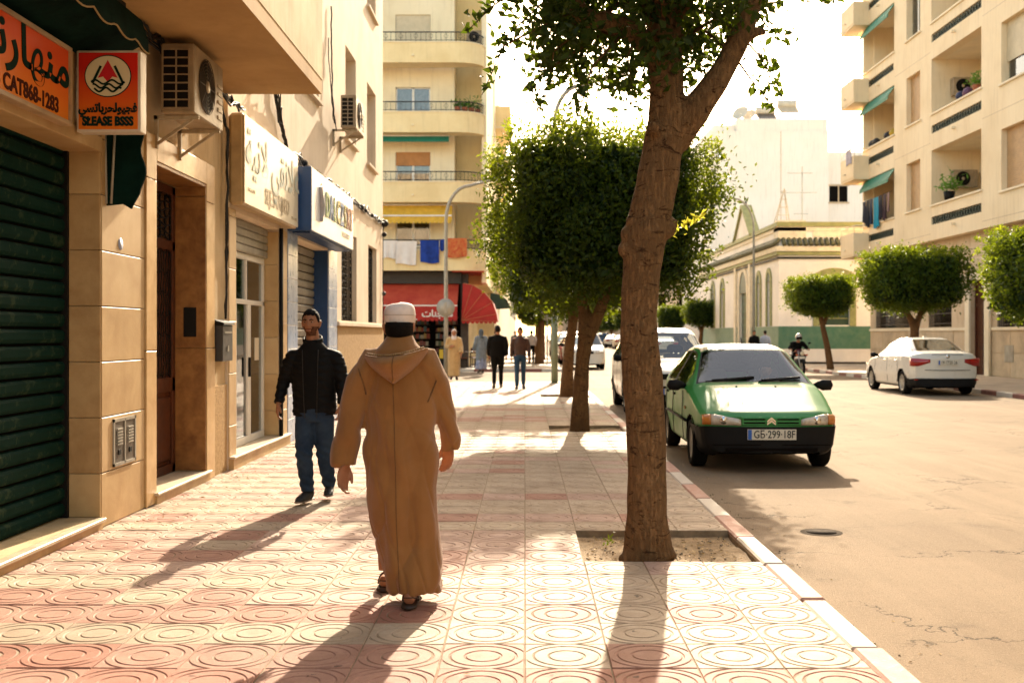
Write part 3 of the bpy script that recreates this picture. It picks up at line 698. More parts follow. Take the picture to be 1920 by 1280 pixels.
# ---- outdoor air conditioner units
m_hubd = M('dark brown grille', (0.075, 0.052, 0.032), .6, var=.15)
def ac_unit(name, label, x0, x1, y0, y1, z0, z1, mat=m_acw, detail=True, wallx=None, group=None):
    """outdoor unit; fan grille on the +x face (x1), side louvres on the -y face; wallx = wall for the brackets"""
    o = empty(name, (x0, y0, z0), label, 'air conditioner', group)
    MB().box(x0, x1, y0, y1, z0, z1).build('casing', mat, o, bevel=.012)
    h = z1-z0; wd = y1-y0; fc = (y0+wd*.40, z0+h*.5); fr = h*.40
    g = MB(); n = 28
    def ring(r, dx): return [(x1+dx, fc[0]+r*math.cos(2*math.pi*k/n), fc[1]+r*math.sin(2*math.pi*k/n)) for k in range(n)]
    g.loft([ring(.01, .004), ring(fr*.98, .004)], False, False); g.build('fan_opening', m_black, o)
    g = MB()
    for r in np.linspace(fr*.25, fr, 7 if detail else 3): g.tube(ring(r, .012)+ring(r, .012)[:2], .004 if detail else .008, 4, False)
    for k in range(8): a = 2*math.pi*k/8; g.bar((x1+.012, fc[0]+.2*fr*math.cos(a), fc[1]+.2*fr*math.sin(a)), (x1+.012, fc[0]+fr*math.cos(a), fc[1]+fr*math.sin(a)), .006)
    g.build('fan_grille', m_black if not detail else m_hubd, o)
    MB().cyl((x1+.008, fc[0], fc[1]), (x1+.02, fc[0], fc[1]), fr*.22, n=14).build('fan_hub', mat, o)
    if detail:
        g = MB(); g.box(x0+.02, x1-.045, y0-.003, y0+.02, z0+.07*h, z1-.09*h); g.build('side_recess', m_black, o)
        g = MB()
        for k in range(8): zz = z0+.07*h+(.84*h)*k/7; g.bar((x0+.015, y0-.008, zz), (x1-.04, y0-.008, zz), .012, .012)
        for xx in (x0+.018, (x0+x1)/2-.01, x1-.045): g.bar((xx, y0-.009, z0+.06*h), (xx, y0-.009, z1-.08*h), .012)
        g.build('side_grille', mat, o)
        for k in range(5): bx('front_louvre', m_rust, o, x1, x1+.008, y0+wd*.80, y1-.03, z0+h*(.15+.12*k), z0+h*(.2+.12*k))
    if wallx is not None:
        for y in (y0+.12*wd, y1-.15*wd):
            g = MB(); g.bar((wallx, y, z0-.02), (x1+.01*1, y, z0-.02), .035, .035); g.bar((wallx+.02, y, z0-.30), (wallx+.02, y, z0), .035); g.bar((wallx, y, z0-.28), (x1-.05, y, z0-.035), .025)
            g.build('bracket', m_rust, o)
    return o
ac_unit('air_conditioner', 'large weathered air conditioner under the ochre balcony slab', -3.28, -2.98, 10.0, 10.95, 3.54, 4.17, wallx=FX)
ac_unit('air_conditioner', 'small air conditioner high on the white wall above the blue box sign', -3.22, -2.95, 19.4, 20.4, 5.15, 5.73, wallx=FX)
# ---- folded green awning over the stone house shop
m_awn = M('dark green canvas', (0.004, 0.020, 0.015), 0.85, spec=.05, var=.25, vscale=5, bump=.2)
m_trim = M('ochre piping', (0.36, 0.25, 0.10), .7, var=.1)
aw = empty('folded_awning', (-3.2, 8, 3.6), 'folded dark green canvas awning with scalloped ochre edge above the orange sign', 'awning')
g = MB(); ys = np.linspace(3.0, 8.75, 93); top, bot = [], []
def scal(y): return .05*abs(math.sin((y-3)*math.pi/.42))
vs_, fs_ = [], []
for y in ys:
    for (x, z) in ((-3.36, 4.12), (-3.02, 4.02), (-2.97, 3.86), (-2.965, 3.80-scal(y)), (-2.98, 3.80-scal(y)), (-2.99, 3.84), (-3.15, 3.75), (-3.37, 3.655)): vs_.append((x, y, z))
for i in range(len(ys)-1):
    for j in range(8): fs_.append((i*8+j, i*8+(j+1) % 8, (i+1)*8+(j+1) % 8, (i+1)*8+j))
fs_ += [tuple(range(8)), tuple(range((len(ys)-1)*8, len(ys)*8))]
g.add(vs_, fs_); g.build('canvas', m_awn, aw)
MB().tube([(-2.962, y, 3.80-scal(y)) for y in ys], .007, 5).build('scalloped_edge', m_trim, aw)
MB().box(-3.378, -3.2, 3.0, 8.9, 4.125, 4.2).build('roller_case', m_black, aw)
# its loose side flap hanging beside the pillar
fl = empty('awning_flap', (-3.2, 9.0, 2.6), 'dark green canvas flap with metal rods hanging below the light box', 'awning flap')
n = 18; pts = [(-3.40, 3.30), (-3.13, 3.30)]
for k in range(n+1):
    t = k/n; z = 3.30-.74*t; pts.append((-3.10+.022*math.sin(t*13)+.02*(1-abs(2*t-1)) - (.09*max(0, t-.85)/.15), z))
pts += [(-3.25, 2.60), (-3.40, 2.585)]
g = MB(); g.prism(pts[:1]+pts[1:], 1, 8.96, 8.985); g.build('canvas', m_awn, fl)
g = MB()
for (a, b) in ((-3.385, -3.375), (-3.30, -3.335)): g.cyl((a, 8.945, 3.28), (b, 8.945, 2.60), .011, n=6)
g.build('rod', m_gsteel, fl)
# ---- letter box
mb_ = empty('letter_box', (FX, 12.2, 1.2), 'black letter box mounted on the plaster wall beside the doorway', 'letter box')
MB().box(FX-.03, FX+.085, 12.10, 12.52, 1.25, 1.65).build('box_body', M('dark grey enamel', (.035,.03,.028), .4, var=.15), mb_, bevel=.01)
MB().prism([(FX-.03,1.652),(FX+.105,1.652),(FX+.10,1.675),(FX-.03,1.71)], 1, 12.08, 12.54).build('lid', m_black, mb_)
bx('slot', m_gsteel, mb_, FX+.084, FX+.092, 12.16, 12.46, 1.56, 1.575); bx('latch', m_gsteel, mb_, FX+.084, FX+.095, 12.28, 12.33, 1.36, 1.42)
# ---- cables
m_cab = M('black cable', (0.010, 0.009, 0.008), 0.6, var=0)
def cable_bundle(name, label, paths, ties=(), rmin=.008, rmax=.014):
    o = empty(name, paths[0][0], label, 'cable')
    for p in paths: MB().tube(p, random.uniform(rmin, rmax), 5).build('strand', m_cab, o)
    for (c, r) in ties: MB().sph(c, r, 8, 6).build('connector', m_cab, o)
    return o
def wob(pts, amp, n):
    out_ = []
    for i in range(len(pts)-1):
        for k in range(n):
            t = k/n; a, b = Vector(pts[i]), Vector(pts[i+1]); p = a.lerp(b, t)
            out_.append(p + Vector((abs(random.gauss(0, amp*.5)), random.gauss(0, amp), random.gauss(0, amp))))
    return out_+[Vector(pts[-1])]
cx = FX+.025
cable_bundle('cable_bundle', 'black cables running under the balcony slab and down to the letter box', [
    wob([(cx, 6, 4.19), (cx, 9.0, 4.17), (cx, 12.2, 4.1), (cx, 12.50, 3.8), (cx, 12.46, 2.6), (cx, 12.44, 1.72)], .02, 6) for _ in range(4)]+[wob([(cx, 8.6, 4.1), (cx+.06, 9.6, 4.2), (cx, 10.6, 4.12), (cx+.05, 12.3, 4.16), (cx+.1, 12.9, 4.15)], .035, 6) for _ in range(4)])
cable_bundle('cable_bundle', 'thick tangle of black cables climbing the white wall between the box signs', [
    wob([(cx, 14.2, 6.8), (cx, 14.5, 5.2), (cx, 15.0, 4.6), (cx, 15.7, 4.08)], .035, 6) for _ in range(7)] +
    [wob([(cx, 14.2+k*.1, 5.0), (cx+.08, 14.6, 4.75+.1*k), (cx+.02, 15.2, 4.5)], .05, 5) for k in range(3)])
cable_bundle('cable_bundle', 'long black cable bundle strung along the white wall above the blue box sign', [
    wob([(cx, 15.5, 4.12), (cx, 18, 4.13), (cx, 21, 4.14), (cx, 24, 4.15), (cx, 26.35, 4.18)], .036, 8) for _ in range(8)],
    [((cx+.03, 16+k*.93+random.uniform(-.2,.2), 4.13), random.uniform(.03, .06)) for k in range(11)])
cable_bundle('cable_bundle', 'black cable hanging down the corner of the white house', [wob([(cx, 26.2, 4.2), (cx, 26.2, 3.0), (cx, 26.2, 1.8)], .012, 8) for _ in range(2)], [((cx+.04, 26.25, 4.16), .09), ((cx+.03, 26.25, 3.9), .06), ((cx+.03,26.2,2.5),.05)])
cable_bundle('cable_bundle', 'thin grey-black cable looping from the small air conditioner', [wob([(cx,19.2,7.2),(cx+.02,19.1,6.2),(cx+.05,19.0,5.6),(cx+.06,19.3,5.2)], .02, 6), wob([(cx,18.9,6.6),(cx+.02,18.95,6.0),(cx+.05,19.05,5.3),(cx+.06,19.4,5.1)], .02, 6)])
# ================================================================ corner building beyond the side street (left)
m_yel = M('pale yellow render', (0.84, 0.68, 0.38), 0.85, spec=.2, var=.1, vscale=.7, col2=(0.74, 0.57, 0.29), streak=.22, bump=.15, bscale=40)
m_yel2 = M('cream render', (0.84, 0.72, 0.49), 0.85, spec=.2, var=.1, vscale=.6, col2=(0.74, 0.61, 0.39), streak=.3, bump=.15, bscale=40)
m_rail = M('black railing', (0.02, 0.018, 0.016), 0.5, var=0)
m_ored = M('orange roller blind', (0.46, 0.20, 0.055), 0.6, var=.1)
m_curt = M('grey net curtain', (0.62, 0.55, 0.46), 0.9, var=.25, vscale=9)
m_shc = M('cream roller blind', (0.60, 0.49, 0.32), 0.6, var=.08)
m_red = M('red awning canvas', (0.42, 0.022, 0.014), 0.65, spec=.25, var=.14, vscale=2, sheen=.2)
m_redf = M('faded red awning canvas', (0.48, 0.075, 0.035), 0.7, spec=.25, var=.2, vscale=1.5, col2=(0.38, 0.035, 0.02))
m_teal = M('teal awning canvas', (0.012, 0.17, 0.105), 0.7, var=.12)
m_yaw = M('yellow awning canvas', (0.66, 0.40, 0.04), 0.7, var=.12)
m_terr = M('terracotta pot', (0.34, 0.10, 0.04), 0.8, var=.15)
cb = empty('corner_building', (-1.8, 51.3, 0), 'pale yellow corner building with rounded balconies above the red cafe awning', 'building')
WY = 51.3
BZ = [4.41, 7.49, 10.64, 13.78, 16.9]
wins = [(-5.98, -4.36, 5.6, 7.15), (-5.98, -4.36, 8.15, 9.95), (-5.98, -4.36, 10.95, 12.95), (-5.98, -4.36, 14.3, 16.3)]
g = MB(); cutwall(g, 1, WY, .3, -9, -3.25, 4.4, 20, wins); weld(g.build('front_wall', m_yel2, cb))
bx('return_wall', m_yel2, cb, -3.55, -3.252, WY+.3, 53.4, 4.4, 20)
bx('recess_wall', m_yel, cb, -3.25, -1.95, 53.0, 53.4, 4.4, 20)
bx('corner_pier', m_yel2, cb, -1.98, -1.76, 51.0, 53.4, 3.9, 20)
bx('side_wall', m_yel, cb, -3.2, -1.80, 53.4, 64, 3.9, 19)
# balconies: solid parapet with rounded end, slab, railing
def balcony_outline(off=0.0):
    pts = [(-9, 50.0-off)]; 
    for k in range(0, 11):
        a = math.pi/2*k/10; pts.append((-3.1+1.25*math.sin(a)+off*math.sin(a), 51.05-(1.05+off)*math.cos(a)))
    return pts
def strip(mb, pts, z0, z1, t):
    inner = []
    for i, p in enumerate(pts):
        a = pts[max(i-1,0)]; b = pts[min(i+1,len(pts)-1)]; d = Vector((b[0]-a[0], b[1]-a[1])).normalized(); inner.append((p[0]-d.y*t, p[1]+d.x*t))
    n = len(pts); vs_ = [(x,y,z0) for x,y in pts]+[(x,y,z1) for x,y in pts]+[(x,y,z0) for x,y in inner]+[(x,y,z1) for x,y in inner]; fs_ = []
    for i in range(n-1): fs_ += [(i,i+1,n+i+1,n+i),(2*n+i,3*n+i,3*n+i+1,2*n+i+1),(n+i,n+i+1,3*n+i+1,3*n+i),(i,2*n+i,2*n+i+1,i+1)]
    fs_ += [(0,n,3*n,2*n),(n-1,2*n-1+0,4*n-1,3*n-1)]
    return mb.add(vs_, fs_)
for li, zb in enumerate(BZ[:4]):
    b_ = MB(); strip(b_, balcony_outline(), zb, zb+.90, .12); b_ = b_.build('balcony', m_yel, cb)
    g = MB(); o_ = balcony_outline(-.005); g.add([(x,y,zb+.02) for x,y in o_]+[(-9,WY,zb+.02)], [tuple(range(len(o_)))+(len(o_),)])
    g.add([(x,y,zb+.16) for x,y in o_]+[(-9,WY,zb+.16)], [tuple(range(len(o_)))+(len(o_),)]); g.build('balcony_floor', m_yel2, b_)
    g = MB(); strip(g, balcony_outline(.03), zb+.90, zb+.95, .18); g.build('coping', m_yel2, b_)
    g = MB(); o_ = [(x, y) for x, y in balcony_outline(-.06)]
    g.tube([(x,y,zb+1.38) for x,y in o_], .028, 6); g.tube([(x,y,zb+1.02) for x,y in o_], .014, 5)
    dense = []
    for i in range(len(o_)-1):
        a, c = Vector(o_[i]), Vector(o_[i+1]); m_ = max(1, int((c-a).length/.22))
        dense += [a.lerp(c, k/m_) for k in range(m_)]
    for p in dense: g.cyl((p.x,p.y,zb+.94),(p.x,p.y,zb+1.38),.009,n=4)
    for p in dense[::3]: g.tube([(p.x+.09*math.cos(q), p.y, zb+1.2+.1*math.sin(q)) for q in [i*.8 for i in range(9)]], .007, 4)
    g.build('railing', m_rail, b_)
    bx('spout', m_yel2, b_, -5.1, -5.0, 49.93, 50.0, zb+.28, zb+.36)
for i, (a, b, c, d) in enumerate(wins):
    w_ = bx('window', m_dark, cb, a, b, WY+.26, WY+.29, c, d)
    fm = m_alu
    for q in ((a, b, d-.06, d), (a, b, c, c+.06), (a, a+.07, c, d), (b-.07, b, c, d), ((a+b)/2-.05, (a+b)/2+.05, c, d)): bx('frame', fm, w_, q[0], q[1], WY+.10, WY+.16, q[2], q[3])
    bx('curtain', m_curt, w_, a+.06, b-.06, WY+.20, WY+.21, c+.05, d-.05)
    bx('pane', m_glw, w_, a+.07, b-.07, WY+.125, WY+.135, c+.06, d-.06)
    if i == 1: bx('blind', m_ored, w_, a+.02, b-.02, WY+.05, WY+.09, d-.62, d)
    if i == 3: bx('blind', m_shc, w_, a+.02, b-.02, WY+.05, WY+.09, c, d)
for (z0, x_, k) in ((12.55, -2.9, 0), (15.25, -2.75, 1)):
    o = ac_unit('air_conditioner', ('air conditioner on the yellow corner building beside the flower pots', 'air conditioner at the top of the yellow corner building')[k], 0, .3, 0, .9, 0, .6, detail=False)
    o.location = (x_, 52.6 if k else 51.75, z0-.3 if not k else z0); o.rotation_euler.z = -math.pi/2 if k else 0
    if not k: o.location = (-3.22, 51.6, 11.75)
def awning_box(name, label, x0, x1, z, drop, mat, out=.35, y=50.6):
    o = empty(name, ((x0+x1)/2, y, z), label, 'awning')
    MB().prism([(y, z), (y-out, z-drop*.75), (y-out-.01, z-drop), (y-out+.01, z-drop), (y-out+.02, z-drop*.75), (y, z-.03)], 0, x0, x1).build('canvas', mat, o)
    MB().cyl((x0-.03, y+.03, z+.02), (x1+.03, y+.03, z+.02), .05, n=8).build('roller', m_alu, o)
    return o
awning_box('window_awning', 'narrow teal awning on the yellow corner building', -7.5, -3.45, 10.55, .28, m_teal, .1, 50.5)
ya = awning_box('window_awning', 'yellow scalloped awning above the washing on the yellow corner building', -7.5, -3.3, 7.40, .78, m_yaw, .35, 50.5)
g = MB()
for k in range(22): x = -7.5+k*.19; g.add([(x,50.135,6.64),(x+.19,50.135,6.64),(x+.155,50.13,6.55),(x+.035,50.13,6.55)], [(0,1,2,3)])
g.build('scallops', m_yaw, ya); bx('stripe', m_alu, ya, -7.5, -3.3, 50.128, 50.136, 6.86, 6.93)
# potted plants
m_lf2 = leafmat('pot leaf', (0.03,0.10,0.02), (0.07,0.17,0.03), (0.15,0.30,0.03))
for k, (x, s) in enumerate(((-3.05, .9), (-2.72, .8), (-2.42, 1.0), (-2.15, 1.2))):
    y = (50.2, 50.25, 50.45, 50.75)[k]; z0 = 11.59
    o = empty('potted_plant', (x, y, z0), 'terracotta pot plant on the rounded yellow balcony, %s' % ('first from the window','second from the window','third from the window','bushy one at the rounded end')[k], 'potted plant', 'pots on the rounded balcony')
    MB().tube([(x,y,z0),(x,y,z0+.22)], [.10,.14], 10).build('pot', m_terr, o)
    g = MB()
    for _ in range(70):
        p = Vector((x,y,z0+.25))+Vector((random.gauss(0,.13*s), random.gauss(0,.1), abs(random.gauss(0,.2*s)))); a = Vector((random.gauss(0,1),random.gauss(0,1),random.gauss(0,1))).normalized()*.09; b = Vector((random.gauss(0,1),random.gauss(0,1),random.gauss(0,1))).normalized()*.03
        g.add([p-a, p+b, p+a, p-b], [(0,1,2,3)])
    g.build('leaves', m_lf2, o)
# washing on the railing
def cloth(name, label, x0, x1, z0, z1, mat, y=49.86, cat='laundry', cols=None, slant=0.0):
    n = 14; vs_ = []; fs_ = []
    for j in range(9):
        for i in range(n+1):
            t = i/n; v = j/8; vs_.append((x0+(x1-x0)*t+slant*v, y-.05*math.sin(t*11+x0*3)*v-.02, z1+(z0-z1)*v+.04*math.sin(t*5+x0)*v))
    for j in range(8):
        for i in range(n): q = j*(n+1)+i; fs_.append((q,q+1,q+n+2,q+n+1))
    nv = len(vs_); vs2 = vs_+[(a, b+.012, c) for a, b, c in vs_]; fs2 = fs_+[tuple(k+nv for k in reversed(f)) for f in fs_]
    return tag(MB().add(vs2, fs2, True).build(name, mat), label, cat, 'washing on the yellow building')
cloth('hanging_cloth', 'white towel at the far end of the washing on the yellow building', -6.35, -5.75, 4.95, 5.75, M('white cotton', (.74,.68,.62), .9, var=.06))
cloth('hanging_cloth', 'large white sheet hung between the towel and the blue trousers', -5.75, -4.85, 4.68, 5.72, MATS['white cotton'], slant=-.05)
cloth('hanging_cloth', 'bright blue trousers hanging on the balcony rail', -4.7, -3.85, 4.75, 5.75, M('blue cotton', (.012,.045,.28), .9, var=.2))
cloth('hanging_cloth', 'small blue cloth folded beside the red rug', -3.82, -3.6, 5.3, 5.8, MATS['blue cotton'])
m_rug = M('red patterned rug', (0.46, 0.055, 0.02), .9, var=.5, vscale=7, col2=(.55,.22,.06))
cloth('hanging_rug', 'red patterned rug hanging on the balcony rail', -3.55, -2.6, 5.0, 5.85, m_rug, cat='rug')
# ground floor: dark shop and cafe
bx('shop_front', m_dark, cb, -9, -2.9, 53.2, 53.4, 0, 4.4); bx('fascia', M('dark fascia', (.035,.028,.02), .6, var=.2), cb, -9, -2.9, 50.6, 51.2, 3.85, 4.40)
bx('cafe_pillar', M('dark brown tile', (.05,.03,.02), .5, var=.2), cb, -2.95, -2.6, 51.0, 51.4, 0, 4.3)
bx('cafe_wall', m_yel, cb, -2.85, -2.7, 52.2, 64, 0, 4.3); bx('soffit', m_redf, cb, -3.3, -1.85, 50.05, 53.4, 4.36, 4.40)
mgoods = [M('goods %d' % i, c, .6, var=.2, vscale=20) for i, c in enumerate(((.30,.06,.03),(.34,.22,.06),(.05,.12,.14),(.30,.26,.18),(.16,.04,.03),(.06,.10,.05)))]
sf = empty('shop_shelf', (-4.5, 52.2, 0), 'dark shelving packed with goods under the red awning', 'shelving')
for (x0, x1) in ((-6.0, -4.45), (-4.2, -3.1)):
    for k in range(7):
        z = .35+k*.33; bx('shelf', M('shelf wood', (.10,.055,.03), .7, var=.2), sf, x0, x1, 52.0, 52.35, z-.02, z)
        x = x0+.03
        while x < x1-.12:
            w_ = random.uniform(.07, .17); bx('package', random.choice(mgoods), sf, x, x+w_-.012, 52.02+random.uniform(0,.08), 52.3, z+.002, z+random.uniform(.14,.26)); x += w_
ra = empty('cafe_awning', (-4.6, 50, 2.1), 'wide red sloping awning with white lettering on its valance', 'awning')
MB().prism([(51.1,4.02),(49.55,2.86),(49.53,2.86),(51.1,4.06)], 0, -8.5, -3.02).build('canvas', m_redf, ra)
MB().box(-8.5, -3.02, 49.522, 49.535, 2.62, 2.86).build('valance', m_red, ra); bx('white_band', m_alu, ra, -8.5, -3.02, 49.515, 49.521, 2.79, 2.85)
MB().box(-8.5, -3.02, 49.52, 49.545, 2.22, 2.618).build('lower_valance', m_red, ra)
g = MB()
for k in range(27): x = -8.5+k*.203; g.prism([(x,2.218),(x+.203,2.218),(x+.16,2.13),(x+.04,2.13)], 1, 49.522, 49.543)
g.build('scallops', m_red, ra)
for s_, x in ((arabic('معجنات'), -3.9), (arabic('عـ'.replace('ـ','')), -4.95), (arabic('مقهى'.replace('ى','ي')), -5.6)):
    text_mesh('lettering', s_, .42, m_alu, ra, frameM((x, 49.512, 2.45), (1,0,0), (0,0,1)), bold=.012)
# quarter-round awning round the corner
rb = empty('dome_awning', (-2.6, 50, 2.0), 'deep red quarter-round awning with piped ribs at the cafe corner', 'awning')
prof = [(-2.85+1.62*math.sin(a)**.85*(1), 2.05+1.78*math.cos(a)**.9) for a in [math.pi/2*k/6 for k in range(7)]]
pv = (-2.85, 2.15)
prof = [(-2.78, 3.83), (-2.35, 3.75), (-1.85, 3.45), (-1.45, 2.98), (-1.27, 2.45), (-1.22, 2.12)]
g = MB(); n = len(prof); vs_ = [(x,49.9,z) for x,z in prof]+[(x,52.8,z) for x,z in prof]+[(pv[0],49.9,2.12),(pv[0],52.8,2.12)]
fs_ = [(i,i+1,n+i+1,n+i) for i in range(n-1)]+[(2*n,i+1,i) for i in range(n-1)]+[(2*n+1,n+i,n+i+1) for i in range(n-1)]
g.add(vs_, fs_); g.build('canvas', m_red, rb)
g = MB()
for (x, z) in prof[1:-1:1]+[prof[-1]]: g.cyl((pv[0],49.885,2.16),(x,49.885,z),.014,n=5)
g.tube([(x,49.885,z) for x,z in prof], .016, 5); g.build('piping', M('orange piping', (.55,.17,.07), .7), rb)
g = MB()
for k in range(8): x = pv[0]+k*.2; g.prism([(x,2.125),(x+.2,2.125),(x+.15,2.02),(x+.05,2.02)], 1, 49.88, 49.895)
g.build('scallops', m_red, rb)
rc = empty('dome_awning', (-1.6, 56, 2.6), 'small dark green dome awning farther along the yellow building', 'awning')
g = MB()
for s_ in range(2):
    pr = [(-1.8,3.7),(-1.35,3.62),(-.95,3.35),(-.75,2.95)]; y0 = 58+s_*3.0
    g.add([(x,y0,z) for x,z in pr]+[(x,y0+2.2,z) for x,z in pr]+[(-1.8,y0,2.9),(-1.8,y0+2.2,2.9)], [(i,i+1,5+i,4+i) for i in range(3)]+[(8,i+1,i) for i in range(3)])
g.build('canvas', M('grey green canvas', (.05,.09,.065), .7, var=.15), rc)
# receding wing with box balconies
wg = empty('receding_building', (-1.2, 66, 0), 'cream apartment wing with boxed balconies beyond the corner building', 'building')
bx('wall', m_yel2, wg, -9, -1.75, 64.0, 84, 0, 17.4)
for k, z in enumerate((4.6, 7.7, 10.8, 13.9)): bx('balcony', m_yel, wg, -1.748, -.85, 66, 72, z, z+1.2); bx('balcony_floor', m_yel2, wg, -1.747, -.80, 65.9, 72.1, z-.14, z-.002); bx('bay', m_yel, wg, -1.748, -1.3, 74, 79, z-.3, z+2.0)
bx('roof_block', m_yel, wg, -6, -1.9, 66, 80, 17.4, 18.6)
fb = empty('distant_building', (-1.6, 95, 0), 'low pale building at the far left end of the street', 'building'); bx('wall', m_yel2, fb, -12, -1.9, 86, 140, 0, 9.5); bx('cornice', m_yel, fb, -12, -1.8, 85.9, 140, 9.5, 9.8)
for k in range(5): bx('window', m_dark, fb, -1.92, -1.88, 90+k*8, 92+k*8, 4.5, 6.2)

# ================================================================ right: apartment block with loggias
m_cr = M('warm cream render', (0.79, 0.64, 0.43), 0.85, spec=.2, var=.1, vscale=.5, col2=(0.70, 0.545, 0.345), streak=.3, bump=.15, bscale=40)
m_cr2 = M('pale cream trim', (0.82, 0.69, 0.49), 0.8, spec=.2, var=.08, vscale=.8)
m_rb = M('brown roller blind', (0.50, 0.30, 0.14), 0.6, var=.1)
m_grl = M('dark green lattice', (0.035, 0.055, 0.038), 0.6, var=.1); m_cladd = M('tan stone cladding', (0.56, 0.42, 0.27), 0.6, var=.18, vscale=1.3, col2=(0.46, 0.33, 0.20), streak=.25)
rbk = empty('apartment_block', (17, 46, 0), 'cream apartment block with recessed loggias, brown blinds and green lattice panels', 'building')
UX = 16.75
S0, SH_ = 6.78, 3.75
hol = []
LOG = (40.7, 45.7); LOG2 = (50.3, 54.8); WA = (47.0, 48.7); WB = (36.0, 39.0); WC = (29.5, 32.5)
for k in range(4):
    z = S0+k*SH_
    hol += [(*LOG, z, z+2.31), (*LOG2, z, z+2.31), (*WA, z+.1, z+2.2), (*WB, z-.2, z+1.95), (*WC, z-.2, z+1.95), (*LOG, z-.75, z-.42), (LOG2[0]+.1, LOG2[1]-.25, z-.75, z-.42)]
g = MB(); cutwall(g, 0, UX, .45, -45, 55.0, 5.5, 22, hol); weld(g.build('wall', m_cr, rbk))
bx('soffit', m_cr, rbk, UX, 30, -45, 54.99, 5.40, 5.498); bx('end_wall', m_cr, rbk, UX+.45, 30, 54.6, 55.0, 5.5, 22)
bx('back', m_cr, rbk, 29.9, 30, 20, 54.6, 5.5, 22); bx('roof', m_cr, rbk, UX, 30, -45, 55, 22, 22.3)
m_lat = m_grl
for k in range(4):
    z = S0+k*SH_
    for (a, b, deep) in ((LOG[0], LOG[1], 2.0), (LOG2[0], LOG2[1], 1.6)):
        l_ = MB().box(UX+deep, UX+deep+.1, a-.4, b+.4, z-.3, z+2.6).build('loggia_back', m_cr, rbk)
        bx('loggia_side', m_cr, l_, UX+.452, UX+deep, b, b+.1, z-.3, z+2.6); bx('loggia_side', m_cr, l_, UX+.452, UX+deep, a-.1, a, z-.3, z+2.6)
        bx('loggia_ceiling', m_cr2, l_, UX+.452, UX+deep, a, b, z+2.312, z+2.5); bx('loggia_floor', m_cr2, l_, UX+.452, UX+deep, a, b, z-.3, z-.2)
        bx('parapet_coping', m_cr2, l_, UX-.06, UX+.5, a-.08, b+.08, z+.002, z+.07)
        bx('balcony_door', M('brown door', (.16,.075,.03), .5, var=.15), l_, UX+deep-.03, UX+deep, a+.5, a+1.5, z-.2, z+1.9)
        MB().cyl((UX+1.1, a+1.2, z+2.18),(UX+1.1, a+1.2, z+2.31),.22,.25,n=12).build('ceiling_lamp', M('lamp dome',(.45,.36,.22),.5), l_)
    for (a, b) in (LOG, (LOG2[0]+.1, LOG2[1]-.25)):
        lt = bx('lattice_panel', m_dark, rbk, UX+.25, UX+.3, a, b, z-.75, z-.42)
        g = MB(); n = int((b-a)/.26)
        for i in range(n):
            y = a+(b-a)*(i+.5)/n
            g.bar((UX+.06, y-.12, z-.74), (UX+.06, y+.12, z-.43), .03); g.bar((UX+.06, y+.12, z-.74), (UX+.06, y-.12, z-.43), .03); g.tube([(UX+.05,y+.07*math.cos(q),z-.585+.07*math.sin(q)) for q in [i_*1.05 for i_ in range(7)]], .012, 4)
        g.build('lattice', m_grl, lt)
        bx('spout', m_cr2, rbk, UX-.16, UX, (a+b)/2-.06, (a+b)/2+.06, z-1.0, z-.9)
    for (a, b, c, d, full) in ((*WA, z+.1, z+2.2, k != 2), (*WB, z-.2, z+1.95, k != 1), (*WC, z-.2, z+1.95, True)):
        w_ = bx('window', m_dark, rbk, UX+.40, UX+.44, a, b, c, d)
        zc = c if full else c+(d-c)*(.35 if b < 40 else .9)
        m__ = int((d-zc)/.075)
        for i in range(m__): bx('blind_slat', m_rb if not (a == WB[0] and k == 1) else m_shc, w_, UX+.20, UX+.235, a+.02, b-.02, zc+i*(d-zc)/m__+.003, zc+(i+1)*(d-zc)/m__-.006)
        if not full:
            bx('pane', m_glw, w_, UX+.26, UX+.27, a+.06, b-.06, c+.05, zc+.1); bx('frame', m_alu, w_, UX+.22, UX+.28, (a+b)/2-.04, (a+b)/2+.04, c, zc+.1); bx('frame', m_alu, w_, UX+.22, UX+.28, a, a+.07, c, zc+.1); bx('curtain', m_curt, w_, UX+.34, UX+.35, a+.06, b-.06, c, zc)
        MB().box(UX-.07, UX+.2, a-.12, b+.12, c-.08, c-.002).build('sill', m_cr2, w_, bevel=.01)
    # joint line round the facade
    bx('joint', m_cladd, rbk, UX-.004, UX+.001, 20, 40.6, z-1.13, z-1.10); bx('joint', m_cladd, rbk, UX-.004, UX+.001, 45.8, 50.2, z-1.13, z-1.10)
    # projecting end balconies
    zb = z-1.45
    b_ = MB().box(16.02, UX-.002, 54.0, 56.2, zb, zb+.10).build('end_balcony', m_cr, rbk)
    bx('parapet', m_cr, b_, 16.0, 16.1, 54.0, 56.2, zb+.101, zb+1.15); bx('parapet', m_cr, b_, 16.101, UX-.002, 54.0, 54.1, zb+.101, zb+1.15); bx('parapet', m_cr, b_, 16.101, UX+3, 56.1, 56.2, zb+.0, zb+1.15)
    g = MB(); g.tube([(16.05,56.15,zb+1.5),(16.05,54.05,zb+1.5),(UX,54.05,zb+1.5)], .025, 5)
    for y in (56.15, 55.1, 54.05): g.cyl((16.05,y,zb+1.14),(16.05,y,zb+1.5),.02,n=5)
    g.build('rail', m_cr2, b_); bx('spout', m_cr2, b_, 15.9, 16.0, 55.3, 55.4, zb+.35, zb+.42)
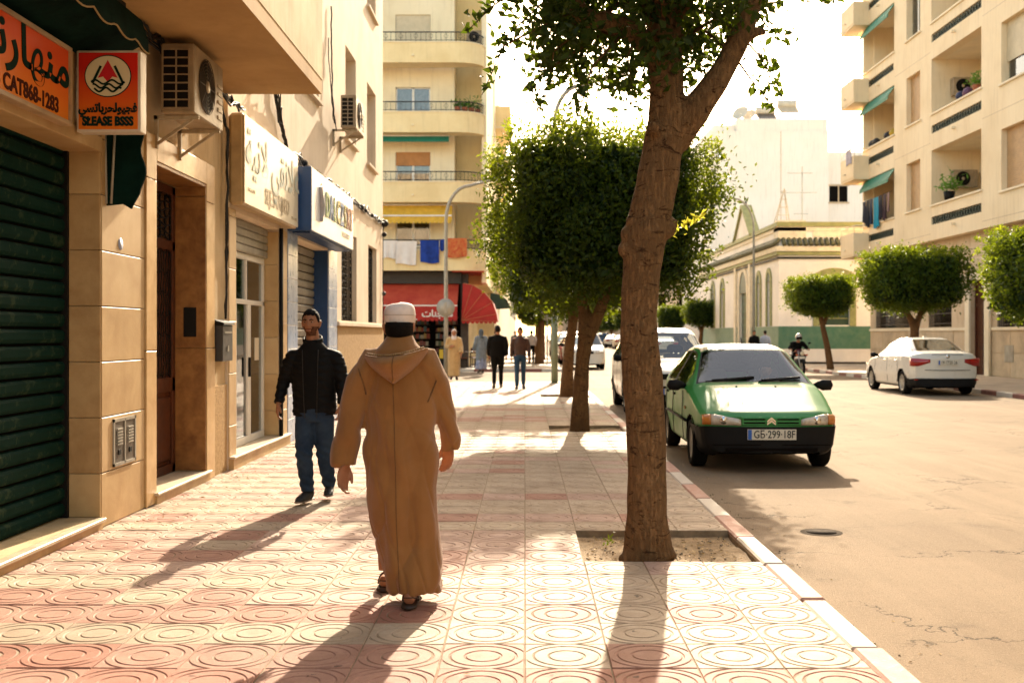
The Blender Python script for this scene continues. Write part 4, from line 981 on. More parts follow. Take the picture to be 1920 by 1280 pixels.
# ground floor
RX = 17.2
gw = [(49.6, 54.4, 1.83, 2.95), (44.7, 47.3, 1.83, 2.95), (41.4, 42.8, .0, 3.6), (35.5, 40.4, 1.75, 3.2)]
g = MB(); cutwall(g, 0, RX, .4, -45, 55.2, 0, 5.4, gw); weld(g.build('ground_wall', m_cladd, rbk))
bx('end_ground_wall', m_cladd, rbk, RX+.4, 30, 54.8, 55.19, 0, 5.4); bx('inner', m_dark, rbk, RX+1.2, RX+1.3, 20, 54.8, 0, 5.3)
y = 20.0
while y < 55:
    for z0, z1 in ((.02, .85), (.87, 1.68), (3.65, 4.5), (4.52, 5.38)):
        if not (z0 < 3.6 and 41.2 < y+.8 and y < 43): MB().box(RX-.02, RX+.002, y+.008, min(y+1.74, 55.15), z0, z1).build('cladding_slab', random.choice((m_cladd, M('tan stone cladding pale', (0.60,.46,.30), .6, var=.15, vscale=1.5, streak=.2), M('tan stone cladding dark', (0.52,.385,.24), .6, var=.15, vscale=1.5, streak=.2))), rbk, bevel=.004)
    y += 1.75
bx('string_course', m_cr2, rbk, RX-.06, RX, 20, 41.3, 1.69, 1.80); bx('string_course', m_cr2, rbk, RX-.06, RX, 42.9, 55.2, 1.69, 1.80)
for (a, b, c, d) in (gw[0], gw[1], gw[3]):
    w_ = bx('window', m_dark, rbk, RX+.30, RX+.34, a, b, c, d); bx('pane', m_glw, w_, RX+.25, RX+.26, a, b, c, d)
    g = MB(); n = int((b-a)/.16)
    for i in range(n): y = a+.05+(b-a-.1)*i/(n-1); g.cyl((RX+.06,y,c),(RX+.06,y,d),.014,n=4)
    for zz in (c+.15, (c+d)/2, d-.15): g.bar((RX+.06,a,zz),(RX+.06,b,zz),.03)
    g.build('window_grille', M('brown iron', (.06,.04,.025), .6, var=.1), w_)
d_ = bx('door', m_wood, rbk, RX+.20, RX+.26, 41.4, 42.8, 0, 3.6)
for q in ((41.4,42.8,2.6,2.72),(41.4,41.52,0,3.6),(42.68,42.8,0,3.6),(42.05,42.15,0,2.6)): bx('rail', m_wood, d_, RX+.16, RX+.2, *q)
bx('door_surround', m_cr2, rbk, RX-.07, RX+.01, 41.0, 41.395, 0, 3.9); bx('door_surround', m_cr2, rbk, RX-.07, RX+.01, 42.805, 43.2, 0, 3.9); bx('door_lintel', m_cr2, rbk, RX-.08, RX+.01, 41.0, 43.2, 3.605, 3.92)
bx('meter_box', m_gsteel, rbk, RX-.035, RX-.021, 39.0, 39.7, .55, 1.15); MB().tube([(RX-.08,40.85,0),(RX-.08,40.85,4.2),(RX-.08,41.6,4.4)], .05, 6).build('pipe', m_cr2, rbk)
# things on its balconies
for k, (zz, lab) in enumerate(((S0+.75, 'air conditioner in the lower open loggia above a potted plant'), (S0+SH_+.78, 'air conditioner in the upper open loggia of the cream block'))):
    o = ac_unit('air_conditioner', lab, 0, .35, 0, 1.0, 0, .72, detail=False); o.rotation_euler.z = -math.pi/2; o.location = (UX+.75, 45.65, zz)
for k, (y, lab) in enumerate(((52.5, 'upper'), )): pass
for k in range(3):
    z = S0+k*SH_; o = empty('window_awning', (UX, 52.5, z+2.2), ('teal awning over the washing line on the cream block', 'teal awning of the middle end loggia on the cream block', 'teal awning of the upper end loggia on the cream block')[k], 'awning')
    MB().prism([(UX+.05, z+2.3), (UX-.28, z+1.82), (UX-.29, z+1.66), (UX-.27, z+1.66), (UX-.26, z+1.8), (UX+.05, z+2.24)], 1, 50.35, 54.6).build('canvas', m_teal, o)
wl = empty('washing_line', (UX, 52.6, S0+1.2), 'clothes line of dark and turquoise garments in the end loggia', 'laundry')
MB().cyl((UX-.1,50.3,S0+1.25),(UX-.1,54.8,S0+1.25),.012,n=4).build('line', m_cab, wl)
for i, (y, wd, h, c) in enumerate(((54.3,.45,1.05,(.012,.014,.03)),(53.75,.4,1.3,(.01,.012,.02)),(53.2,.42,1.2,(.02,.03,.06)),(52.5,.75,1.45,(.01,.24,.36)),(51.8,.4,1.1,(.015,.012,.02)),(51.2,.5,1.2,(.05,.025,.03)),(50.7,.3,.9,(.30,.18,.16)))):
    o = cloth('garment', '', y-wd/2, y+wd/2, S0+1.25-h, S0+1.22, M('cloth %d' % i, c, .9, var=.1), y=0)
    for v in o.data.vertices: v.co = Vector((UX-.12+v.co.y, v.co.x, v.co.z)) - Vector(wl.location)
    o.parent = wl
    for kk in ('label', 'category', 'group'):
        if kk in o: del o[kk]
tw = cloth('hanging_cloth', 'pale lilac towel over the end balcony of the cream block', -.45, .45, S0+SH_-.65, S0+SH_+.55-.45, M('lilac towel', (.40,.36,.42), .9, var=.15, vscale=5), y=0)
for v in tw.data.vertices: v.co = Vector((15.97+v.co.y*.3, 54.7+v.co.x, v.co.z))
tw['group'] = 'washing on the cream block'
def pot(x, y, z, s, lab, mat=m_terr):
    o = empty('potted_plant', (x, y, z), lab, 'potted plant'); MB().tube([(x,y,z),(x,y,z+.3*s)], [.14*s,.19*s], 10).build('pot', mat, o)
    g = MB()
    for _ in range(120):
        p = Vector((x,y,z+.38*s))+Vector((random.gauss(0,.17*s), random.gauss(0,.28*s), abs(random.gauss(0,.2*s)))); a = Vector((random.gauss(0,1),random.gauss(0,1),random.gauss(0,1))).normalized()*.11*s; b = Vector((random.gauss(0,1),random.gauss(0,1),random.gauss(0,1))).normalized()*.035*s
        g.add([p-a, p+b, p+a, p-b], [(0,1,2,3)])
    g.build('leaves', m_lf2, o)
pot(UX+.2, 44.3, S0+.075, 1.25, 'leafy plant in a dark pot on the lower loggia sill', m_black)
pot(UX+.2, 41.6, S0+SH_+.075, .9, 'small plant at the end of the upper loggia sill')
for i, (y, z, lab, c) in enumerate(((53.9, S0+SH_, 'dark round pot on the end loggia sill, nearest the corner', (.02,.02,.02)), (53.3, S0+SH_, 'dark pot on the end loggia sill, second from the corner', (.03,.025,.02)), (51.6, S0+SH_, 'black bundle on the end loggia sill', (.015,.012,.015)), (50.8, S0+SH_, 'yellow jug on the end loggia sill', (.5,.32,.02)), (43.0, S0+SH_, 'navy bundle on the upper loggia sill', (.02,.025,.07)), (42.3, S0+SH_, 'purple bundle on the upper loggia sill', (.13,.05,.10)))):
    tag(MB().tube([(UX+.15,y,z+.072),(UX+.15,y,z+.2),(UX+.15,y,z+.34),(UX+.15,y,z+.42)], [.15,.22,.17,.05], 10).build('sill_pot' if 'bundle' not in lab else 'bundle', M('sill thing %d' % i, c, .6, var=.1)), lab, 'pot' if 'bundle' not in lab else 'bundle')

# ================================================================ white and green arched building
m_wg = M('white limewash', (0.86, 0.80, 0.72), 0.85, spec=.2, var=.08, vscale=.5, streak=.12)
m_oli = M('olive trim', (0.30, 0.30, 0.115), 0.7, var=.15); m_gt = M('green zellige dado', (0.058, 0.155, 0.098), 0.45, var=.35, vscale=2.5, col2=(0.11, 0.20, 0.125), bump=.2, bscale=12)
m_cream = M('cream moulding', (0.78, 0.68, 0.50), 0.8, var=.12, streak=.2); m_gti = M('dull green roof tile', (0.12, 0.12, 0.06), 0.6, var=.2)
wgb = empty('arched_building', (14.2, 62, 0), 'low white building with olive arches, green tiled eaves and green dado', 'building')
AX, AY = 14.2, 62.0
g = MB(); arches = [(64.0, 64.9), (66.8, 67.7), (70.8, 73.2), (79.0, 80.2), (83.0, 84.2)]
hol = [(a, b, 2.0 if i != 2 else 0.0, 4.6 if i != 2 else 4.2) for i, (a, b) in enumerate(arches)]
cutwall(g, 0, AX, .5, AY, 90, 0, 7.75, hol); weld(g.build('street_wall', m_wg, wgb))
g = MB(); cutwall(g, 1, AY+.004, .5, AX+.004, 34, 0, 7.74, [(16.45, 18.15, 2.05, 4.6)]); weld(g.build('end_wall', m_wg, wgb))
bx('inner', m_dark, wgb, AX+1.2, AX+1.3, AY+.6, 89, 0, 7); bx('inner', m_dark, wgb, AX+1.3, 33, AY+1.2, AY+1.3, 0, 7); bx('roof', m_wg, wgb, AX+.3, 34, AY+.3, 90, 6.9, 7.1)
def arch_x(y0, y1, z0, zs, x, w, mat, parent, name):
    """moulded arch round an opening in the street wall"""
    c = (y0+y1)/2; r = (y1-y0)/2; o = [(y0, z0)]+[(c-r*math.cos(math.pi*k/12), zs+r*1.15*math.sin(math.pi*k/12)) for k in range(13)]+[(y1, z0)]
    q = [(y0-w, z0)]+[(c-(r+w)*math.cos(math.pi*k/12), zs+(r*1.15+w)*math.sin(math.pi*k/12)) for k in range(13)]+[(y1+w, z0)]
    n = len(o); g = MB(); vs_ = [(x-.08,a,b) for a,b in o]+[(x-.08,a,b) for a,b in q]+[(x+.01,a,b) for a,b in o]+[(x+.01,a,b) for a,b in q]
    fs_ = [(i,i+1,n+i+1,n+i) for i in range(n-1)]+[(i,2*n+i,2*n+i+1,i+1) for i in range(n-1)]+[(n+i,n+i+1,3*n+i+1,3*n+i) for i in range(n-1)]
    return g.add(vs_, fs_).build(name, mat, parent)
for i, (a, b) in enumerate(arches):
    r = (b-a)/2; zt = hol[i][3]; arch_x(a, b, hol[i][2], zt-.01, AX, .28 if i != 2 else .4, m_oli if i != 2 else m_cream, wgb, 'arch_moulding')
    # glazed lunette panel fills the head of each arch
    w_ = bx('arched_window' if i != 2 else 'arched_door', M('dark green joinery', (.03,.06,.035), .5, var=.1), wgb, AX+.12, AX+.2, a, b, hol[i][2], zt)
    g = MB(); c = (a+b)/2; g.prism([(c-r*math.cos(math.pi*k/12), zt+r*1.15*math.sin(math.pi*k/12)) for k in range(13)], 0, AX-.04, AX+.02); g.build('lunette', MATS['dark green joinery'], w_)
    for z in np.arange(hol[i][2]+.3, zt, .45): bx('glazing_bar', m_oli if i != 2 else m_gt, w_, AX+.09, AX+.121, a, b, z, z+.05)
    bx('glazing_bar', m_oli, w_, AX+.085, AX+.119, (a+b)/2-.04, (a+b)/2+.04, hol[i][2], zt)
for y in (69.6, 74.4): bx('pilaster', m_cream, wgb, AX-.14, AX, y-.3, y+.3, 0, 6.3)
# end window with olive arch
w_ = bx('arched_window', MATS['dark green joinery'], wgb, 16.45, 18.15, AY+.15, AY+.2, 2.05, 4.6)
for z in np.arange(2.4, 4.5, .5): bx('glazing_bar', m_oli, w_, 16.45, 18.15, AY+.11, AY+.149, z, z+.05)
for x0, x1 in ((16.1, 16.45), (18.15, 18.5)): bx('window_trim', m_oli, wgb, x0, x1, AY-.07, AY+.003, 2.0, 4.62)
g = MB(); g.prism([(17.3-1.2*math.cos(math.pi*k/14), 4.62+.62*math.sin(math.pi*k/14)) for k in range(15)], 1, AY-.06, AY+.003); g.build('arch_moulding', m_oli, wgb)
# dado, base, mouldings, tiled eaves, parapet
bx('dado', m_gt, wgb, AX-.03, AX, AY-.03, 70.3, .72, 1.98); bx('dado', m_gt, wgb, AX-.03, AX, 73.7, 90, .72, 1.98); bx('dado', m_gt, wgb, AX+.001, 34, AY-.03, AY+.003, .72, 1.98)
bx('plinth', m_wg, wgb, AX-.05, AX, AY-.05, 90, 0, .718); bx('plinth', m_wg, wgb, AX+.001, 34, AY-.05, AY+.003, 0, .718)
for (z0, z1, p, m_) in ((5.75, 5.85, .10, m_black), (5.95, 6.15, .16, m_oli), (6.16, 6.45, .22, m_cream), (7.55, 7.8, .14, m_oli), (7.3, 7.5, .06, m_cream)):
    bx('moulding', m_, wgb, AX-p, AX+.02, AY-p, 90, z0, z1); bx('moulding', m_, wgb, AX+.021, 34, AY-p, AY+.02, z0, z1)
y = AY-.2
while y < 89: MB().tube([(AX+.02,y+.14,6.86),(AX-.34,y+.14,6.52)], .125, 7).build('eave_tile', m_gti, wgb); y += .30 if y < 75 else .6
x = AX+.1
while x < 21: MB().tube([(x+.14,AY+.02,6.86),(x+.14,AY-.34,6.52)], .125, 7).build('eave_tile', m_gti, wgb); x += .30
bx('corner_pier', m_cream, wgb, AX-.06, AX+1.5, AY-.06, AY+1.0, 6.87, 7.9); bx('parapet_panel', m_cream, wgb, AX+1.9, 24, AY-.04, AY+.003, 6.98, 7.28)
# gable with small tiled ridge above the doorway
g = MB(); g.prism([(69.4, 7.8), (74.6, 7.8), (72.0, 9.7)], 0, AX-.05, AX+.4); g.build('gable', m_wg, wgb)
for a, b in (((69.2, 7.75), (72.0, 9.85)), ((74.8, 7.75), (72.0, 9.85))): g = MB(); g.bar((AX+.15, a[0], a[1]), (AX+.15, b[0], b[1]), .7, .16, up=(0,0,1)); g.build('gable_ridge', m_oli, wgb)
MB().tube([(AX+.15,72,9.8),(AX+.15,72,10.4)], [.1,.02], 6).build('finial', m_black, wgb)
# tall blank building behind
m_blank = M('white blank wall', (0.84, 0.77, 0.68), 0.9, spec=.1, var=.12, vscale=.12, col2=(0.76, 0.67, 0.56), streak=.3)
tb = empty('blank_tower', (20, 96, 0), 'tall blank white building with water heaters on its roof', 'building')
bx('wall', m_blank, tb, 15.9, 26.0, 95, 112, 0, 18.9); bx('parapet', m_blank, tb, 18.2, 25.98, 95.2, 111.9, 18.9, 20.0); bx('parapet', m_blank, tb, 16.3, 18.19, 96, 111.9, 18.9, 19.6)
bx('rear_wing', m_blank, tb, 26.0, 33, 98, 115, 0, 17.6); w_ = bx('window', m_dark, tb, 26.9, 28.5, 97.98, 98.0, 13.2, 14.6); bx('frame', m_cladd, w_, 26.75, 28.65, 97.93, 97.979, 14.6, 14.75); bx('frame', m_cladd, w_, 26.75, 28.65, 97.93, 97.979, 13.05, 13.2); bx('frame', m_cladd, w_, 27.65, 27.75, 97.93, 97.979, 13.2, 14.6)
bx('joint', m_cladd, tb, 21.9, 21.95, 94.985, 94.999, 0, 18.9)
m_tank = M('cream tank', (.60,.52,.40), .5, var=.1); m_pan = M('solar panel', (.10,.07,.05), .3, var=.1)
for (x, z, lab) in ((21.0, 20.0, 'low solar water heater on the blank tower roof'), (22.9, 20.6, 'raised solar water heater on the blank tower roof')):
    o = empty('water_heater', (x, 97, z), lab, 'water heater'); MB().cyl((x-.8,97,z+1.0),(x+.8,97,z+1.0),.38,n=12).build('tank', m_tank, o)
    MB().prism([(95.6,z+.0),(95.7,z-.02),(97,z+.8),(96.9,z+.85)], 0, x-.8, x+.8).build('panel', m_pan if z < 20.3 else m_cladd, o)
    for xx in (x-.7, x+.7): MB().cyl((xx,97,20),(xx,97,z+.7),.05,n=5).build('leg', m_gsteel, o)
for (x, r, lab) in ((18.9, .75, 'larger satellite dish on the blank tower roof'), (19.7, .6, 'smaller satellite dish beside the larger one')):
    o = empty('satellite_dish', (x, 97, 20), lab, 'satellite dish'); n = 16; d = Vector((-.5,-.6,.5)).normalized(); a = d.cross(Vector((0,0,1))).normalized(); b = a.cross(d); c = Vector((x,97,20+r))
    g = MB(); g.loft([[c+(a*math.cos(2*math.pi*k/n)+b*math.sin(2*math.pi*k/n))*r*t+d*(.25*r*t*t) for k in range(n)] for t in (.02,.4,.75,1)], False); g.build('bowl', m_tank, o); MB().cyl((x,97.3,19.9),(x,97.1,20+r),.05,n=5).build('mast', m_gsteel, o)
an = empty('roof_antenna', (16.9, 66, 7), 'television aerial on the white arched building roof', 'antenna')
MB().cyl((17.0,68,7),(17.0,68,11.8),.03,n=5).build('mast', m_gsteel, an)
for (z, l) in ((11.4,.9),(10.2,1.3),(8.9,.5)): MB().cyl((17-l,68,z),(17+l*.7,68,z),.02,n=4).build('rod', m_gsteel, an)
g = MB(); [g.cyl((14.7+sx*.4,63.5+sy*.3,7.8),(14.9,63.7,9.9),.025,n=4) for sx in (-1,1) for sy in (-1,1)]; [g.cyl((14.4+.06*k,63.5,7.9+.45*k),(15.2-.06*k,63.5,7.9+.45*k),.02,n=4) for k in range(5)]
tag(g.build('roof_lattice', m_rust), 'small rusty lattice frame on the corner pier of the arched building', 'lattice frame')
# far end of the street
fe = [(6.5, 14, 190, 230, 11, 'far cream block closing the street', (0.62,.50,.36)), (13.6, 26, 118, 190, 12, 'far apartment row behind the arched building', (0.64,.54,.40)), (8.4, 9.8, 168, 175, 6.3, 'far orange fronted house', (.60,.28,.08)), (-2.0, -14, 142, 260, 14, 'far pale row on the cafe side', (.62,.52,.38))]
for (x0, x1, y0, y1, h, lab, c) in fe:
    o = empty('distant_building', ((x0+x1)/2, y0, 0), lab, 'building'); bx('wall', M('far render %d' % int(y0), c, .9, var=.1, vscale=.2), o, x0, x1, y0, y1, 0, h); bx('roof', MATS['far render %d' % int(y0)], o, x0-.2 if x0 < x1 else x0+.2, x1, y0-.15, y1, h+.01, h+.4)
    for k in range(int((y1-y0)/7)):
        for z in np.arange(4.2, h-1, 3.1): bx('window', m_dark, o, x0-.03, x0+.02, y0+2+k*7, y0+4+k*7, z, z+1.4)
    for k in range(max(1, int(abs(x1-x0)/2.2))):
        for z in np.arange(1.4, h-1, 3.1): q = min(x0,x1)+.6+k*2.2; bx('window', m_dark, o, q, q+.8, y0-.03, y0+.02, z, z+1.3)
for k in range(3):
    for z in (4.3, 7.4, 10.2): bx('balcony', m_yel2, bpy.data.objects['distant_building.002'] if 'distant_building.002' in bpy.data.objects else None, 12.7, 13.598, 120+k*9, 125+k*9, z, z+1.1)
# ================================================================ trees
def barkmat(name, c1, c2, c3):
    m = bpy.data.materials.new(name); m.use_nodes = True; N = m.node_tree.nodes; L = m.node_tree.links; b = N['Principled BSDF']
    b.inputs['Roughness'].default_value = .85; b.inputs['Specular IOR Level'].default_value = .15
    tc = N.new('ShaderNodeTexCoord')
    def mp(s):
        x = N.new('ShaderNodeMapping'); x.inputs['Scale'].default_value = s; L.new(tc.outputs['Object'], x.inputs[0]); return x.outputs[0]
    def nz(v, sc, d=5, r=.6, dist=0):
        n = N.new('ShaderNodeTexNoise'); n.inputs['Scale'].default_value = sc; n.inputs['Detail'].default_value = d; n.inputs['Roughness'].default_value = r; n.inputs['Distortion'].default_value = dist; L.new(v, n.inputs[0]); return n.outputs[0]
    def rp(f, a, bb):
        r = N.new('ShaderNodeValToRGB'); r.color_ramp.elements[0].position = a; r.color_ramp.elements[1].position = bb; L.new(f, r.inputs[0]); return r.outputs[0]
    def mx(f, A, B):
        x = N.new('ShaderNodeMix'); x.data_type = 'RGBA'; L.new(f, x.inputs[0])
        for s, v in ((6, A), (7, B)):
            if isinstance(v, tuple): x.inputs[s].default_value = (*v, 1)
            else: L.new(v, x.inputs[s])
        return x.outputs[2]
    big = rp(nz(mp((1,1,.6)), 4.0, 5, .6), .35, .7)
    scar = rp(nz(mp((4.2,4.2,11)), 1.5, 7, .74, 1.1), .55, .63)     # short dark cross scars
    fine = rp(nz(mp((26,26,6)), 2.0, 4, .7), .45, .75)
    c = mx(big, c1, c2); c = mx(fine, c, tuple(v*.62 for v in c1)); c = mx(scar, c, c3); L.new(c, b.inputs['Base Color'])
    add = N.new('ShaderNodeMath'); add.operation = 'ADD'; L.new(nz(mp((8,8,22)), 2.0, 6, .7, .5), add.inputs[0]); L.new(fine, add.inputs[1])
    bn = N.new('ShaderNodeBump'); bn.inputs['Strength'].default_value = 1.0; bn.inputs['Distance'].default_value = .03; L.new(add.outputs[0], bn.inputs['Height']); L.new(bn.outputs[0], b.inputs['Normal'])
    return m
m_bark = barkmat('ficus bark', (0.265, 0.152, 0.070), (0.200, 0.110, 0.048), (0.060, 0.030, 0.013))
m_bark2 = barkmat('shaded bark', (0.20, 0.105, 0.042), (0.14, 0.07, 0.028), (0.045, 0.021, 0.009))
m_leaf = leafmat('ficus leaf', (0.006, 0.018, 0.003), (0.020, 0.048, 0.006), (0.14, 0.20, 0.007), .28)
m_leafc = leafmat('clipped ficus leaf', (0.006, 0.019, 0.003), (0.025, 0.056, 0.006), (0.26, 0.33, 0.008), .28)
m_shoot_lit = leafmat('young backlit shoot leaf', (0.030, 0.075, 0.008), (0.095, 0.155, 0.014), (0.40, 0.46, 0.015), .42)  # young shoots, coloured brighter to carry the sun's light along the crown edges
m_leafr = leafmat('toplit clipped leaf', (0.008, 0.025, 0.003), (0.036, 0.074, 0.008), (0.30, 0.38, 0.010), .32)  # lighter green puts the light on the crown tops into the leaf colour
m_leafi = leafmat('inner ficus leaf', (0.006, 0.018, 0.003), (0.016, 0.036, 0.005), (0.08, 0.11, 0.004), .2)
m_sprig = leafmat('young yellow leaf', (0.16, 0.20, 0.02), (0.24, 0.26, 0.03), (0.55, 0.52, 0.05), .55)

def leaf_mesh(name, C, size, seed=1, up=0.0, aspect=.46, droop=None):
    rng = np.random.default_rng(seed); n = len(C)
    d = rng.normal(size=(n,3)); 
    if droop is not None: d = d*.8+np.array(droop)
    d /= np.linalg.norm(d, axis=1)[:,None]
    u = rng.normal(size=(n,3)); u[:,2] += up; u -= d*(u*d).sum(1)[:,None]; u /= np.linalg.norm(u, axis=1)[:,None]
    s = np.cross(d, u); L_ = size*rng.uniform(.65, 1.25, n)[:,None]; W = L_*aspect
    base = C-d*L_*.5
    V = np.stack([base, base+d*L_*.45+s*W*.5+u*L_*.07, base+d*L_-u*L_*.06, base+d*L_*.45-s*W*.5+u*L_*.07], 1).reshape(-1,3)
    F = np.empty((n*2,3), np.int32); i = np.arange(n)*4
    F[0::2] = np.stack([i, i+1, i+2], 1); F[1::2] = np.stack([i, i+2, i+3], 1)
    me = bpy.data.meshes.new(name); me.vertices.add(len(V)); me.vertices.foreach_set('co', V.ravel().astype(np.float32))
    me.loops.add(F.size); me.loops.foreach_set('vertex_index', F.ravel())
    me.polygons.add(len(F)); me.polygons.foreach_set('loop_start', np.arange(0, F.size, 3, dtype=np.int32)); me.polygons.foreach_set('loop_total', np.full(len(F), 3, np.int32))
    me.update(calc_edges=True); return me
def block_points(n, r, seed, power=5.0, shell=.80, rough=.11, clump=.12):
    """points through a clipped, slightly ragged crown: most near the skin, gathered in small clumps"""
    rng = np.random.default_rng(seed); k = n//9
    p = rng.uniform(-1, 1, (k,3)); ar = np.array([r[1]*r[2], r[0]*r[2], r[0]*r[1]]); ax = rng.choice(3, k, p=ar/ar.sum()); p[np.arange(k), ax] = rng.choice([-1., 1.], k)
    p /= np.maximum(1, (np.abs(p)**power).sum(1)[:,None]**(1/power))
    ph = rng.uniform(0, 6.28, 9)
    wob_ = 1+rough*(np.sin(p[:,0]*5+ph[0])*np.sin(p[:,1]*4+ph[1])+np.sin(p[:,2]*6+ph[2])*np.sin(p[:,0]*9+ph[3])*.7+np.sin(p[:,1]*11+ph[4])*.35)
    t = 1-np.abs(rng.normal(size=k))*(1-shell); t = np.clip(t, .15, 1.03)
    tp = 1-.30*np.clip((-.25-p[:,2])/.75, 0, 1); p[:,0] *= tp; p[:,1] *= tp
    p = p*(t*wob_)[:,None]*np.array(r)
    q = np.repeat(p, 9, 0)+rng.normal(size=(k*9,3))*clump
    return q
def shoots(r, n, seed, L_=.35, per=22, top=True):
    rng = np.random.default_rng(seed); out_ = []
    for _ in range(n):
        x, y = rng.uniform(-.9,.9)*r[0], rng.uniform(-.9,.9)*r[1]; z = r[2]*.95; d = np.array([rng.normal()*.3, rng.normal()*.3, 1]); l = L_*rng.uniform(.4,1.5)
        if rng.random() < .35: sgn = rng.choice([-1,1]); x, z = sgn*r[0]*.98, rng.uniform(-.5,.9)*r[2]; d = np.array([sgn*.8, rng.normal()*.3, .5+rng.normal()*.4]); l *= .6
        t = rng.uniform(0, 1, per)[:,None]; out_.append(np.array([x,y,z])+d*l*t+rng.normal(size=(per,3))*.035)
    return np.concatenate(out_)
def limb_mesh(name, mat, parent, tubes, vox, knobs=(), n=18, rough=.05, seed=3):
    rnd = random.Random(seed); g = MB()
    for pts, rad in tubes:
        # resample with Catmull-Rom for a natural sweep
        P_ = [Vector(p) for p in pts]; out_, ro = [], []
        for i in range(len(P_)-1):
            a, b, c, d = P_[max(i-1,0)], P_[i], P_[i+1], P_[min(i+2,len(P_)-1)]
            for k in range(6):
                t = k/6; out_.append(.5*((2*b)+(c-a)*t+(2*a-5*b+4*c-d)*t*t+(3*b-a-3*c+d)*t**3)); ro.append((rad[i]+(rad[i+1]-rad[i])*t))
        out_.append(P_[-1]); ro.append(rad[-1])
        ph = [rnd.uniform(0,6.3) for _ in range(4)]
        g.tube(out_, ro, n, jit=lambda i,k: 1+rough*(math.sin(2*math.pi*k/n*2+ph[0]+i*.25)+.6*math.sin(2*math.pi*k/n*3+ph[1]-i*.4)+.35*math.sin(i*1.3+ph[2])))
    for c, r in knobs: g.sph(c, r, 12, 8)
    o = g.build(name, mat, parent); return voxelize(o, vox, 3)
# ---- big street tree beside the walker
def q1(px, py, dy=0): v = at(px, py, 7.8+dy); return v
t1 = empty('ficus_tree', (.873, 7.8, -.05), 'tall bare-trunked street tree with a knotted stem beside the walking man in the robe', 'tree')
S = 1/266.7
trk = [((1216,1046),.215),((1215,1025),.190),((1214,960),.163),((1212,850),.153),((1204,700),.149),((1198,600),.135),((1202,510),.152),((1212,440),.172),((1224,380),.155),((1237,310),.153),((1250,230),.150),((1249,160),.138),((1246,80),.130),((1248,0),.128),((1258,-120),.11),((1270,-260),.07)]
limbs = [([q1(*p) for p, _ in trk], [r*.91 for _, r in trk]),
         ([q1(1252,130), q1(1205,75,-.05), q1(1150,45,-.1), q1(1098,32,-.12), q1(1078,-10,-.1), q1(1085,-120,-.1)], [.10,.075,.07,.062,.06,.04]),
         ([q1(1262,268), q1(1300,212,-.05), q1(1350,140,-.05), q1(1395,50,0), q1(1412,-20,0), q1(1440,-150,.1)], [.10,.108,.088,.08,.075,.05]),
         ([q1(1390,75), q1(1420,60,-.05), q1(1436,62,-.08)], [.05,.035,.02]),
         ([q1(1247,60), q1(1275,-20,.2), q1(1320,-120,.4)], [.09,.075,.05]),
         ([q1(1216,1042), q1(1262,1052,-.05)], [.11,.03]), ([q1(1216,1042), q1(1160,1050,.0)], [.11,.03]), ([q1(1216,1040), q1(1220,1062,-.1)], [.11,.04])]
limb_mesh('trunk', m_bark, t1, limbs, .016, [(q1(1174,468,-.04), .062), (q1(1180,440,-.04), .066), (q1(1186,415,-.05), .05), (q1(1250,430,-.02), .068), (q1(1261,420,-.01), .042), (q1(1303,212,-.06), .105), (q1(1228,240,-.14), .05)], n=22)
bx_c = np.array([.80, 7.85, 4.86]); rng = np.random.default_rng(11)
cl = []
while len(cl) < 640:
    p = rng.uniform(-1, 1, 3); rr = (abs(p[0])**2.4+abs(p[1])**2.4+abs(p[2])**2.2)
    if rr < 1 and (p[2] < .35 or rng.random() < .3): cl.append(bx_c+p*np.array([1.12, 1.25, 1.58]))
cl = np.array(cl)
# open window between the stem and the right limb
keep = ~((np.abs((cl[:,0]/cl[:,1]*FPX+984)-1308) < 34) & (np.abs(626-(cl[:,2]-CAMH)/cl[:,1]*FPX-185) < 75))
cl = cl[keep]
px_ = cl[:,0]/cl[:,1]*FPX+984; py_ = 626-(cl[:,2]-CAMH)/cl[:,1]*FPX
cl = cl[~((cl[:,1] < 7.95) & (px_ > 1050) & (px_ < 1290) & (py_ > -60) & (py_ < 170) & (rng.random(len(cl)) < .55))]
pts = np.repeat(cl, 40, 0)+rng.normal(size=(len(cl)*40,3))*np.array([.085,.085,.075])
spr = []
SPR = ((930,120,0,-.10,-.22,26),(1000,175,.1,.03,-.12,24),(1100,160,-.3,-.06,-.20,36),(1090,110,.2,.0,-.2,26),(1180,130,-.2,.02,-.15,26),(1440,130,.0,.10,-.16,34),(1425,170,.1,.1,-.12,24),(1455,60,0,.10,-.06,26),(1535,-5,.2,.14,-.02,22),(905,30,0,-.1,-.1,28),(1035,120,-.2,-.02,-.14,26),(1310,60,.3,0,-.1,30),(960,60,.2,-.1,-.1,30))
for (px, py, dy, dx, dz, n_) in SPR:
    b_ = np.array(q1(px, py, dy)); t = rng.uniform(-.6, 1, n_)[:,None]; spr.append(b_+np.array([dx, 0, dz])*t+rng.normal(size=(n_,3))*.035)
sprig_ends = [(np.array(q1(px, py, dy)), dx, dz) for (px, py, dy, dx, dz, n_) in SPR]
link('crown', leaf_mesh('crown', np.concatenate([pts]+spr)-np.array(t1.location), .082, 5, aspect=.5), m_leaf, t1)
g = MB()
for _ in range(46):
    i = rng.integers(len(cl)); c = Vector(cl[i]); a = Vector((.98, 7.8, 3.6)).lerp(c, .25); g.tube([a, a.lerp(c,.5)+Vector((0,0,.08)), c], [.018,.012,.005], 5)
for (b_, dx, dz) in sprig_ends:
    b_ = Vector(b_); i_ = Vector((.95+(b_.x-.95)*.45, 7.85+(b_.y-7.85)*.5, b_.z+.42)); g.tube([i_, b_.lerp(i_, .5)+Vector((0,0,.05)), b_-Vector((dx*.6,0,dz*.6)), b_+Vector((dx,0,dz))], [.012,.009,.006,.003], 5)
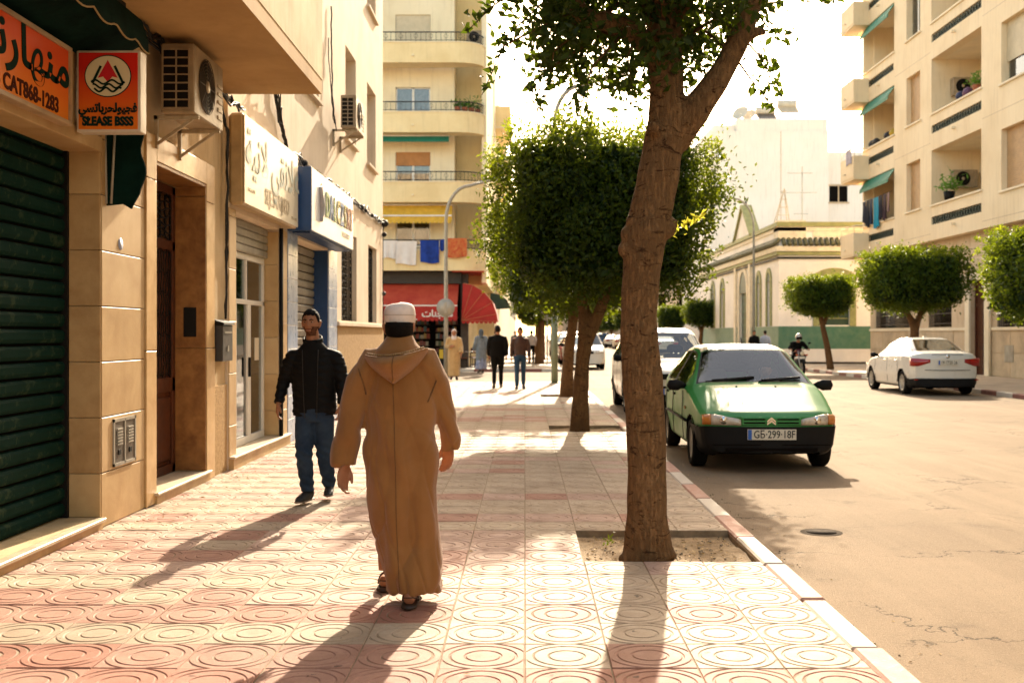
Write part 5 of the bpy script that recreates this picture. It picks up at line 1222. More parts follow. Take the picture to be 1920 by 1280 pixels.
g.build('twigs', m_bark2, t1)
# small bright sprig sprouting from the knot
b_ = np.array(q1(1262,432)); t = rng.uniform(0, 1, 44)[:,None]
link('sprig', leaf_mesh('sprig', b_-np.array(t1.location)+np.array([.20,-.05,.10])*t+rng.normal(size=(44,3))*.025, .055, 8, aspect=.5), m_sprig, t1)
# ---- two clipped trees farther along the pavement
def clipped_tree(name, label, base, crown_c, r, n, size, seed, limbs, group=None, nshoot=26, mat=m_leafc, shootL=.35, vox=.03, power=5.0, rough=.11):
    o = empty(name, base, label, 'tree', group); bv = Vector(base)
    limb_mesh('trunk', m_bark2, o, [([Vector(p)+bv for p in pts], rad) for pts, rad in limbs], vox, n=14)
    P_ = block_points(n, r, seed, power, rough=rough)
    if nshoot: link('shoots', leaf_mesh('shoots', shoots(r, nshoot, seed+1, shootL)+np.array(crown_c)-np.array(base), size, seed+3), m_shoot_lit, o)
    link('crown', leaf_mesh('crown', P_+np.array(crown_c)-np.array(base), size, seed), mat, o)
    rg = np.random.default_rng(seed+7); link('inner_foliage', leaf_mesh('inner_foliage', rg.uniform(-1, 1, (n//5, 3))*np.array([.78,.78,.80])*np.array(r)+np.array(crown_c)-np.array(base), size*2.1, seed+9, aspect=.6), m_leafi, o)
    return o
clipped_tree('ficus_tree', 'clipped street tree with forked trunk just behind the big stem', (.90, 18.2, -.05), (1.24, 18.2, 3.44), (1.66, 1.45, 1.24), 60000, .088, 21,
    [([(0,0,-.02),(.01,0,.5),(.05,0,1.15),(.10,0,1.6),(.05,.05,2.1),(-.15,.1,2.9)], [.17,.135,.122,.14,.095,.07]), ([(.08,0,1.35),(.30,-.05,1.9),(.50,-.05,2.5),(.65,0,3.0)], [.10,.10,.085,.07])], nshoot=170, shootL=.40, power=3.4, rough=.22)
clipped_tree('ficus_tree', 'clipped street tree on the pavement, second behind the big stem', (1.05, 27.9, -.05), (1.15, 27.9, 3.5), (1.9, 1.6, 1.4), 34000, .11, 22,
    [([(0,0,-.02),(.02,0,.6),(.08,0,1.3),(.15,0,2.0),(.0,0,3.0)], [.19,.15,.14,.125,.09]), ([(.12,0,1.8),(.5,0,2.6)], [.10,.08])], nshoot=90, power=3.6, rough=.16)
far_l = [(.75, 58, 'clipped tree past the side street, first beyond the crossing'), (1.0, 66, 'clipped tree past the side street, second beyond the crossing'), (1.0, 76, 'clipped tree past the side street, third beyond the crossing'), (1.0, 90, 'clipped tree past the side street, fourth beyond the crossing')]
proto = None
for i, (x, y, lab) in enumerate(far_l):
    if proto is None:
        proto = clipped_tree('ficus_tree', lab, (x, y, 0), (x, y, 3.35), (1.35, 1.5, 1.05), 13000, .15, 31, [([(0,0,-.02),(.02,0,.9),(.15,0,1.8),(0,0,3)], [.26,.2,.18,.12])], 'trees past the side street', 14)
    else:
        o = copy_tree(proto); o.location = (x, y, 0); o.rotation_euler.z = i*1.6; o['label'] = lab; o['group'] = 'trees past the side street'
# ---- clipped box-headed trees on the opposite pavement
YL = [([(0,0,-.02),(.0,0,1.0),(.06,0,1.7),(-.2,0,2.3),(-.5,0,2.8)], [.20,.16,.15,.10,.07]), ([(.05,0,1.5),(.25,0,2.2),(.55,0,2.8)], [.13,.10,.07])]
ST = [([(0,0,-.02),(-.15,0,1.0),(-.35,0,1.9),(-.5,0,2.6)], [.16,.13,.12,.09]), ([(-.35,0,1.8),(-.05,0,2.6)], [.09,.07])]
clipped_tree('clipped_tree', 'small box-clipped tree with a leaning trunk beside the motorcyclist', (13.45, 48.8, 0), (13.0, 48.8, 3.22), (1.32, 1.2, .74), 20000, .12, 41, ST, 'box-clipped trees on the opposite pavement', 46, mat=m_leafr, shootL=.12)
clipped_tree('clipped_tree', 'wide box-clipped tree with forked trunk behind the white saloon car', (13.5, 38.6, 0), (13.45, 38.6, 3.42), (1.70, 1.4, .96), 28000, .115, 42, YL, 'box-clipped trees on the opposite pavement', 60, mat=m_leafr, shootL=.15)
clipped_tree('clipped_tree', 'box-clipped tree cut by the right edge of the picture', (13.6, 28.8, 0), (13.75, 28.8, 3.10), (1.62, 1.4, 1.10), 26000, .11, 43, YL, 'box-clipped trees on the opposite pavement', 60, mat=m_leafr, shootL=.15)
for i, (x, y, lab) in enumerate(((13.3, 84, 'farther round-clipped tree showing above the green car roof, nearer of the pair'), (13.2, 100, 'farther round-clipped tree showing above the green car roof, farther of the pair'))):
    clipped_tree('clipped_tree', lab, (x, y, 0), (x+.1, y, 3.1), (1.32, 1.3, .85), 9000, .17, 51+i, YL, 'box-clipped trees on the opposite pavement', 12, shootL=.2, vox=.05)
p2 = None
for i, y in enumerate((135, 148, 162)):
    lab = 'distant clipped tree at the end of the street, %s' % ('nearest of three', 'middle of three', 'farthest of three')[i]
    if p2 is None: p2 = clipped_tree('clipped_tree', lab, (12.2, y, 0), (12.2, y, 3.2), (1.5,1.4,1.2), 3000, .2, 61, YL, 'distant clipped trees', 6, vox=.06)
    else: o = copy_tree(p2); o.location = (12.0-i*.5, y, 0); o['label'] = lab
# little weed in the first pit
o = tag(link('weed', leaf_mesh('weed', np.array([.62, 8.3, -.03])+np.abs(rng.normal(size=(26,3)))*np.array([.015,.015,.05])+rng.normal(size=(26,3))*np.array([.018,.018,0]), .03, 9), m_leafc), 'small green weed growing in the tree pit beside the big stem', 'weed')

# ================================================================ street furniture
m_pole = M('grey galvanised pole', (0.30, 0.29, 0.25), 0.5, metal=.3, var=.12, vscale=4); m_gpole = M('grey green paint', (0.17, 0.20, 0.125), 0.55, var=.15, vscale=3, streak=.2)
def street_lamp(label, x, y, z, h, arm, z0=0, low=None, r=.075):
    """curved-arm street lamp; arm = signed reach along x"""
    o = empty('street_lamp', (x, y, z0), label, 'street lamp', 'street lamps'); s_ = 1 if arm > 0 else -1; A = abs(arm)
    pts = [(x,y,z0),(x,y,z0+h*.35),(x,y,h-A*.95)]+[(x+s_*(A*.55)*(1-math.cos(a)), y, h-A*.95+A*.8*math.sin(a)) for a in [math.pi/2*k/7 for k in range(1,8)]]+[(x+arm*.8, y, h-.12)]
    MB().tube(pts, [r*1.1, r]+[r*.8]*(len(pts)-3)+[r*.55], 10).build('pole', m_pole, o)
    if low: MB().cyl((x,y,z0),(x,y,low),r*1.25,r*1.15,n=12).build('pole_sleeve', m_gpole, o); MB().box(x-.16,x+.16,y-.16,y+.16,z0,z0+.03).build('base_plate', m_gpole, o)
    hx = x+arm*.78
    g = MB(); g.tube([(hx,y,h-.13),(hx+s_*.15,y,h-.08),(hx+s_*.5,y,h+.0),(hx+s_*.75,y,h+.02)], [(.05,.05),(.13,.06),(.15,.07),(.05,.03)], 10, flat=(0,1,0)); g.build('lamp_head', M('lamp head grey', (.33,.33,.31), .5, var=.1), o)
    MB().sph((hx+s_*.42,y,h-.06),(.2,.1,.04),10,6).build('lens', M('lamp lens', (.5,.48,.42), .2, var=0), o)
    return o
street_lamp('tall street lamp with green lower post beside the trees on the near pavement', .94, 35, 0, 9.6, 1.5, low=2.2, r=.085)
street_lamp('grey street lamp in front of the yellow corner building', -2.7, 38, 0, 6.85, 1.5, z0=0, r=.07)
street_lamp('slender street lamp in front of the arched white building', 13.35, 64.7, 0, 9.75, -2.1, r=.08)
def disc_sign(label, x, y, zc, r, pole=True, z0=0, mat=None):
    o = empty('traffic_sign', (x, y, z0), label, 'traffic sign', 'traffic signs seen from behind')
    MB().cyl((x,y-.05,zc),(x,y-.035,zc),r,n=26).build('plate', mat or M('sign back aluminium', (.36,.35,.31), .5, metal=.3, var=.1), o)
    g = MB(); g.box(x-.04,x+.04,y-.075,y-.052,zc-r*.6,zc+r*.6); g.build('clamp', m_pole, o)
    if pole: MB().cyl((x,y,z0),(x,y,zc+r+.05),.035,n=8).build('pole', m_pole, o)
disc_sign('round sign plate clamped to the grey lamp post, seen from behind', -2.7, 37.88, 2.45, .31, False)
disc_sign('round sign on a pole past the side street, nearer one', 1.15, 57, 2.55, .32); disc_sign('round sign on a pole past the side street, farther one', 1.5, 63, 2.5, .3)
# cafe tables and chairs
m_cane = M('red brown cafe wood', (.16,.045,.02), .5, var=.2)
def chair(x, y, rz, lab):
    o = empty('cafe_chair', (0,0,0), lab, 'chair', 'cafe chairs under the dome awning')
    MB().box(-.21,.21,-.21,.21,.43,.47).build('seat', m_cane, o, bevel=.01); MB().prism([(-.2,.62),(.2,.62),(.17,.88),(-.17,.88)],1,.19,.225).build('backrest', m_cane, o)
    for a, b in ((-1,-1),(1,-1)): MB().cyl((.18*a,.18*b,0),(.17*a,.17*b,.44),.018,n=6).build('leg', m_black, o)
    for a in (-1, 1): MB().tube([(.19*a,.22,0),(.18*a,.19,.45),(.18*a,.21,.85)], .018, 6).build('leg', m_black, o)
    o.location = (x, y, 0); o.rotation_euler.z = rz
def cafe_table(x, y, lab):
    o = empty('cafe_table', (x,y,0), lab, 'table', 'cafe tables'); MB().cyl((x,y,.72),(x,y,.75),.33,n=18).build('tabletop', M('marble top', (.5,.44,.36), .35, var=.2), o); MB().cyl((x,y,.02),(x,y,.72),.025,n=8).build('column', m_black, o)
    MB().cyl((x,y,0),(x,y,.03),.22,.18,n=14).build('foot', m_black, o)
for k, (x, y, rz) in enumerate(((-2.9,50.9,.4),(-2.2,51.3,-1.2),(-3.1,51.9,2.6),(-1.75,52.8,1.2),(-2.5,53.6,3.5),(-3.3,50.4,1.5))): chair(x, y, rz, 'red brown cafe chair under the dome awning, %s' % ('nearest the dark pillar','nearest the grey robed person','behind the first table','nearest the street','farthest back','leftmost')[k])
for k, (x, y) in enumerate(((-2.5,51.2),(-2.2,53.2))): cafe_table(x, y, ('small round cafe table in front of the dark pillar','small round cafe table farther under the dome awning')[k])
# ad stand in front of the shop
o = empty('display_stand', (-3.6, 50.2, 0), 'low display stand with yellow and blue packets under the red awning', 'display stand')
bx('stand', m_black, o, -3.9, -3.25, 50.2, 50.5, 0, .9); [bx('packet', M('packet %d' % k, c, .5), o, -3.87+k*.2, -3.69+k*.2, 50.17, 50.199, .45, .85) for k, c in enumerate(((.65,.42,.02),(.03,.08,.35),(.6,.55,.45)))]
# ================================================================ vehicles
m_tyre = M('tyre rubber', (0.010, 0.009, 0.008), 0.9, spec=.08, var=.2, vscale=8); m_rim = M('alloy rim', (0.42, 0.40, 0.36), 0.4, metal=.7, var=.1); m_hub = M('dark wheel cover', (0.06, 0.055, 0.05), 0.5, var=.15)
m_plas = M('black bumper plastic', (0.009, 0.008, 0.0075), 0.65, spec=.15, var=.15, vscale=4); m_seal = M('window rubber', (0.010, 0.010, 0.010), 0.6, var=0)
m_seat = M('seat fabric', (0.060, 0.058, 0.060), 0.9, var=.15); m_chr = M('chrome', (0.75, 0.73, 0.70), 0.12, metal=1.0, var=0)
m_cgl = glass('car glass', (0.80, 0.85, 0.83), .02); m_cgd = glass('tinted car glass', (0.30, 0.34, 0.32), .2)
m_hl = M('headlamp lens', (0.60, 0.52, 0.42), 0.18, spec=.6, var=.25, vscale=14, col2=(.34,.28,.22), coat=.6); m_amb = M('amber lens', (0.50, 0.17, 0.03), 0.25, var=.15, coat=.5); m_rl = M('red lens', (0.40, 0.012, 0.01), 0.2, var=.25, vscale=8, coat=.6)
m_plate = M('number plate', (0.70, 0.64, 0.52), 0.45, var=.08); m_pblue = M('plate blue', (0.02, 0.10, 0.40), 0.45, var=0); m_pink = M('plate lettering', (0.015, 0.013, 0.012), .6, var=0)
def smooth1(a, k):
    if k < 1: return a
    w_ = np.exp(-.5*(np.arange(-3*k, 3*k+1)/k)**2); w_ /= w_.sum(); return np.convolve(np.pad(a, 3*k, mode='edge'), w_, mode='valid')
def car_body(root, T, paint, glassm, seal=.018, step=.022):
    """dense lofted shell sorted into paint, glass, seals and bumpers. T = tables along the length (front at y=0)"""
    L_ = T['L']; ys = np.unique(np.concatenate([[0,.008,.02,.035,.05], np.arange(.06, L_-.06, step), [L_-.05,L_-.035,L_-.02,L_-.008,L_]]))
    def tab(k, sm=3): p = np.array(T[k]); f = np.arange(0, L_+.005, .01); v = smooth1(np.interp(f, p[:,0], p[:,1]), sm); return np.interp(ys, f, v)
    zt, zb, wb, we = tab('ztop'), tab('zbelt'), tab('wbelt'), tab('wedge', 2); ze = zt-tab('drop', 2); zbot = tab('zbot')
    NS = [3, 4, 16, 22, 4, 20]; cols = []; seg = []
    for i, y in enumerate(ys):
        key = [(0,zbot[i]),(wb[i]*.86,zbot[i]),(wb[i]*.955,zbot[i]+.07),(wb[i]*1.012,zbot[i]+.36),(wb[i],zb[i]),(we[i],ze[i]),(we[i]*.80,(zt[i]*.86+ze[i]*.14)),(0,zt[i])]
        NSg = [3, 4, 10, 10, 22, 5, 20]; p = []; s_ = []
        for q in range(7):
            a, b = np.array(key[q]), np.array(key[q+1])
            for k in range(NSg[q]): p.append(a+(b-a)*k/NSg[q]); s_.append(q)
        p.append(np.array(key[-1])); s_.append(6); p = np.array(p)
        x = smooth1(p[:,0], 1); z = smooth1(p[:,1], 1); x[0] = 0; x[-1] = 0; cols.append(np.stack([x, z], 1)); seg = s_
    P_ = np.array(cols); ni, nj = P_.shape[:2]
    def warp(x, y):
        u = np.abs(x)/T['W']*2
        return y+T['fc']*u**2.4*np.clip(1-y/.9, 0, 1)-T['rc']*u**2.4*np.clip(1-(L_-y)/.9, 0, 1)
    Y = np.repeat(ys[:,None], nj, 1); X = P_[:,:,0]; Z = P_[:,:,1]
    quads = []   # (4 pts, seg, i)
    def emit(x, y, z, sg, kind):
        n, m = x.shape
        V = np.stack([x, warp(x, y), z], 2)
        for i in range(n-1):
            for j in range(m-1): quads.append(((V[i,j], V[i,j+1], V[i+1,j+1], V[i+1,j]) if kind == 'rear' else (V[i+1,j], V[i+1,j+1], V[i,j+1], V[i,j]))+(sg[j], kind, y[i,j], i))
    emit(X, Y, Z, seg, 'shell')
    for (i, kind) in ((0, 'front'), (ni-1, 'rear')):
        t = np.linspace(0, 1, 16)[:,None]; emit(t*X[i][None], np.full((16, nj), ys[i]), np.repeat(Z[i][None], 16, 0), seg, kind)
    groups = {}; bf, br = T['bump']
    for (a, b, c, d, sg, kind, y0, i) in quads:
        ctr = (a+b+c+d)/4; x, y, z = ctr; cls = ['body']
        if kind == 'shell':
            yi = y0; zbe = np.interp(yi, ys, zb); zed = np.interp(yi, ys, ze); wed = np.interp(yi, ys, we)
            if sg == 4 and zed-zbe > .12:
                for (p, q) in T['side']:
                    if p-seal < y < q+seal and zbe+.015 < z < zed-.022:
                        inn = p < y < q and zbe+.03 < z < zed-.022-seal; cls = ['side_glass' if inn else 'window_seal']; break
                else:
                    if T['side'][0][0] < y < T['side'][-1][1] and zbe+.015 < z < zed-.022: cls = ['window_seal']
            if sg >= 5:
                for (nm, (p, q)) in (('windscreen', T['ws']), ('rear_screen', T['rs'])):
                    if p-seal < y < q+seal and x < wed-.03: cls = [nm if p < y < q and x < wed-.03-seal*1.5 else 'window_seal']
            if sg in (1, 2, 3):
                for wy in T['axles']:
                    if (yi-wy)**2+(z-T['wr'])**2 < (T['wr']+.055)**2: cls = []
            if sg == 0: cls = ['underside']
        if cls == ['body']:
            if y < T['fbl'] and bf[0] < z < bf[1]: cls.append('front_bumper')
            if y > L_-T['rbl'] and br[0] < z < br[1]: cls.append('rear_bumper')
        for cname in cls:
            if cname == 'side_glass': cname += '|%d' % [q for q, (p_, q_) in enumerate(T['side']) if p_ < y < q_][0]
            groups.setdefault(cname, []).append((a, b, c, d))
    out_ = {}
    mats = {'body': paint, 'side_glass': glassm, 'windscreen': m_cgl if glassm is m_cgl else glassm, 'rear_screen': glassm, 'window_seal': m_seal, 'underside': m_plas, 'front_bumper': T.get('bm', m_plas), 'rear_bumper': T.get('rbm', m_plas)}
    for k, Q in groups.items():
        A = np.array(Q).reshape(-1,3); B = A.copy(); B[:,0] *= -1
        nq = len(Q); F = np.arange(nq*4).reshape(-1,4)
        if '|' in k:
            for VV in (A, B):
                me = bpy.data.meshes.new('side_glass'); me.from_pydata(VV.tolist(), [], F.tolist()); bm = bmesh.new(); bm.from_mesh(me); bmesh.ops.remove_doubles(bm, verts=bm.verts, dist=.0008)
                for f in bm.faces: f.smooth = True
                bm.to_mesh(me); bm.free(); link('side_glass', me, glassm, root)
            continue
        V = np.concatenate([A, B]); F2 = (F+nq*4)[:,::-1]
        me = bpy.data.meshes.new(k); me.from_pydata(V.tolist(), [], np.concatenate([F, F2]).tolist())
        bm = bmesh.new(); bm.from_mesh(me); bmesh.ops.remove_doubles(bm, verts=bm.verts, dist=.0008); bmesh.ops.dissolve_degenerate(bm, edges=bm.edges, dist=.0004); bm.normal_update()
        if 'bumper' in k:
            off = .028
            # outward = away from the middle of the car
            for v in bm.verts:
                n = v.normal; s_ = 1 if (n.x*v.co.x+n.y*(v.co.y-L_/2)) >= 0 else -1; v.co += n*off*s_
        for f in bm.faces: f.smooth = True
        bm.to_mesh(me); bm.free(); out_[k] = link(k, me, mats[k], root)
    return out_
def wheel(root, x, y, r, wd, style='cover', name='wheel'):
    """tyre on its own with rim as a sub-part; x<0 is the outer left side"""
    s_ = 1 if x > 0 else -1; n = 26
    def ring(rr, xx): return [(xx, y+rr*math.cos(2*math.pi*k/n), r+rr*math.sin(2*math.pi*k/n)) for k in range(n)]
    xo = x; xi = x-s_*wd
    g = MB(); g.loft([ring(r*.62, xi), ring(r*.9, xi), ring(r, xi+s_*.025), ring(r, xo-s_*.025), ring(r*.92, xo), ring(r*.66, xo-s_*.004), ring(r*.62, xo-s_*.03)], False); w_ = g.build('tyre', m_tyre, root, world=False); w_.name = name
    g = MB(); g.loft([ring(r*.64, xo-s_*.012), ring(r*.58, xo-s_*.02), ring(r*.2, xo-s_*.022), ring(.01, xo-s_*.018)], False)
    if style == 'alloy':
        g = MB(); g.loft([ring(r*.66, xo-s_*.008), ring(r*.6, xo-s_*.008), ring(r*.58, xo-s_*.04)], False)
        for k in range(11): a = 2*math.pi*k/11; g.bar((xo-s_*.02, y+.1*r*math.cos(a), r+.1*r*math.sin(a)), (xo-s_*.02, y+.62*r*math.cos(a), r+.62*r*math.sin(a)), .035, .02, up=(1,0,0))
        g.loft([ring(r*.2, xo-s_*.012), ring(.01, xo-s_*.008)], False)
        g2 = MB(); g2.loft([ring(r*.62, xo-s_*.06), ring(.01, xo-s_*.06)], False); g2.build('brake_disc', m_hub, w_, world=False)
        g.build('rim', m_rim, w_, world=False)
    else:
        g.build('rim', m_hub, w_, world=False)
    return w_
def liners(root, T):
    g = MB()
    for wy in T['axles']:
        for s_ in (-1, 1):
            rr = T['wr']+.06; n = 16; x0, x1 = s_*(T['W']/2-.02), s_*(T['W']/2-.30)
            R0 = [(x0, wy+rr*math.cos(math.pi*k/n), T['wr']+rr*math.sin(math.pi*k/n)) for k in range(n+1)]; R1 = [(x1, p[1], p[2]) for p in R0]
            g.add(R0+R1, [(k,k+1,n+2+k,n+1+k) for k in range(n)]); g.add(R1+[(x1, wy, .18)], [tuple(range(n+1))])
    g.box(-T['W']/2+.12, T['W']/2-.12, .35, T['L']-.3, .2, .3); g.build('wheel_well', m_dark, root, world=False)
def seats(root, rows, zc, w_=.26, driver=None):
    for (x, y) in rows:
        s_ = MB().tube([(x,y-.22,zc),(x,y+.05,zc-.02),(x,y+.22,zc)], [(w_,.06),(w_,.08),(w_,.06)], 12, flat=(1,0,0)).build('seat', m_seat, root, world=False)
        MB().tube([(x,y+.2,zc),(x,y+.28,zc+.3),(x,y+.34,zc+.55)], [(w_*.9,.07),(w_,.08),(w_*.75,.05)], 12, flat=(1,0,0)).build('seat_back', m_seat, s_, world=False)
        MB().sph((x,y+.36,zc+.68),(.13,.05,.10),12,8).build('headrest', m_seat, s_, world=False)
def plate(root, y, z, w_, h, txt, ny=-1, blue='left', bg=m_plate, x=0.0):
    """number plate at local y facing -y (ny=-1) or +y (ny=1)"""
    p = MB().box(x-w_/2, x+w_/2, y, y+.012*ny, z-h/2, z+h/2).build('number_plate', bg, root, world=False)
    sg = 1 if ny < 0 else -1; yo = y+.0125*ny
    MB().box(x-sg*w_*.5+sg*.004, x-sg*w_*.5+sg*w_*.085, yo, yo+.003*ny, z-h*.47, z+h*.47).build('plate_band', m_pblue, p, world=False)
    t = text_mesh('plate_text', txt, h*1.02, m_pink, None, frameM((x+sg*w_*.05, yo+.003*ny, z-.002), (sg,0,0), (0,0,1)), extrude=.001, bold=.0015, sx=.80); t.parent = p
    return p
# ---------------- green taxi
TX = dict(L=4.05, W=1.76, fc=.20, rc=.14, wr=.30, axles=(.80, 3.36), fbl=.62, rbl=.6, bump=((.20,.555),(.22,.58)),
  ztop=[(0,.66),(.03,.705),(.08,.735),(.3,.80),(.7,.93),(1.0,1.02),(1.08,1.04),(1.80,1.47),(2.0,1.515),(2.4,1.535),(3.0,1.515),(3.4,1.46),(3.55,1.40),(3.88,1.08),(4.0,.95),(4.05,.82)],
  drop=[(0,.02),(.9,.05),(1.08,.035),(1.8,.06),(3.4,.07),(3.9,.04),(4.05,.03)],
  zbelt=[(0,.60),(.05,.66),(.3,.735),(.7,.845),(1.05,.93),(1.5,.96),(3.4,1.02),(3.85,.97),(4.05,.76)],
  wbelt=[(0,.76),(.06,.80),(.25,.825),(.6,.845),(1.1,.865),(1.6,.875),(3.2,.87),(3.7,.83),(4.05,.74)],
  wedge=[(0,.70),(.06,.745),(.25,.77),(.6,.785),(1.0,.80),(1.10,.775),(1.80,.60),(2.1,.59),(3.3,.57),(3.6,.585),(3.9,.68),(4.05,.66)],
  zbot=[(0,.26),(.3,.2),(3.6,.2),(4.05,.3)], side=[(1.42,2.30),(2.42,3.10)], ws=(1.12,1.78), rs=(3.55,3.84))
m_green = M('taxi green paint', (0.018, 0.175, 0.032), 0.42, spec=.35, var=.15, vscale=1.6, col2=(0.024, 0.20, 0.042), coat=.12); m_cream_roof = M('taxi roof cream', (0.60, 0.50, 0.33), .4, var=.08, coat=.3)
tx = empty('taxi_car', (0,0,0), 'small green hatchback parked at the kerb, number plate facing the camera', 'car')
B_ = car_body(tx, TX, m_green, m_cgl)
# cream roof panel: part of the shell above the gutters
def split_part(o, name, mat, test):
    """move the faces that pass test(centre) into their own sibling part"""
    me = o.data; pick = [p.index for p in me.polygons if test(p.center)]
    if not pick: return None
    bm = bmesh.new(); bm.from_mesh(me); bm.faces.ensure_lookup_table(); S_ = set(pick); bmesh.ops.delete(bm, geom=[f for f in bm.faces if f.index not in S_], context='FACES'); m2 = bpy.data.meshes.new(name); bm.to_mesh(m2); bm.free()
    bm = bmesh.new(); bm.from_mesh(me); bm.faces.ensure_lookup_table(); bmesh.ops.delete(bm, geom=[f for f in bm.faces if f.index in S_], context='FACES'); bm.to_mesh(me); bm.free()
    return link(name, m2, mat, o.parent)
split_part(B_['body'], 'roof', m_cream_roof, lambda c: 1.82 < c.y < 3.42 and c.z > 1.40 and abs(c.x) < .565)
#split_part(B_['body'], 'bonnet', m_green, lambda c: .08 < c.y < 1.05 and abs(c.x) < .66+.1*min(c.y,1) and c.z > .69)
for (x, y) in ((-.86,.80),(.86,.80),(-.86,3.36),(.86,3.36)): wheel(tx, x, y, .30, .19)
liners(tx, TX); seats(tx, ((-.36,1.95),(.36,1.95)), .62); MB().tube([(-.62,2.95,.5),(-.6,2.95,.62),(.6,2.95,.62),(.62,2.95,.5)], [(.2,.12)]*4, 10).build('rear_seat', m_seat, tx, world=False)
g = MB(); g.prism([(1.16,.9),(1.62,.92),(1.66,.74),(1.16,.6)], 0, -.72, .72); g.build('dashboard', m_seat, tx, world=False)
g = MB(); g.tube([(.36+.18*math.cos(a), 1.72+.03*math.sin(a)*1.5, .93+.17*math.sin(a)) for a in [2*math.pi*k/20 for k in range(22)]], .014, 6); g.build('steering_wheel', m_plas, tx, world=False)
MB().box(-.11,.11,1.72,1.74,1.29,1.35).build('rear_view_mirror', m_plas, tx, world=False, bevel=.01)
def front_y(x): return TX['fc']*(abs(x)/.88)**2.4
for s_ in (-1, 1):
    # headlamp: curved lens following the corner, amber indicator outboard
    def lens(xs, z0, z1, nm, mat, lift=.012, par=None):
        g = MB(); n = len(xs); vs_ = []
        for k, x in enumerate(xs):
            f = k/(n-1); yy = front_y(x)-lift-.004
            for (z, dy) in ((z0(f), .0), ((z0(f)*.6+z1(f)*.4), -.012), (z1(f)*.85+z0(f)*.15, .0), (z1(f), .045)): vs_.append((s_*x, yy+dy, z))
            for (z, dy) in ((z1(f), .12), (z0(f), .06)): vs_.append((s_*x, yy+dy, z))
        fs_ = [(i*6+j, i*6+(j+1) % 6, (i+1)*6+(j+1) % 6, (i+1)*6+j) for i in range(n-1) for j in range(6)]+[tuple(range(6)), tuple(range((n-1)*6, n*6))]
        return g.add(vs_, fs_, True).build(nm, mat, par or tx, world=False)
    hl = lens(np.linspace(.36,.70,10), lambda f: .575, lambda f: .650+.055*f**.6, 'headlight', m_hl)
    lens(np.linspace(.705,.80,5), lambda f: .578, lambda f: .703-.012*f, 'indicator', m_amb)
    MB().cyl((s_*.56, front_y(.56)-.004, .635), (s_*.56, front_y(.56)-.032, .635), .048, n=14).build('bulb', m_chr, hl, world=False)
    # door mirror
    mr = MB().tube([(s_*.84,1.36,.98),(s_*.90,1.34,1.0),(s_*.95,1.33,1.0),(s_*1.06,1.33,1.0),(s_*1.08,1.34,1.0)], [(.03,.03),(.035,.05),(.05,.075),(.05,.07),(.02,.03)], 10, flat=(0,1,0)).build('door_mirror', m_plas, tx, world=False)
    for (y0, y1) in ((1.02,1.36),(2.36,2.375),(3.25,3.262)): pass
    g = MB(); 
    for yy in (1.36, 2.37, 3.12): g.tube([(s_*.868,yy,.30),(s_*.890,yy,.62),(s_*.878,yy+.01,.93)], .005, 4)
    g.build('door_gap', m_seal, tx, world=False)
    MB().tube([(s_*.888,1.0,.56),(s_*.895,1.6,.57),(s_*.895,3.0,.58)], .018, 6).build('rub_strip', m_plas, tx, world=False)
    for yy in (2.15, 2.95): MB().box(s_*.872, s_*.90, yy, yy+.14, .83, .86).build('door_handle', m_plas, tx, world=False, bevel=.005)
    MB().box(s_*.872, s_*.888, 1.12, 1.17, .70, .74).build('repeater', m_amb, tx, world=False, bevel=.005)
# grille panel with slots and badge
gp = MB().box(-.355,.355,-.010,.05,.578,.675).build('grille_panel', m_green, tx, world=False, bevel=.01)
for z in (.607, .648): 
    for s_ in (-1, 1): MB().box(s_*.07, s_*.33, -.0125, .0, z-.010, z+.010).build('grille_slot', m_dark, gp, world=False, bevel=.003)
g = MB()
for z in (.632, .600):
    for s_ in (-1, 1): g.add([(s_*.0,-.020,z+.045),(s_*.052,-.020,z),(s_*.052,-.020,z-.02),(0,-.020,z+.018),(s_*.0,-.010,z+.045),(s_*.052,-.010,z),(s_*.052,-.010,z-.02),(0,-.010,z+.018)], [(0,1,2,3),(0,4,5,1),(1,5,6,2),(2,6,7,3),(3,7,4,0)])
g.build('badge', m_chr, gp, world=False)
plate(tx, -.032, .47, .58, .125, 'GБ·299·18F')
MB().box(-.55,.55,-.029,-.02,.27,.31).build('bumper_slot', m_dark, tx, world=False, bevel=.01); MB().box(-.7,.7,-.026,-.018,.34,.352).build('bumper_groove', m_dark, tx, world=False)
g = MB()
for (a, b) in ((-.62,.02),(.02,.62)): 
    g.tube([(a if a < 0 else a+.04,1.085,1.055),(a+.3,1.10,1.075),(b,1.16,1.10)], .010, 5)
    g.bar((a+.08,1.10,1.072),(b,1.165,1.112), .014, .02)
g.build('wiper', m_plas, tx, world=False); MB().tube([(0,1.9,1.52),(0,1.98,1.62)], .006, 5).build('aerial', m_plas, tx, world=False)
for x in (-.25,.25): MB().sph((x,.93,1.0),(.014,.014,.008),8,5).build('washer_jet', m_plas, tx, world=False)
tx.location = (2.95, 13.28, -.12); tx.rotation_euler.z = R(-.6)
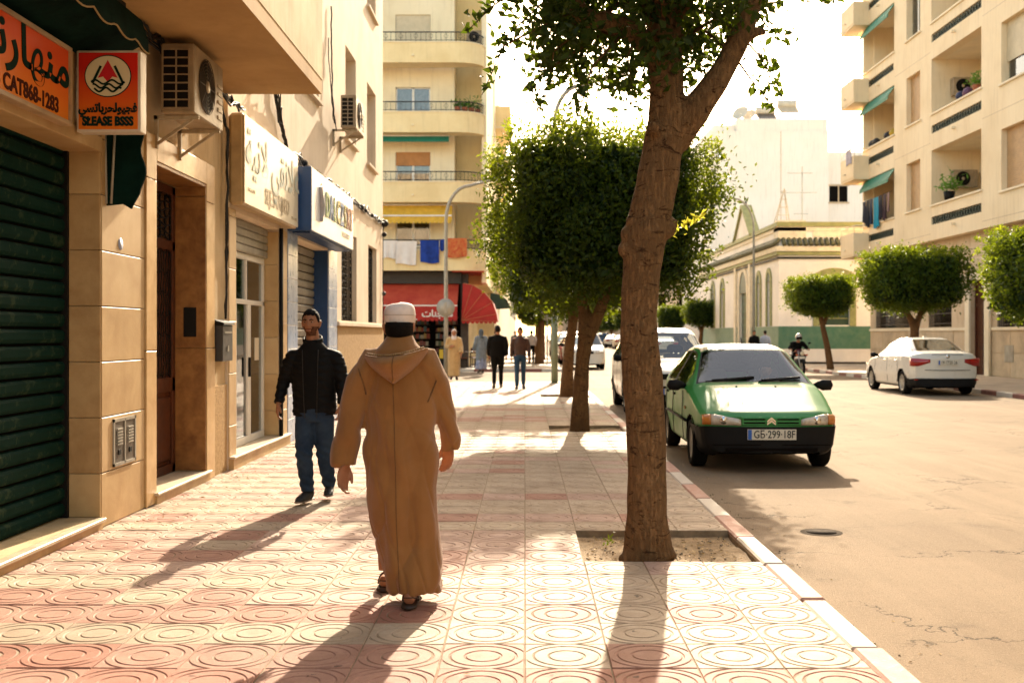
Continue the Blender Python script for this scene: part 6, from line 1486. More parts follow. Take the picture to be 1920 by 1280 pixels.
# ---------------- white people carrier behind the taxi
SV = dict(L=4.5, W=1.95, fc=.22, rc=.12, wr=.34, axles=(.92,3.65), fbl=.6, rbl=.5, bump=((.24,.6),(.26,.6)),
  ztop=[(0,.78),(.04,.88),(.3,1.0),(.95,1.12),(1.05,1.15),(1.85,1.72),(2.2,1.80),(3.6,1.80),(4.2,1.68),(4.42,1.1),(4.5,.9)],
  drop=[(0,.02),(1.05,.04),(2,.07),(4.2,.07),(4.5,.03)], zbelt=[(0,.68),(.3,.88),(1.05,1.04),(1.6,1.1),(4.2,1.12),(4.5,.85)],
  wbelt=[(0,.82),(.25,.92),(.8,.96),(4.0,.96),(4.5,.86)], wedge=[(0,.74),(.3,.84),(1.05,.87),(1.85,.70),(4.1,.68),(4.4,.76),(4.5,.72)],
  zbot=[(0,.28),(.4,.24),(4.1,.24),(4.5,.32)], side=[(1.5,2.45),(2.55,3.3),(3.4,4.05)], ws=(1.08,1.82), rs=(4.22,4.40))
m_wht = M('white car paint', (0.62, 0.58, 0.50), 0.3, spec=.5, var=.05, coat=.5)
def fit_out(root, T, style, lamp_z, front=True, rear=True, txt=('1A·4482','')):
    for wy in T['axles']:
        for s_ in (-1, 1): wheel(root, s_*(T['W']/2-.03), wy, T['wr'], .21, style)
    liners(root, T); seats(root, ((-.4,2.1),(.4,2.1),(-.4,3.0),(.4,3.0)), .66)
    L_ = T['L']
    for s_ in (-1, 1):
        MB().tube([(s_*(T['W']/2-.07),T['ws'][0]+.35,T['mz']),(s_*(T['W']/2+.06),T['ws'][0]+.33,T['mz']+.02),(s_*(T['W']/2+.15),T['ws'][0]+.34,T['mz']+.02)], [(.03,.03),(.06,.08),(.04,.05)], 10, flat=(0,1,0)).build('door_mirror', T.get('mm', m_plas), root, world=False)
        xs = np.linspace(.46, .84, 8)*T['W']/1.9; g = MB(); vs_ = []
        for x in xs:
            yy = T['fc']*(x/T['W']*2)**2.4-.01; vs_ += [(s_*x,yy,lamp_z-.07),(s_*x,yy+.03,lamp_z+.05),(s_*x,yy+.16,lamp_z+.07),(s_*x,yy+.1,lamp_z-.07)]
        g.add(vs_, [(i*4+j,i*4+(j+1)%4,(i+1)*4+(j+1)%4,(i+1)*4+j) for i in range(7) for j in range(4)]+[(0,1,2,3),(28,29,30,31)], True); g.build('headlight', m_hl, root, world=False)
        for yy in T['gaps']: g = MB(); g.tube([(s_*(T['W']/2-.028),yy,.32),(s_*(T['W']/2-.005),yy,.66),(s_*(T['W']/2-.016),yy+.01,T['mz']-.04)], .005, 4); g.build('door_gap', m_seal, root, world=False)
        for yy in T['gaps'][1:]: MB().box(s_*(T['W']/2-.02), s_*(T['W']/2+.012), yy-.26, yy-.08, T['mz']-.12, T['mz']-.09).build('door_handle', T.get('mm', m_chr), root, world=False, bevel=.006)
    MB().box(-.38,.38,-.012,.03,lamp_z-.08,lamp_z+.04).build('grille', m_plas, root, world=False, bevel=.01)
SV.update(mz=1.13, gaps=(1.4,2.5,3.35))
sv = empty('people_carrier', (0,0,0), 'white people carrier parked behind the green car', 'car'); car_body(sv, SV, m_wht, m_cgl, step=.04); fit_out(sv, SV, 'cover', .82)
plate(sv, -.03, .5, .5, .12, '41·2087'); sv.location = (3.05, 22.6, -.12)
# ---------------- white saloon across the street
SD = dict(L=4.75, W=1.92, fc=.24, rc=.22, wr=.335, axles=(.95,3.80), fbl=.6, rbl=.75, bump=((.22,.5),(.20,.46)), bm=m_wht,
  ztop=[(0,.66),(.05,.76),(.3,.86),(1.0,1.0),(1.15,1.04),(2.0,1.50),(2.4,1.57),(2.9,1.575),(3.3,1.54),(4.05,1.20),(4.2,1.17),(4.6,1.165),(4.68,1.13),(4.75,.98)],
  drop=[(0,.02),(1.1,.04),(2,.07),(3.3,.08),(4.1,.04),(4.75,.03)], zbelt=[(0,.6),(.3,.78),(1.1,.95),(2,1.0),(4.0,1.07),(4.5,1.06),(4.75,.88)],
  wbelt=[(0,.80),(.2,.89),(.8,.945),(3.9,.945),(4.5,.90),(4.75,.82)], wedge=[(0,.72),(.3,.80),(1.1,.84),(2.05,.62),(3.2,.60),(4.05,.76),(4.5,.80),(4.75,.74)],
  zbot=[(0,.26),(.4,.2),(4.2,.2),(4.75,.26)], side=[(1.62,2.50),(2.60,3.28)], ws=(1.2,1.98), rs=(3.34,4.0), mz=1.04, gaps=(1.42,2.55,3.5))
sd = empty('saloon_car', (0,0,0), 'white saloon car parked across the street, red tail lights towards the camera', 'car'); car_body(sd, SD, m_wht, m_cgd, step=.03); fit_out(sd, SD, 'alloy', .74)
def rear_y(x): return SD['L']-SD['rc']*(abs(x)/SD['W']*2)**2.4
for s_ in (-1, 1):
    xs = np.linspace(.46, .93, 10); g = MB(); vs_ = []
    for k, x in enumerate(xs):
        yy = rear_y(min(x,.96))+.012; f = k/9; zt_ = .99+.03*f; zb_ = .90-.10*min(1,f*1.6); vs_ += [(s_*x,yy,zb_),(s_*x,yy+.012,(zb_+zt_)/2),(s_*x,yy-.01,zt_),(s_*x,yy-.10,zt_),(s_*x,yy-.10,zb_)]
    g.add(vs_, [(i*5+j,i*5+(j+1)%5,(i+1)*5+(j+1)%5,(i+1)*5+j) for i in range(9) for j in range(5)]+[(0,1,2,3,4),(45,46,47,48,49)], True); tl = g.build('tail_light', m_rl, sd, world=False)
    MB().box(s_*.56,s_*.86,rear_y(.86)+.03,rear_y(.7)+.006,.425,.45).build('reflector', m_rl, sd, world=False)
plate(sd, SD['L']+.018, .90, .52, .12, '19·7735·26', ny=1)
MB().cyl((0,4.74,1.06),(0,4.757,1.06),.05,n=16).build('badge', m_chr, sd, world=False)
g = MB(); g.tube([(-.42,4.735,1.12),(.42,4.735,1.12)], .008, 5); g.tube([(-.60,4.74,.70),(0,4.765,.69),(.60,4.74,.70)], .008, 5); g.build('boot_gap', m_seal, sd, world=False)
MB().box(-.05,.05,2.9,3.0,1.575,1.60).build('roof_aerial', m_wht, sd, world=False, bevel=.01)
sd.location = (11.45, 29.85+4.75, -.12); sd.rotation_euler.z = math.pi+R(-.8)
# ---------------- cars farther off: same shapes, other paints
def recolour(o, mat):
    for c in o.children:
        if c.name.split('.')[0] in ('body', 'front_bumper'):
            c.material_slots[0].link = 'OBJECT'; c.material_slots[0].material = mat
paints = {'silver': M('silver car paint', (.42,.41,.39), .3, metal=.4, var=.05), 'red': M('red car paint', (.34,.02,.015), .3, var=.05, coat=.5), 'white': m_wht, 'grey': M('grey car paint', (.10,.10,.105), .3, var=.05, coat=.4), 'beige': M('beige car paint', (.5,.42,.3), .3, var=.05, coat=.4), 'blue': M('blue car paint', (.03,.06,.16), .3, var=.05, coat=.4)}
fl_ = [(sv,'white',2.85,52.0,0,'white car parked just past the side street'), (sd,'red',2.85,60.5,0,'red car parked past the side street'), (sv,'silver',2.85,67.5,0,'silver car parked past the side street, behind the red one'), (sd,'white',2.85,75,0,'farther white saloon in the row past the side street'), (sv,'grey',2.85,83,0,'dark grey car in the row past the side street'),
       (sd,'white',11.2,92,1,'white car in the far opposite row, nearest'), (sv,'white',11.1,100,1,'white van-like car in the far opposite row'), (sd,'grey',11.0,108,1,'dark car in the far opposite row'), (sv,'silver',10.9,117,1,'silver car in the far opposite row'), (sd,'beige',10.8,126,1,'beige car in the far opposite row'), (sd,'white',10.6,137,1,'white saloon in the far opposite row, last but one'), (sv,'blue',10.4,150,1,'blue car at the end of the far opposite row'),
       (sd,'silver',5.2,120,0,'silver car driving far down the street'), (sv,'white',7.6,152,0,'white car driving far down the street')]
for (src, p, x, y, fl2, lab) in fl_:
    o = copy_tree(src); o.name = 'parked_car' if 'driving' not in lab else 'distant_car'; o['label'] = lab; o['group'] = 'cars farther down the street'; o.location = (x, y, -.12); o.rotation_euler.z = math.pi if fl2 else 0; recolour(o, paints[p])
    for c in list(o.children):
        if c.name.split('.')[0] in ('seat', 'number_plate', 'wheel_well'):
            for d in list(c.children): bpy.data.objects.remove(d)
            if c.name.split('.')[0] != 'wheel_well': bpy.data.objects.remove(c)
# ---------------- motorcycle
mo = empty('motorcycle', (0,0,0), 'dark motorcycle with round headlamp and orange indicators, ridden towards the camera', 'motorcycle')
def bike_wheel(y, r):
    n = 24; g = MB(); pts = [(0, y+(r-.05)*math.cos(2*math.pi*k/n), r+(r-.05)*math.sin(2*math.pi*k/n)) for k in range(n+2)]; g.tube(pts, .052, 8, False); w_ = g.build('wheel', m_tyre, mo, world=False)
    g = MB(); g.tube([(0, y+(r-.1)*math.cos(2*math.pi*k/n), r+(r-.1)*math.sin(2*math.pi*k/n)) for k in range(n+2)], .018, 6, False)
    for k in range(10): a = 2*math.pi*k/10; g.cyl((0,y,r),(0,y+(r-.1)*math.cos(a),r+(r-.1)*math.sin(a)),.006,n=4)
    g.cyl((-.05,y,r),(.05,y,r),.04,n=10); g.build('rim', m_rim, w_, world=False)
bike_wheel(.32, .32); bike_wheel(1.68, .31)
for s_ in (-1, 1): MB().tube([(s_*.075,.30,.32),(s_*.085,.42,.62),(s_*.09,.52,.98)], [.024,.026,.028], 8).build('fork_leg', m_chr if s_ > 0 else m_rim, mo, world=False)
g = MB(); n = 10; g.loft([[(x, .32+.35*math.cos(a), .32+.35*math.sin(a)) for x in (-.07,.07)]+[(x, .32+.365*math.cos(a), .32+.365*math.sin(a)) for x in (.07,-.07)] for a in [R(50)+R(100)*k/n for k in range(n+1)]], True); g.build('mudguard', m_plas, mo, world=False)
MB().tube([(0,.30,.90),(0,.34,.90),(0,.44,.90),(0,.50,.90)], [.085,.10,.085,.03], 16).build('headlight', m_plas, mo, world=False)
MB().sph((0,.30,.90),(.088,.03,.088),14,8).build('lens', M('motorcycle lamp', (.62,.52,.36), .15, var=.1, coat=.5), bpy.data.objects[[c.name for c in mo.children if c.name.startswith('headlight')][0]], world=False)
for s_ in (-1, 1):
    MB().tube([(s_*.08,.36,.84),(s_*.15,.36,.84),(s_*.21,.35,.84),(s_*.24,.35,.84)], [.012,.012,.04,.02], 8).build('indicator', M('orange indicator', (.60,.10,.01), .25, var=0, coat=.4), mo, world=False)
    mi = MB().tube([(s_*.28,.58,1.10),(s_*.33,.55,1.22),(s_*.36,.53,1.28)], .008, 6).build('mirror_stem', m_plas, mo, world=False); MB().sph((s_*.37,.53,1.31),(.065,.015,.04),12,8).build('mirror', m_plas, mi, world=False)
    MB().tube([(0,.52,1.03),(s_*.12,.52,1.06),(s_*.25,.58,1.10),(s_*.38,.68,1.07)], [.014,.014,.014,.018], 8).build('handlebar', m_plas, mo, world=False)
MB().tube([(0,.55,.92),(0,.75,.98),(0,.98,.94),(0,1.1,.85)], [(.08,.08),(.15,.12),(.14,.11),(.08,.06)], 14, flat=(1,0,0)).build('fuel_tank', M('dark red tank', (.10,.012,.012), .25, var=.05, coat=.5), mo, world=False)
MB().tube([(0,1.0,.82),(0,1.3,.80),(0,1.7,.86),(0,1.85,.87)], [(.1,.05),(.14,.06),(.12,.05),(.05,.03)], 12, flat=(1,0,0)).build('saddle', m_seat, mo, world=False)
MB().box(-.15,.15,.72,1.12,.30,.68).build('engine', m_hub, mo, world=False, bevel=.05); MB().tube([(.1,.7,.5),(.14,.75,.3),(.16,1.2,.27),(.17,1.8,.38)], [.022,.024,.03,.05], 8).build('exhaust', m_chr, mo, world=False)
g = MB(); g.tube([(0,.5,.98),(0,.7,.72),(0,.75,.3),(0,1.2,.3),(0,1.68,.31)], .025, 6); g.tube([(0,.6,.9),(0,1.1,.78),(0,1.8,.82)], .022, 6); g.build('frame', m_plas, mo, world=False)
MB().box(-.09,.09,.20,.21,.70,.78).build('number_plate', m_plate, mo, world=False)
MOTO = (11.0, 43.6, -.12, R(4)); mo.location = MOTO[:3]; mo.rotation_euler.z = MOTO[3]
# ================================================================ people
m_skin = M('tanned skin', (0.36, 0.165, 0.085), 0.55, spec=.3, var=.15, vscale=14, col2=(0.28, 0.11, 0.055)); m_skin2 = M('olive skin', (0.31, 0.135, 0.068), 0.55, spec=.3, var=.12, vscale=14)
m_hair = M('black hair', (0.007, 0.005, 0.004), 0.75, spec=.12, var=.3, vscale=60, bump=.6, bscale=180); m_beard = M('short beard', (0.155, 0.066, 0.036), 0.8, spec=.1, var=.4, vscale=90, bump=.5, bscale=200)
m_eye = M('eye white', (0.26, 0.19, 0.15), 0.3, var=0); m_iris = M('dark iris', (0.02, 0.012, 0.008), 0.2, var=0)
def head_into(g, c, s=1.0, yaw=0.0, pitch=0.0, n=40, m=28):
    """head facing -y at centre c (0.23 m tall), with brow, sockets, nose, lips, chin and ears"""
    c = Vector(c); Rm = Matrix.Rotation(yaw, 3, 'Z') @ Matrix.Rotation(pitch, 3, 'X')
    def G(x, w_): return math.exp(-(x/w_)**2)
    rings = []
    for i in range(m+1):
        t = min(max(math.pi*i/m, .05), math.pi-.05); z = -.118*math.cos(t); rr = math.sin(t); ring = []
        for k in range(n):
            a = 2*math.pi*k/n; x = .076*rr*math.sin(a); y = -.094*rr*math.cos(a)
            front = max(0, math.cos(a))
            if z < -.01: f = min(1, (-.01-z)/.10); x *= 1-.30*f**1.2; y = y*(1-.10*f)-(.010*f if y < 0 else -.02*f)
            if y > 0 and z > -.03: y *= 1.10
            if y > 0 and z < -.05: y *= .62
            dy = 0
            dy -= .026*G(x,.0125)*(G(z+.026,.016)+.55*G(z+.004,.018)+.25*G(z-.016,.014))*front
            dy += .010*(G(x-.032,.016)+G(x+.032,.016))*G(z-.010,.013)*front
            dy -= .006*G(z-.030,.010)*G(x,.055)*front
            dy -= .007*G(z+.058,.009)*G(x,.024)*front+.004*G(z+.069,.006)*G(x,.02)*front
            dy += .006*G(z+.064,.004)*G(x,.024)*front
            dy -= .009*G(z+.098,.014)*G(x,.022)*front
            dy -= .004*(G(x-.045,.02)+G(x+.045,.02))*G(z+.020,.02)*front
            ring.append(c+s*(Rm @ Vector((x, y+dy, z))))
        rings.append(ring)
    g.loft(rings)
    for s_ in (-1, 1):
        pts = [Vector((s_*.070, .006, -.045)), Vector((s_*.080, .012, -.02)), Vector((s_*.088, .018, .008)), Vector((s_*.082, .014, .028))]
        g.tube([c+s*(Rm @ p) for p in pts], [(.008*s,.012*s),(.010*s,.016*s),(.008*s,.020*s),(.006*s,.010*s)], 10, flat=Rm @ Vector((1,0,0)))
    return Rm
def hand_into(g, w_, d, nrm, th, s=1.0, curl=.45):
    """palm, four jointed fingers of unequal length and a thumb; d = along the hand, nrm = palm normal, th = thumb side"""
    w_, d, nrm, th = Vector(w_), Vector(d).normalized(), Vector(nrm).normalized(), Vector(th).normalized()
    th = (th-d*th.dot(d)).normalized(); nrm = d.cross(th)*(1 if d.cross(th).dot(nrm) > 0 else -1)
    g.tube([w_-d*.03*s, w_, w_+d*.03*s, w_+d*.065*s, w_+d*.092*s], [(.028*s,.022*s),(.029*s,.020*s),(.038*s,.017*s),(.042*s,.015*s),(.039*s,.011*s)], 12, flat=th)
    for k, (off, l, r) in enumerate(((.030,.92,.0088),(.010,1.0,.0092),(-.010,.95,.0088),(-.029,.76,.0078))):
        p = w_+d*.085*s+th*off*s; dd = d.copy(); pts = [p-d*.02*s]; ang = curl*(.8+.12*k)
        for q, ln in enumerate((.042,.027,.022)):
            dd = (Matrix.Rotation(ang*(.6 if q == 0 else 1), 3, th) @ dd) if (Matrix.Rotation(.1, 3, th) @ d).dot(nrm) > 0 else (Matrix.Rotation(-ang*(.6 if q == 0 else 1), 3, th) @ dd)
            pts.append(pts[-1]+dd*ln*l*s if q else p+dd*ln*l*s)
        g.tube(pts, [r*s, r*s, r*.92*s, r*.75*s], 8)
    p = w_+d*.022*s+th*.028*s; dd = (d*.80+th*.36+nrm*.42).normalized(); pts = [p-dd*.01*s, p+dd*.035*s]; dd = (dd*.5+d*.8+nrm*.25-th*.12).normalized(); pts += [pts[-1]+dd*.028*s, pts[-1]+dd*.050*s]
    g.tube(pts, [.013*s,.0115*s,.0105*s,.008*s], 8)
def lerp(a, b, t): return Vector(a).lerp(Vector(b), t)
def hair_cap(c, s, Rm, low_back=-.06, low_front=.055, thick=.012, seed=1, fringe=0.0):
    """hair: a shell over the skull, lower at the back than over the forehead"""
    g = MB(); rnd = random.Random(seed); n, m = 36, 16; rings = []
    for i in range(m+1):
        ring = []
        for k in range(n):
            a = 2*math.pi*k/n; aa = abs(math.degrees(a if a < math.pi else a-2*math.pi)); fr = math.cos(a); zl = rnd.uniform(-.006,.006)+float(np.interp(aa, [0,44,58,70,88,104,120,180], [low_front,low_front-.004,low_front-.012,.012,-.004,.018,low_back*.7,low_back]))
            z = zl+(.122-zl)*math.sin(math.pi/2*i/m); q = max(0, 1-(z/.128)**2)**.5 if z > 0 else 1
            w_ = 1+rnd.uniform(-.02,.02); th_ = thick*min(1, .1+i/m*2.4); zl += 0
            x = (.0765+th_)*q*math.sin(a)*w_; y = -(.0925+th_)*q*math.cos(a)*w_
            if y > 0: y *= 1.10
            ring.append(Vector(c)+s*(Rm @ Vector((x, y, z+thick*(1-q)+rnd.uniform(-.003,.003)+fringe*max(0,fr)*(i/m)))))
        rings.append(ring)
    g.loft(rings, False); g.add(rings[-1], [tuple(range(n))]); return g
def person(label, P_, kind='thing'):
    """clothed walking figure from joints (feet on z=0, facing -y). Returns the Empty and its parts."""
    o = empty('person', (0,0,0), label, 'person', P_.get('group')); hero = P_.get('hero', False); vx = P_.get('vox', .016); H = P_.get('h', 1.0)
    J = {k: Vector(v)*H for k, v in P_['j'].items()}; bw = P_.get('bulk', 1.0)
    g = MB(); hc = J['head']; Rm = head_into(g, hc, H, P_.get('yaw', 0), P_.get('pitch', 0))
    nk = J['neck']; pv = J['pelvis']; chest = lerp(pv, nk, .68)
    g.tube([pv-Vector((0,0,.06)), pv, lerp(pv,nk,.3), chest, lerp(pv,nk,.9), nk, lerp(nk,hc,.45)+Vector((0,.012,0)), hc+Vector((0,.015,-.02))*H],
           [(.14*H,.10*H),(.155*H,.105*H),(.14*H,.095*H),(.165*H,.105*H),(.13*H,.085*H),(.065*H,.062*H),(.058*H,.06*H),(.055*H,.06*H)], 16, flat=(1,0,0))
    for s_ in ('l', 'r'):
        sh, el, wr = J['sh_'+s_], J['el_'+s_], J['wr_'+s_]; hp, kn, ak = J['hip_'+s_], J['kn_'+s_], J['an_'+s_]
        g.tube([lerp(sh,nk,.3), sh, lerp(sh,el,.5), el, lerp(el,wr,.4), wr], [.05*H,.052*H,.044*H,.038*H,.037*H,.027*H], 10)
        g.tube([hp+Vector((0,0,.05)), lerp(hp,kn,.3), kn, lerp(kn,ak,.35), ak], [.08*H,.078*H,.052*H,.052*H,.036*H], 10)
        if not P_.get('nohands'): hand_into(g, wr, J['hd_'+s_]-wr, J['pn_'+s_], J['th_'+s_], H, P_.get('curl', .45))
        else: g.sph(lerp(wr, J['hd_'+s_], .6), (.035,.04,.06), 8, 6)
        if P_.get('feet'): g.tube([ak, ak+Vector((0,.02,-.06))*H, ak+J['ft_'+s_]*.5+Vector((0,0,-.05)), ak+J['ft_'+s_]+Vector((0,0,-.055))], [(.036,.036),(.036,.04),(.042,.028),(.03,.014)], 10, flat=(1,0,0))
    body = g.build('body', P_.get('skin', m_skin), o, world=False); voxelize(body, P_.get('bvox', vx*.6), 2)
    return o, J, Rm, body
def garment(o, name, mat, shapes, vox, smooth=3, n=20, extra=None):
    g = MB()
    for (pts, rad, *fl) in shapes: g.tube(pts, rad, n, flat=fl[0] if fl else None)
    if extra: extra(g)
    r = g.build(name, mat, o, world=False); return voxelize(r, vox, smooth)
def shoe(o, ak, d, mat, sole_mat, s=1.0, lift=0.0):
    """low shoe from ankle ak along foot direction d"""
    d = Vector(d).normalized(); f = Vector((d.x, d.y, 0)).normalized(); side = Vector((-f.y, f.x, 0)); base = Vector((ak.x, ak.y, ak.z-.085*s)); up = Vector((0,0,1))
    tilt = math.asin(max(-1,min(1,d.z)))
    R_ = lambda a, h: base+d*a*s+(up-d*d.z).normalized()*h*s
    g = MB(); g.tube([R_(-.075,.03), R_(-.06,.055), R_(.0,.06), R_(.07,.045), R_(.15,.033), R_(.205,.022)], [(.022,.02),(.036,.052),(.040,.055),(.045,.042),(.046,.03),(.025,.014)], 14, flat=side)
    g.tube([R_(-.02,.05), R_(-.025,.10)], [(.04,.05),(.042,.048)], 12, flat=side)
    sh_ = g.build('shoe', mat, o, world=False); voxelize(sh_, .008, 2)
    g = MB(); g.tube([R_(-.085,.012), R_(-.06,.012), R_(.05,.012), R_(.15,.014), R_(.215,.018)], [(.02,.012),(.042,.013),(.046,.013),(.05,.013),(.024,.010)], 14, flat=side); g.build('sole', sole_mat, sh_, world=False)

# ---------------- man in the brown hooded robe, seen from behind (built facing +y, in world scale)
m_robe = M('camel brown wool', (0.275, 0.128, 0.042), 0.9, spec=.08, var=.14, vscale=4, col2=(0.225, 0.100, 0.031), bump=.35, bscale=420, sheen=.25)
m_robed = M('robe seam braid', (0.16, 0.075, 0.025), 0.9, var=.2, vscale=40); m_braid = M('cream braid', (0.45, 0.30, 0.14), 0.9, var=.3, vscale=60); m_cap = M('white cotton cap', (0.70, 0.60, 0.54), 0.85, var=.06, vscale=20, bump=.25, bscale=260)
m_sand = M('dark leather', (0.05, 0.026, 0.015), 0.5, var=.2)
RY = 6.45; K = FPX/RY
def w(px, py, dy=0.0): return Vector(((px-984)/K, RY+dy, CAMH-(py-626)/K))
rman = empty('person', (-.70, RY, 0), 'man in a long camel brown hooded robe and white cap walking away', 'person')
g = MB()
hc = w(747, 612, .03)+Vector((0,0,.0)); head_into(g, hc, 1.02, math.pi, 0)
g.tube([w(748,640,.02), w(748,665,.0), w(750,760,0), w(752,850,0)], [(.06,.065),(.14,.09),(.16,.10),(.15,.11)], 14, flat=(1,0,0))
g.tube([w(748,612,.02), w(748,650,.0)], [.057,.062], 12)
for (sh, el, wr, hd, th) in ((w(690,690), w(660,790,-.02), w(650,872,-.05), w(645,905,-.07), Vector((.6,.6,0))), (w(806,690), w(832,780,.10), w(838,842,.16), w(836,870,.19), Vector((-.7,.5,0)))):
    g.tube([sh, el, wr], [.055,.042,.028], 10); hand_into(g, wr+Vector((0,0,.012)), hd-wr, Vector((1,0,0)) if sh.x < -.75 else Vector((-1,0,0)), th, 1.06, .5)
RF = Vector(((766-984)/FPX*6.24, 6.31, 0)); LF = Vector(((722-984)/FPX*6.75, 6.74, 0))
g.tube([w(770,880), w(772,1000,.0), RF+Vector((0,.09,.32)), RF+Vector((0,.0,.10))], [.085,.06,.05,.036], 12)
g.tube([w(735,880), w(735,1000,.15), LF+Vector((0,.0,.30)), LF+Vector((0,-.02,.12))], [.085,.06,.05,.036], 12)
for f, tilt in ((RF, 0), (LF, .0)): g.tube([f+Vector((0,-.055,.045)), f+Vector((0,-.035,.055)), f+Vector((0,.06,.055)), f+Vector((.005,.15,.035)), f+Vector((.01,.195,.03))], [(.026,.022),(.034,.036),(.038,.034),(.046,.020),(.03,.012)], 12, flat=(1,0,0))
body = g.build('body', m_skin, rman); voxelize(body, .0065, 2)
# robe: body and sleeves as one cloth
def robe_ring(cx, hw, z, dc, hd, ph, fold, n=72):
    r = []
    for k in range(n):
        a = 2*math.pi*k/n; f = 1+fold*(.55*math.sin(5*a+ph)+.35*math.sin(9*a-ph*1.7)+.25*math.sin(13*a+2.1*ph))
        r.append(Vector((cx+hw*f*math.cos(a)*(1 if True else 1), RY+dc+hd*f*math.sin(a), z)))
    return r
prof = [(640,748,.060,.055,.02,0),(650,749,.105,.075,.02,0),(662,749,.155,.090,.015,.0),(685,750,.185,.108,.01,.005),(730,751,.200,.122,.0,.008),(790,751,.205,.128,.0,.012),(850,751,.215,.135,.0,.016),(910,750,.212,.145,.0,.024),(965,755,.208,.155,.01,.032),(1015,762,.195,.165,.03,.040),(1055,772,.178,.180,.01,.052),(1085,778,.160,.190,.0,.058),(1104,781,.150,.192,.0,.062)]
rings = []
for (py, px, hw, hd, dc, fold) in prof:
    c = w(px, py); rings.append(robe_ring(c.x, hw, c.z, dc, hd, py*.004, fold))
g = MB(); g.loft(rings)
# hem hangs a little lower at the walker's right: tilt
g.tube([w(745,668,.0), w(700,676,.0), w(676,715,-.01), w(660,775,-.02), w(651,830,-.035), w(648,871,-.045)], [(.06,.07),(.088,.09),(.082,.086),(.076,.080),(.074,.078),(.076,.078)], 26, flat=(1,0,0), jit=lambda i,k: 1+.035*math.sin(i*2.3+k*.9)+.02*math.sin(k*1.7+i))
g.tube([w(755,668,.0), w(797,676,.0), w(815,715,.02), w(832,775,.07), w(840,815,.11), w(842,847,.145)], [(.06,.07),(.088,.09),(.080,.084),(.070,.076),(.062,.07),(.056,.066)], 26, flat=(1,0,0), jit=lambda i,k: 1+.035*math.sin(i*2.1+k*.8+1)+.02*math.sin(k*1.9+i))
robe = g.build('robe', m_robe, rman); voxelize(robe, .0085, 3)
# cloth relief: drag folds under the arms and down the back
def displace(o, fn):
    """push vertices along their normals by fn(points) metres"""
    me = o.data; n = len(me.vertices); co = np.empty(n*3, np.float32); no = np.empty(n*3, np.float32)
    me.vertices.foreach_get('co', co); me.vertices.foreach_get('normal', no); co = co.reshape(-1,3).astype(float); no = no.reshape(-1,3)
    me.vertices.foreach_set('co', (co+no*fn(co)[:,None]).astype(np.float32).ravel()); me.update()
def robe_folds(c):
    x = c[:,0]+rman.location.x; y = c[:,1]+rman.location.y; z = c[:,2]+rman.location.z; dn = np.clip((1.15-z)/.9, 0, 1); u = np.abs(x+.72)
    s_ = np.sin(x*24+z*1.6+np.sin(z*3)*.8)*.5+np.sin(x*47-z*4)*.28+np.sin((x*.6+z)*17+y*8)*.22
    s_ = np.sign(s_)*np.abs(s_)**.8
    f = s_*(.004+.009*dn)
    wx = .05*np.sin(z*5.1+1.3)+.03*np.sin(z*11.7+x*9); cr = lambda ph: (1-np.abs(np.sin(ph)))**4
    f -= (.003+.012*dn)*cr((x+wx)*15+.4)+(.003+.007*dn)*cr((x-wx*.8)*26+z*1.3)+.006*cr(z*9+(x+.7)*9+np.sin(x*14)*.7)*np.exp(-((z-1.05)/.3)**2)
    f += .010*dn*np.exp(-((x+.73-.10*(z-.5))/.05)**2)-.009*dn*np.exp(-((x+.66-.06*(z-.5))/.045)**2)
    f += .012*np.sin(z*26+u*22)*np.exp(-((u-.235)/.07)**2)*np.exp(-((z-1.12)/.22)**2)      # drag folds at the armpits
    f += .006*np.sin(z*34+x*12)*np.exp(-((u-.30)/.07)**2)*np.exp(-((z-.98)/.12)**2)       # elbow creases
    f += .011*np.sin((x*2.2+z)*15)*np.exp(-((z-.85)/.25)**2)
    return f
displace(robe, robe_folds)
robe.data.update()
g = MB(); dr = []
for py in np.linspace(712, 1100, 40):
    hd = np.interp(py, [q[0] for q in prof], [q[3] for q in prof]); dc = np.interp(py, [q[0] for q in prof], [q[4] for q in prof]); px = np.interp(py, [712, 850, 1000, 1100], [741, 746, 750, 756]); dr.append(w(px, py, dc-hd-.004))
from mathutils.bvhtree import BVHTree
def onto(o, p, out=.0012):
    """nearest point of the cloth straight in front of p, seen from behind the walker"""
    h = trees_[o.name].ray_cast(Vector((p.x, RY-1.2, p.z))-Vector(rman.location), Vector((0,1,0)))[0]
    return (h+Vector(rman.location)-Vector((0,out,0))) if h else p
trees_ = {}
bmr = bmesh.new(); bmr.from_mesh(robe.data); trees_[robe.name] = BVHTree.FromBMesh(bmr); bmr.free()
g.tube([onto(robe, p) for p in dr], .0022, 4); g.build('back_seam', m_robed, robe)
for pts_ in ([w(676,690), w(680,702), w(684,714), w(687,726), w(689,738)], [w(820,712), w(816,722), w(812,732), w(808,742), w(804,752)]): MB().tube([onto(robe, p) for p in pts_], .0045, 6).build('shoulder_braid', m_robed, robe)
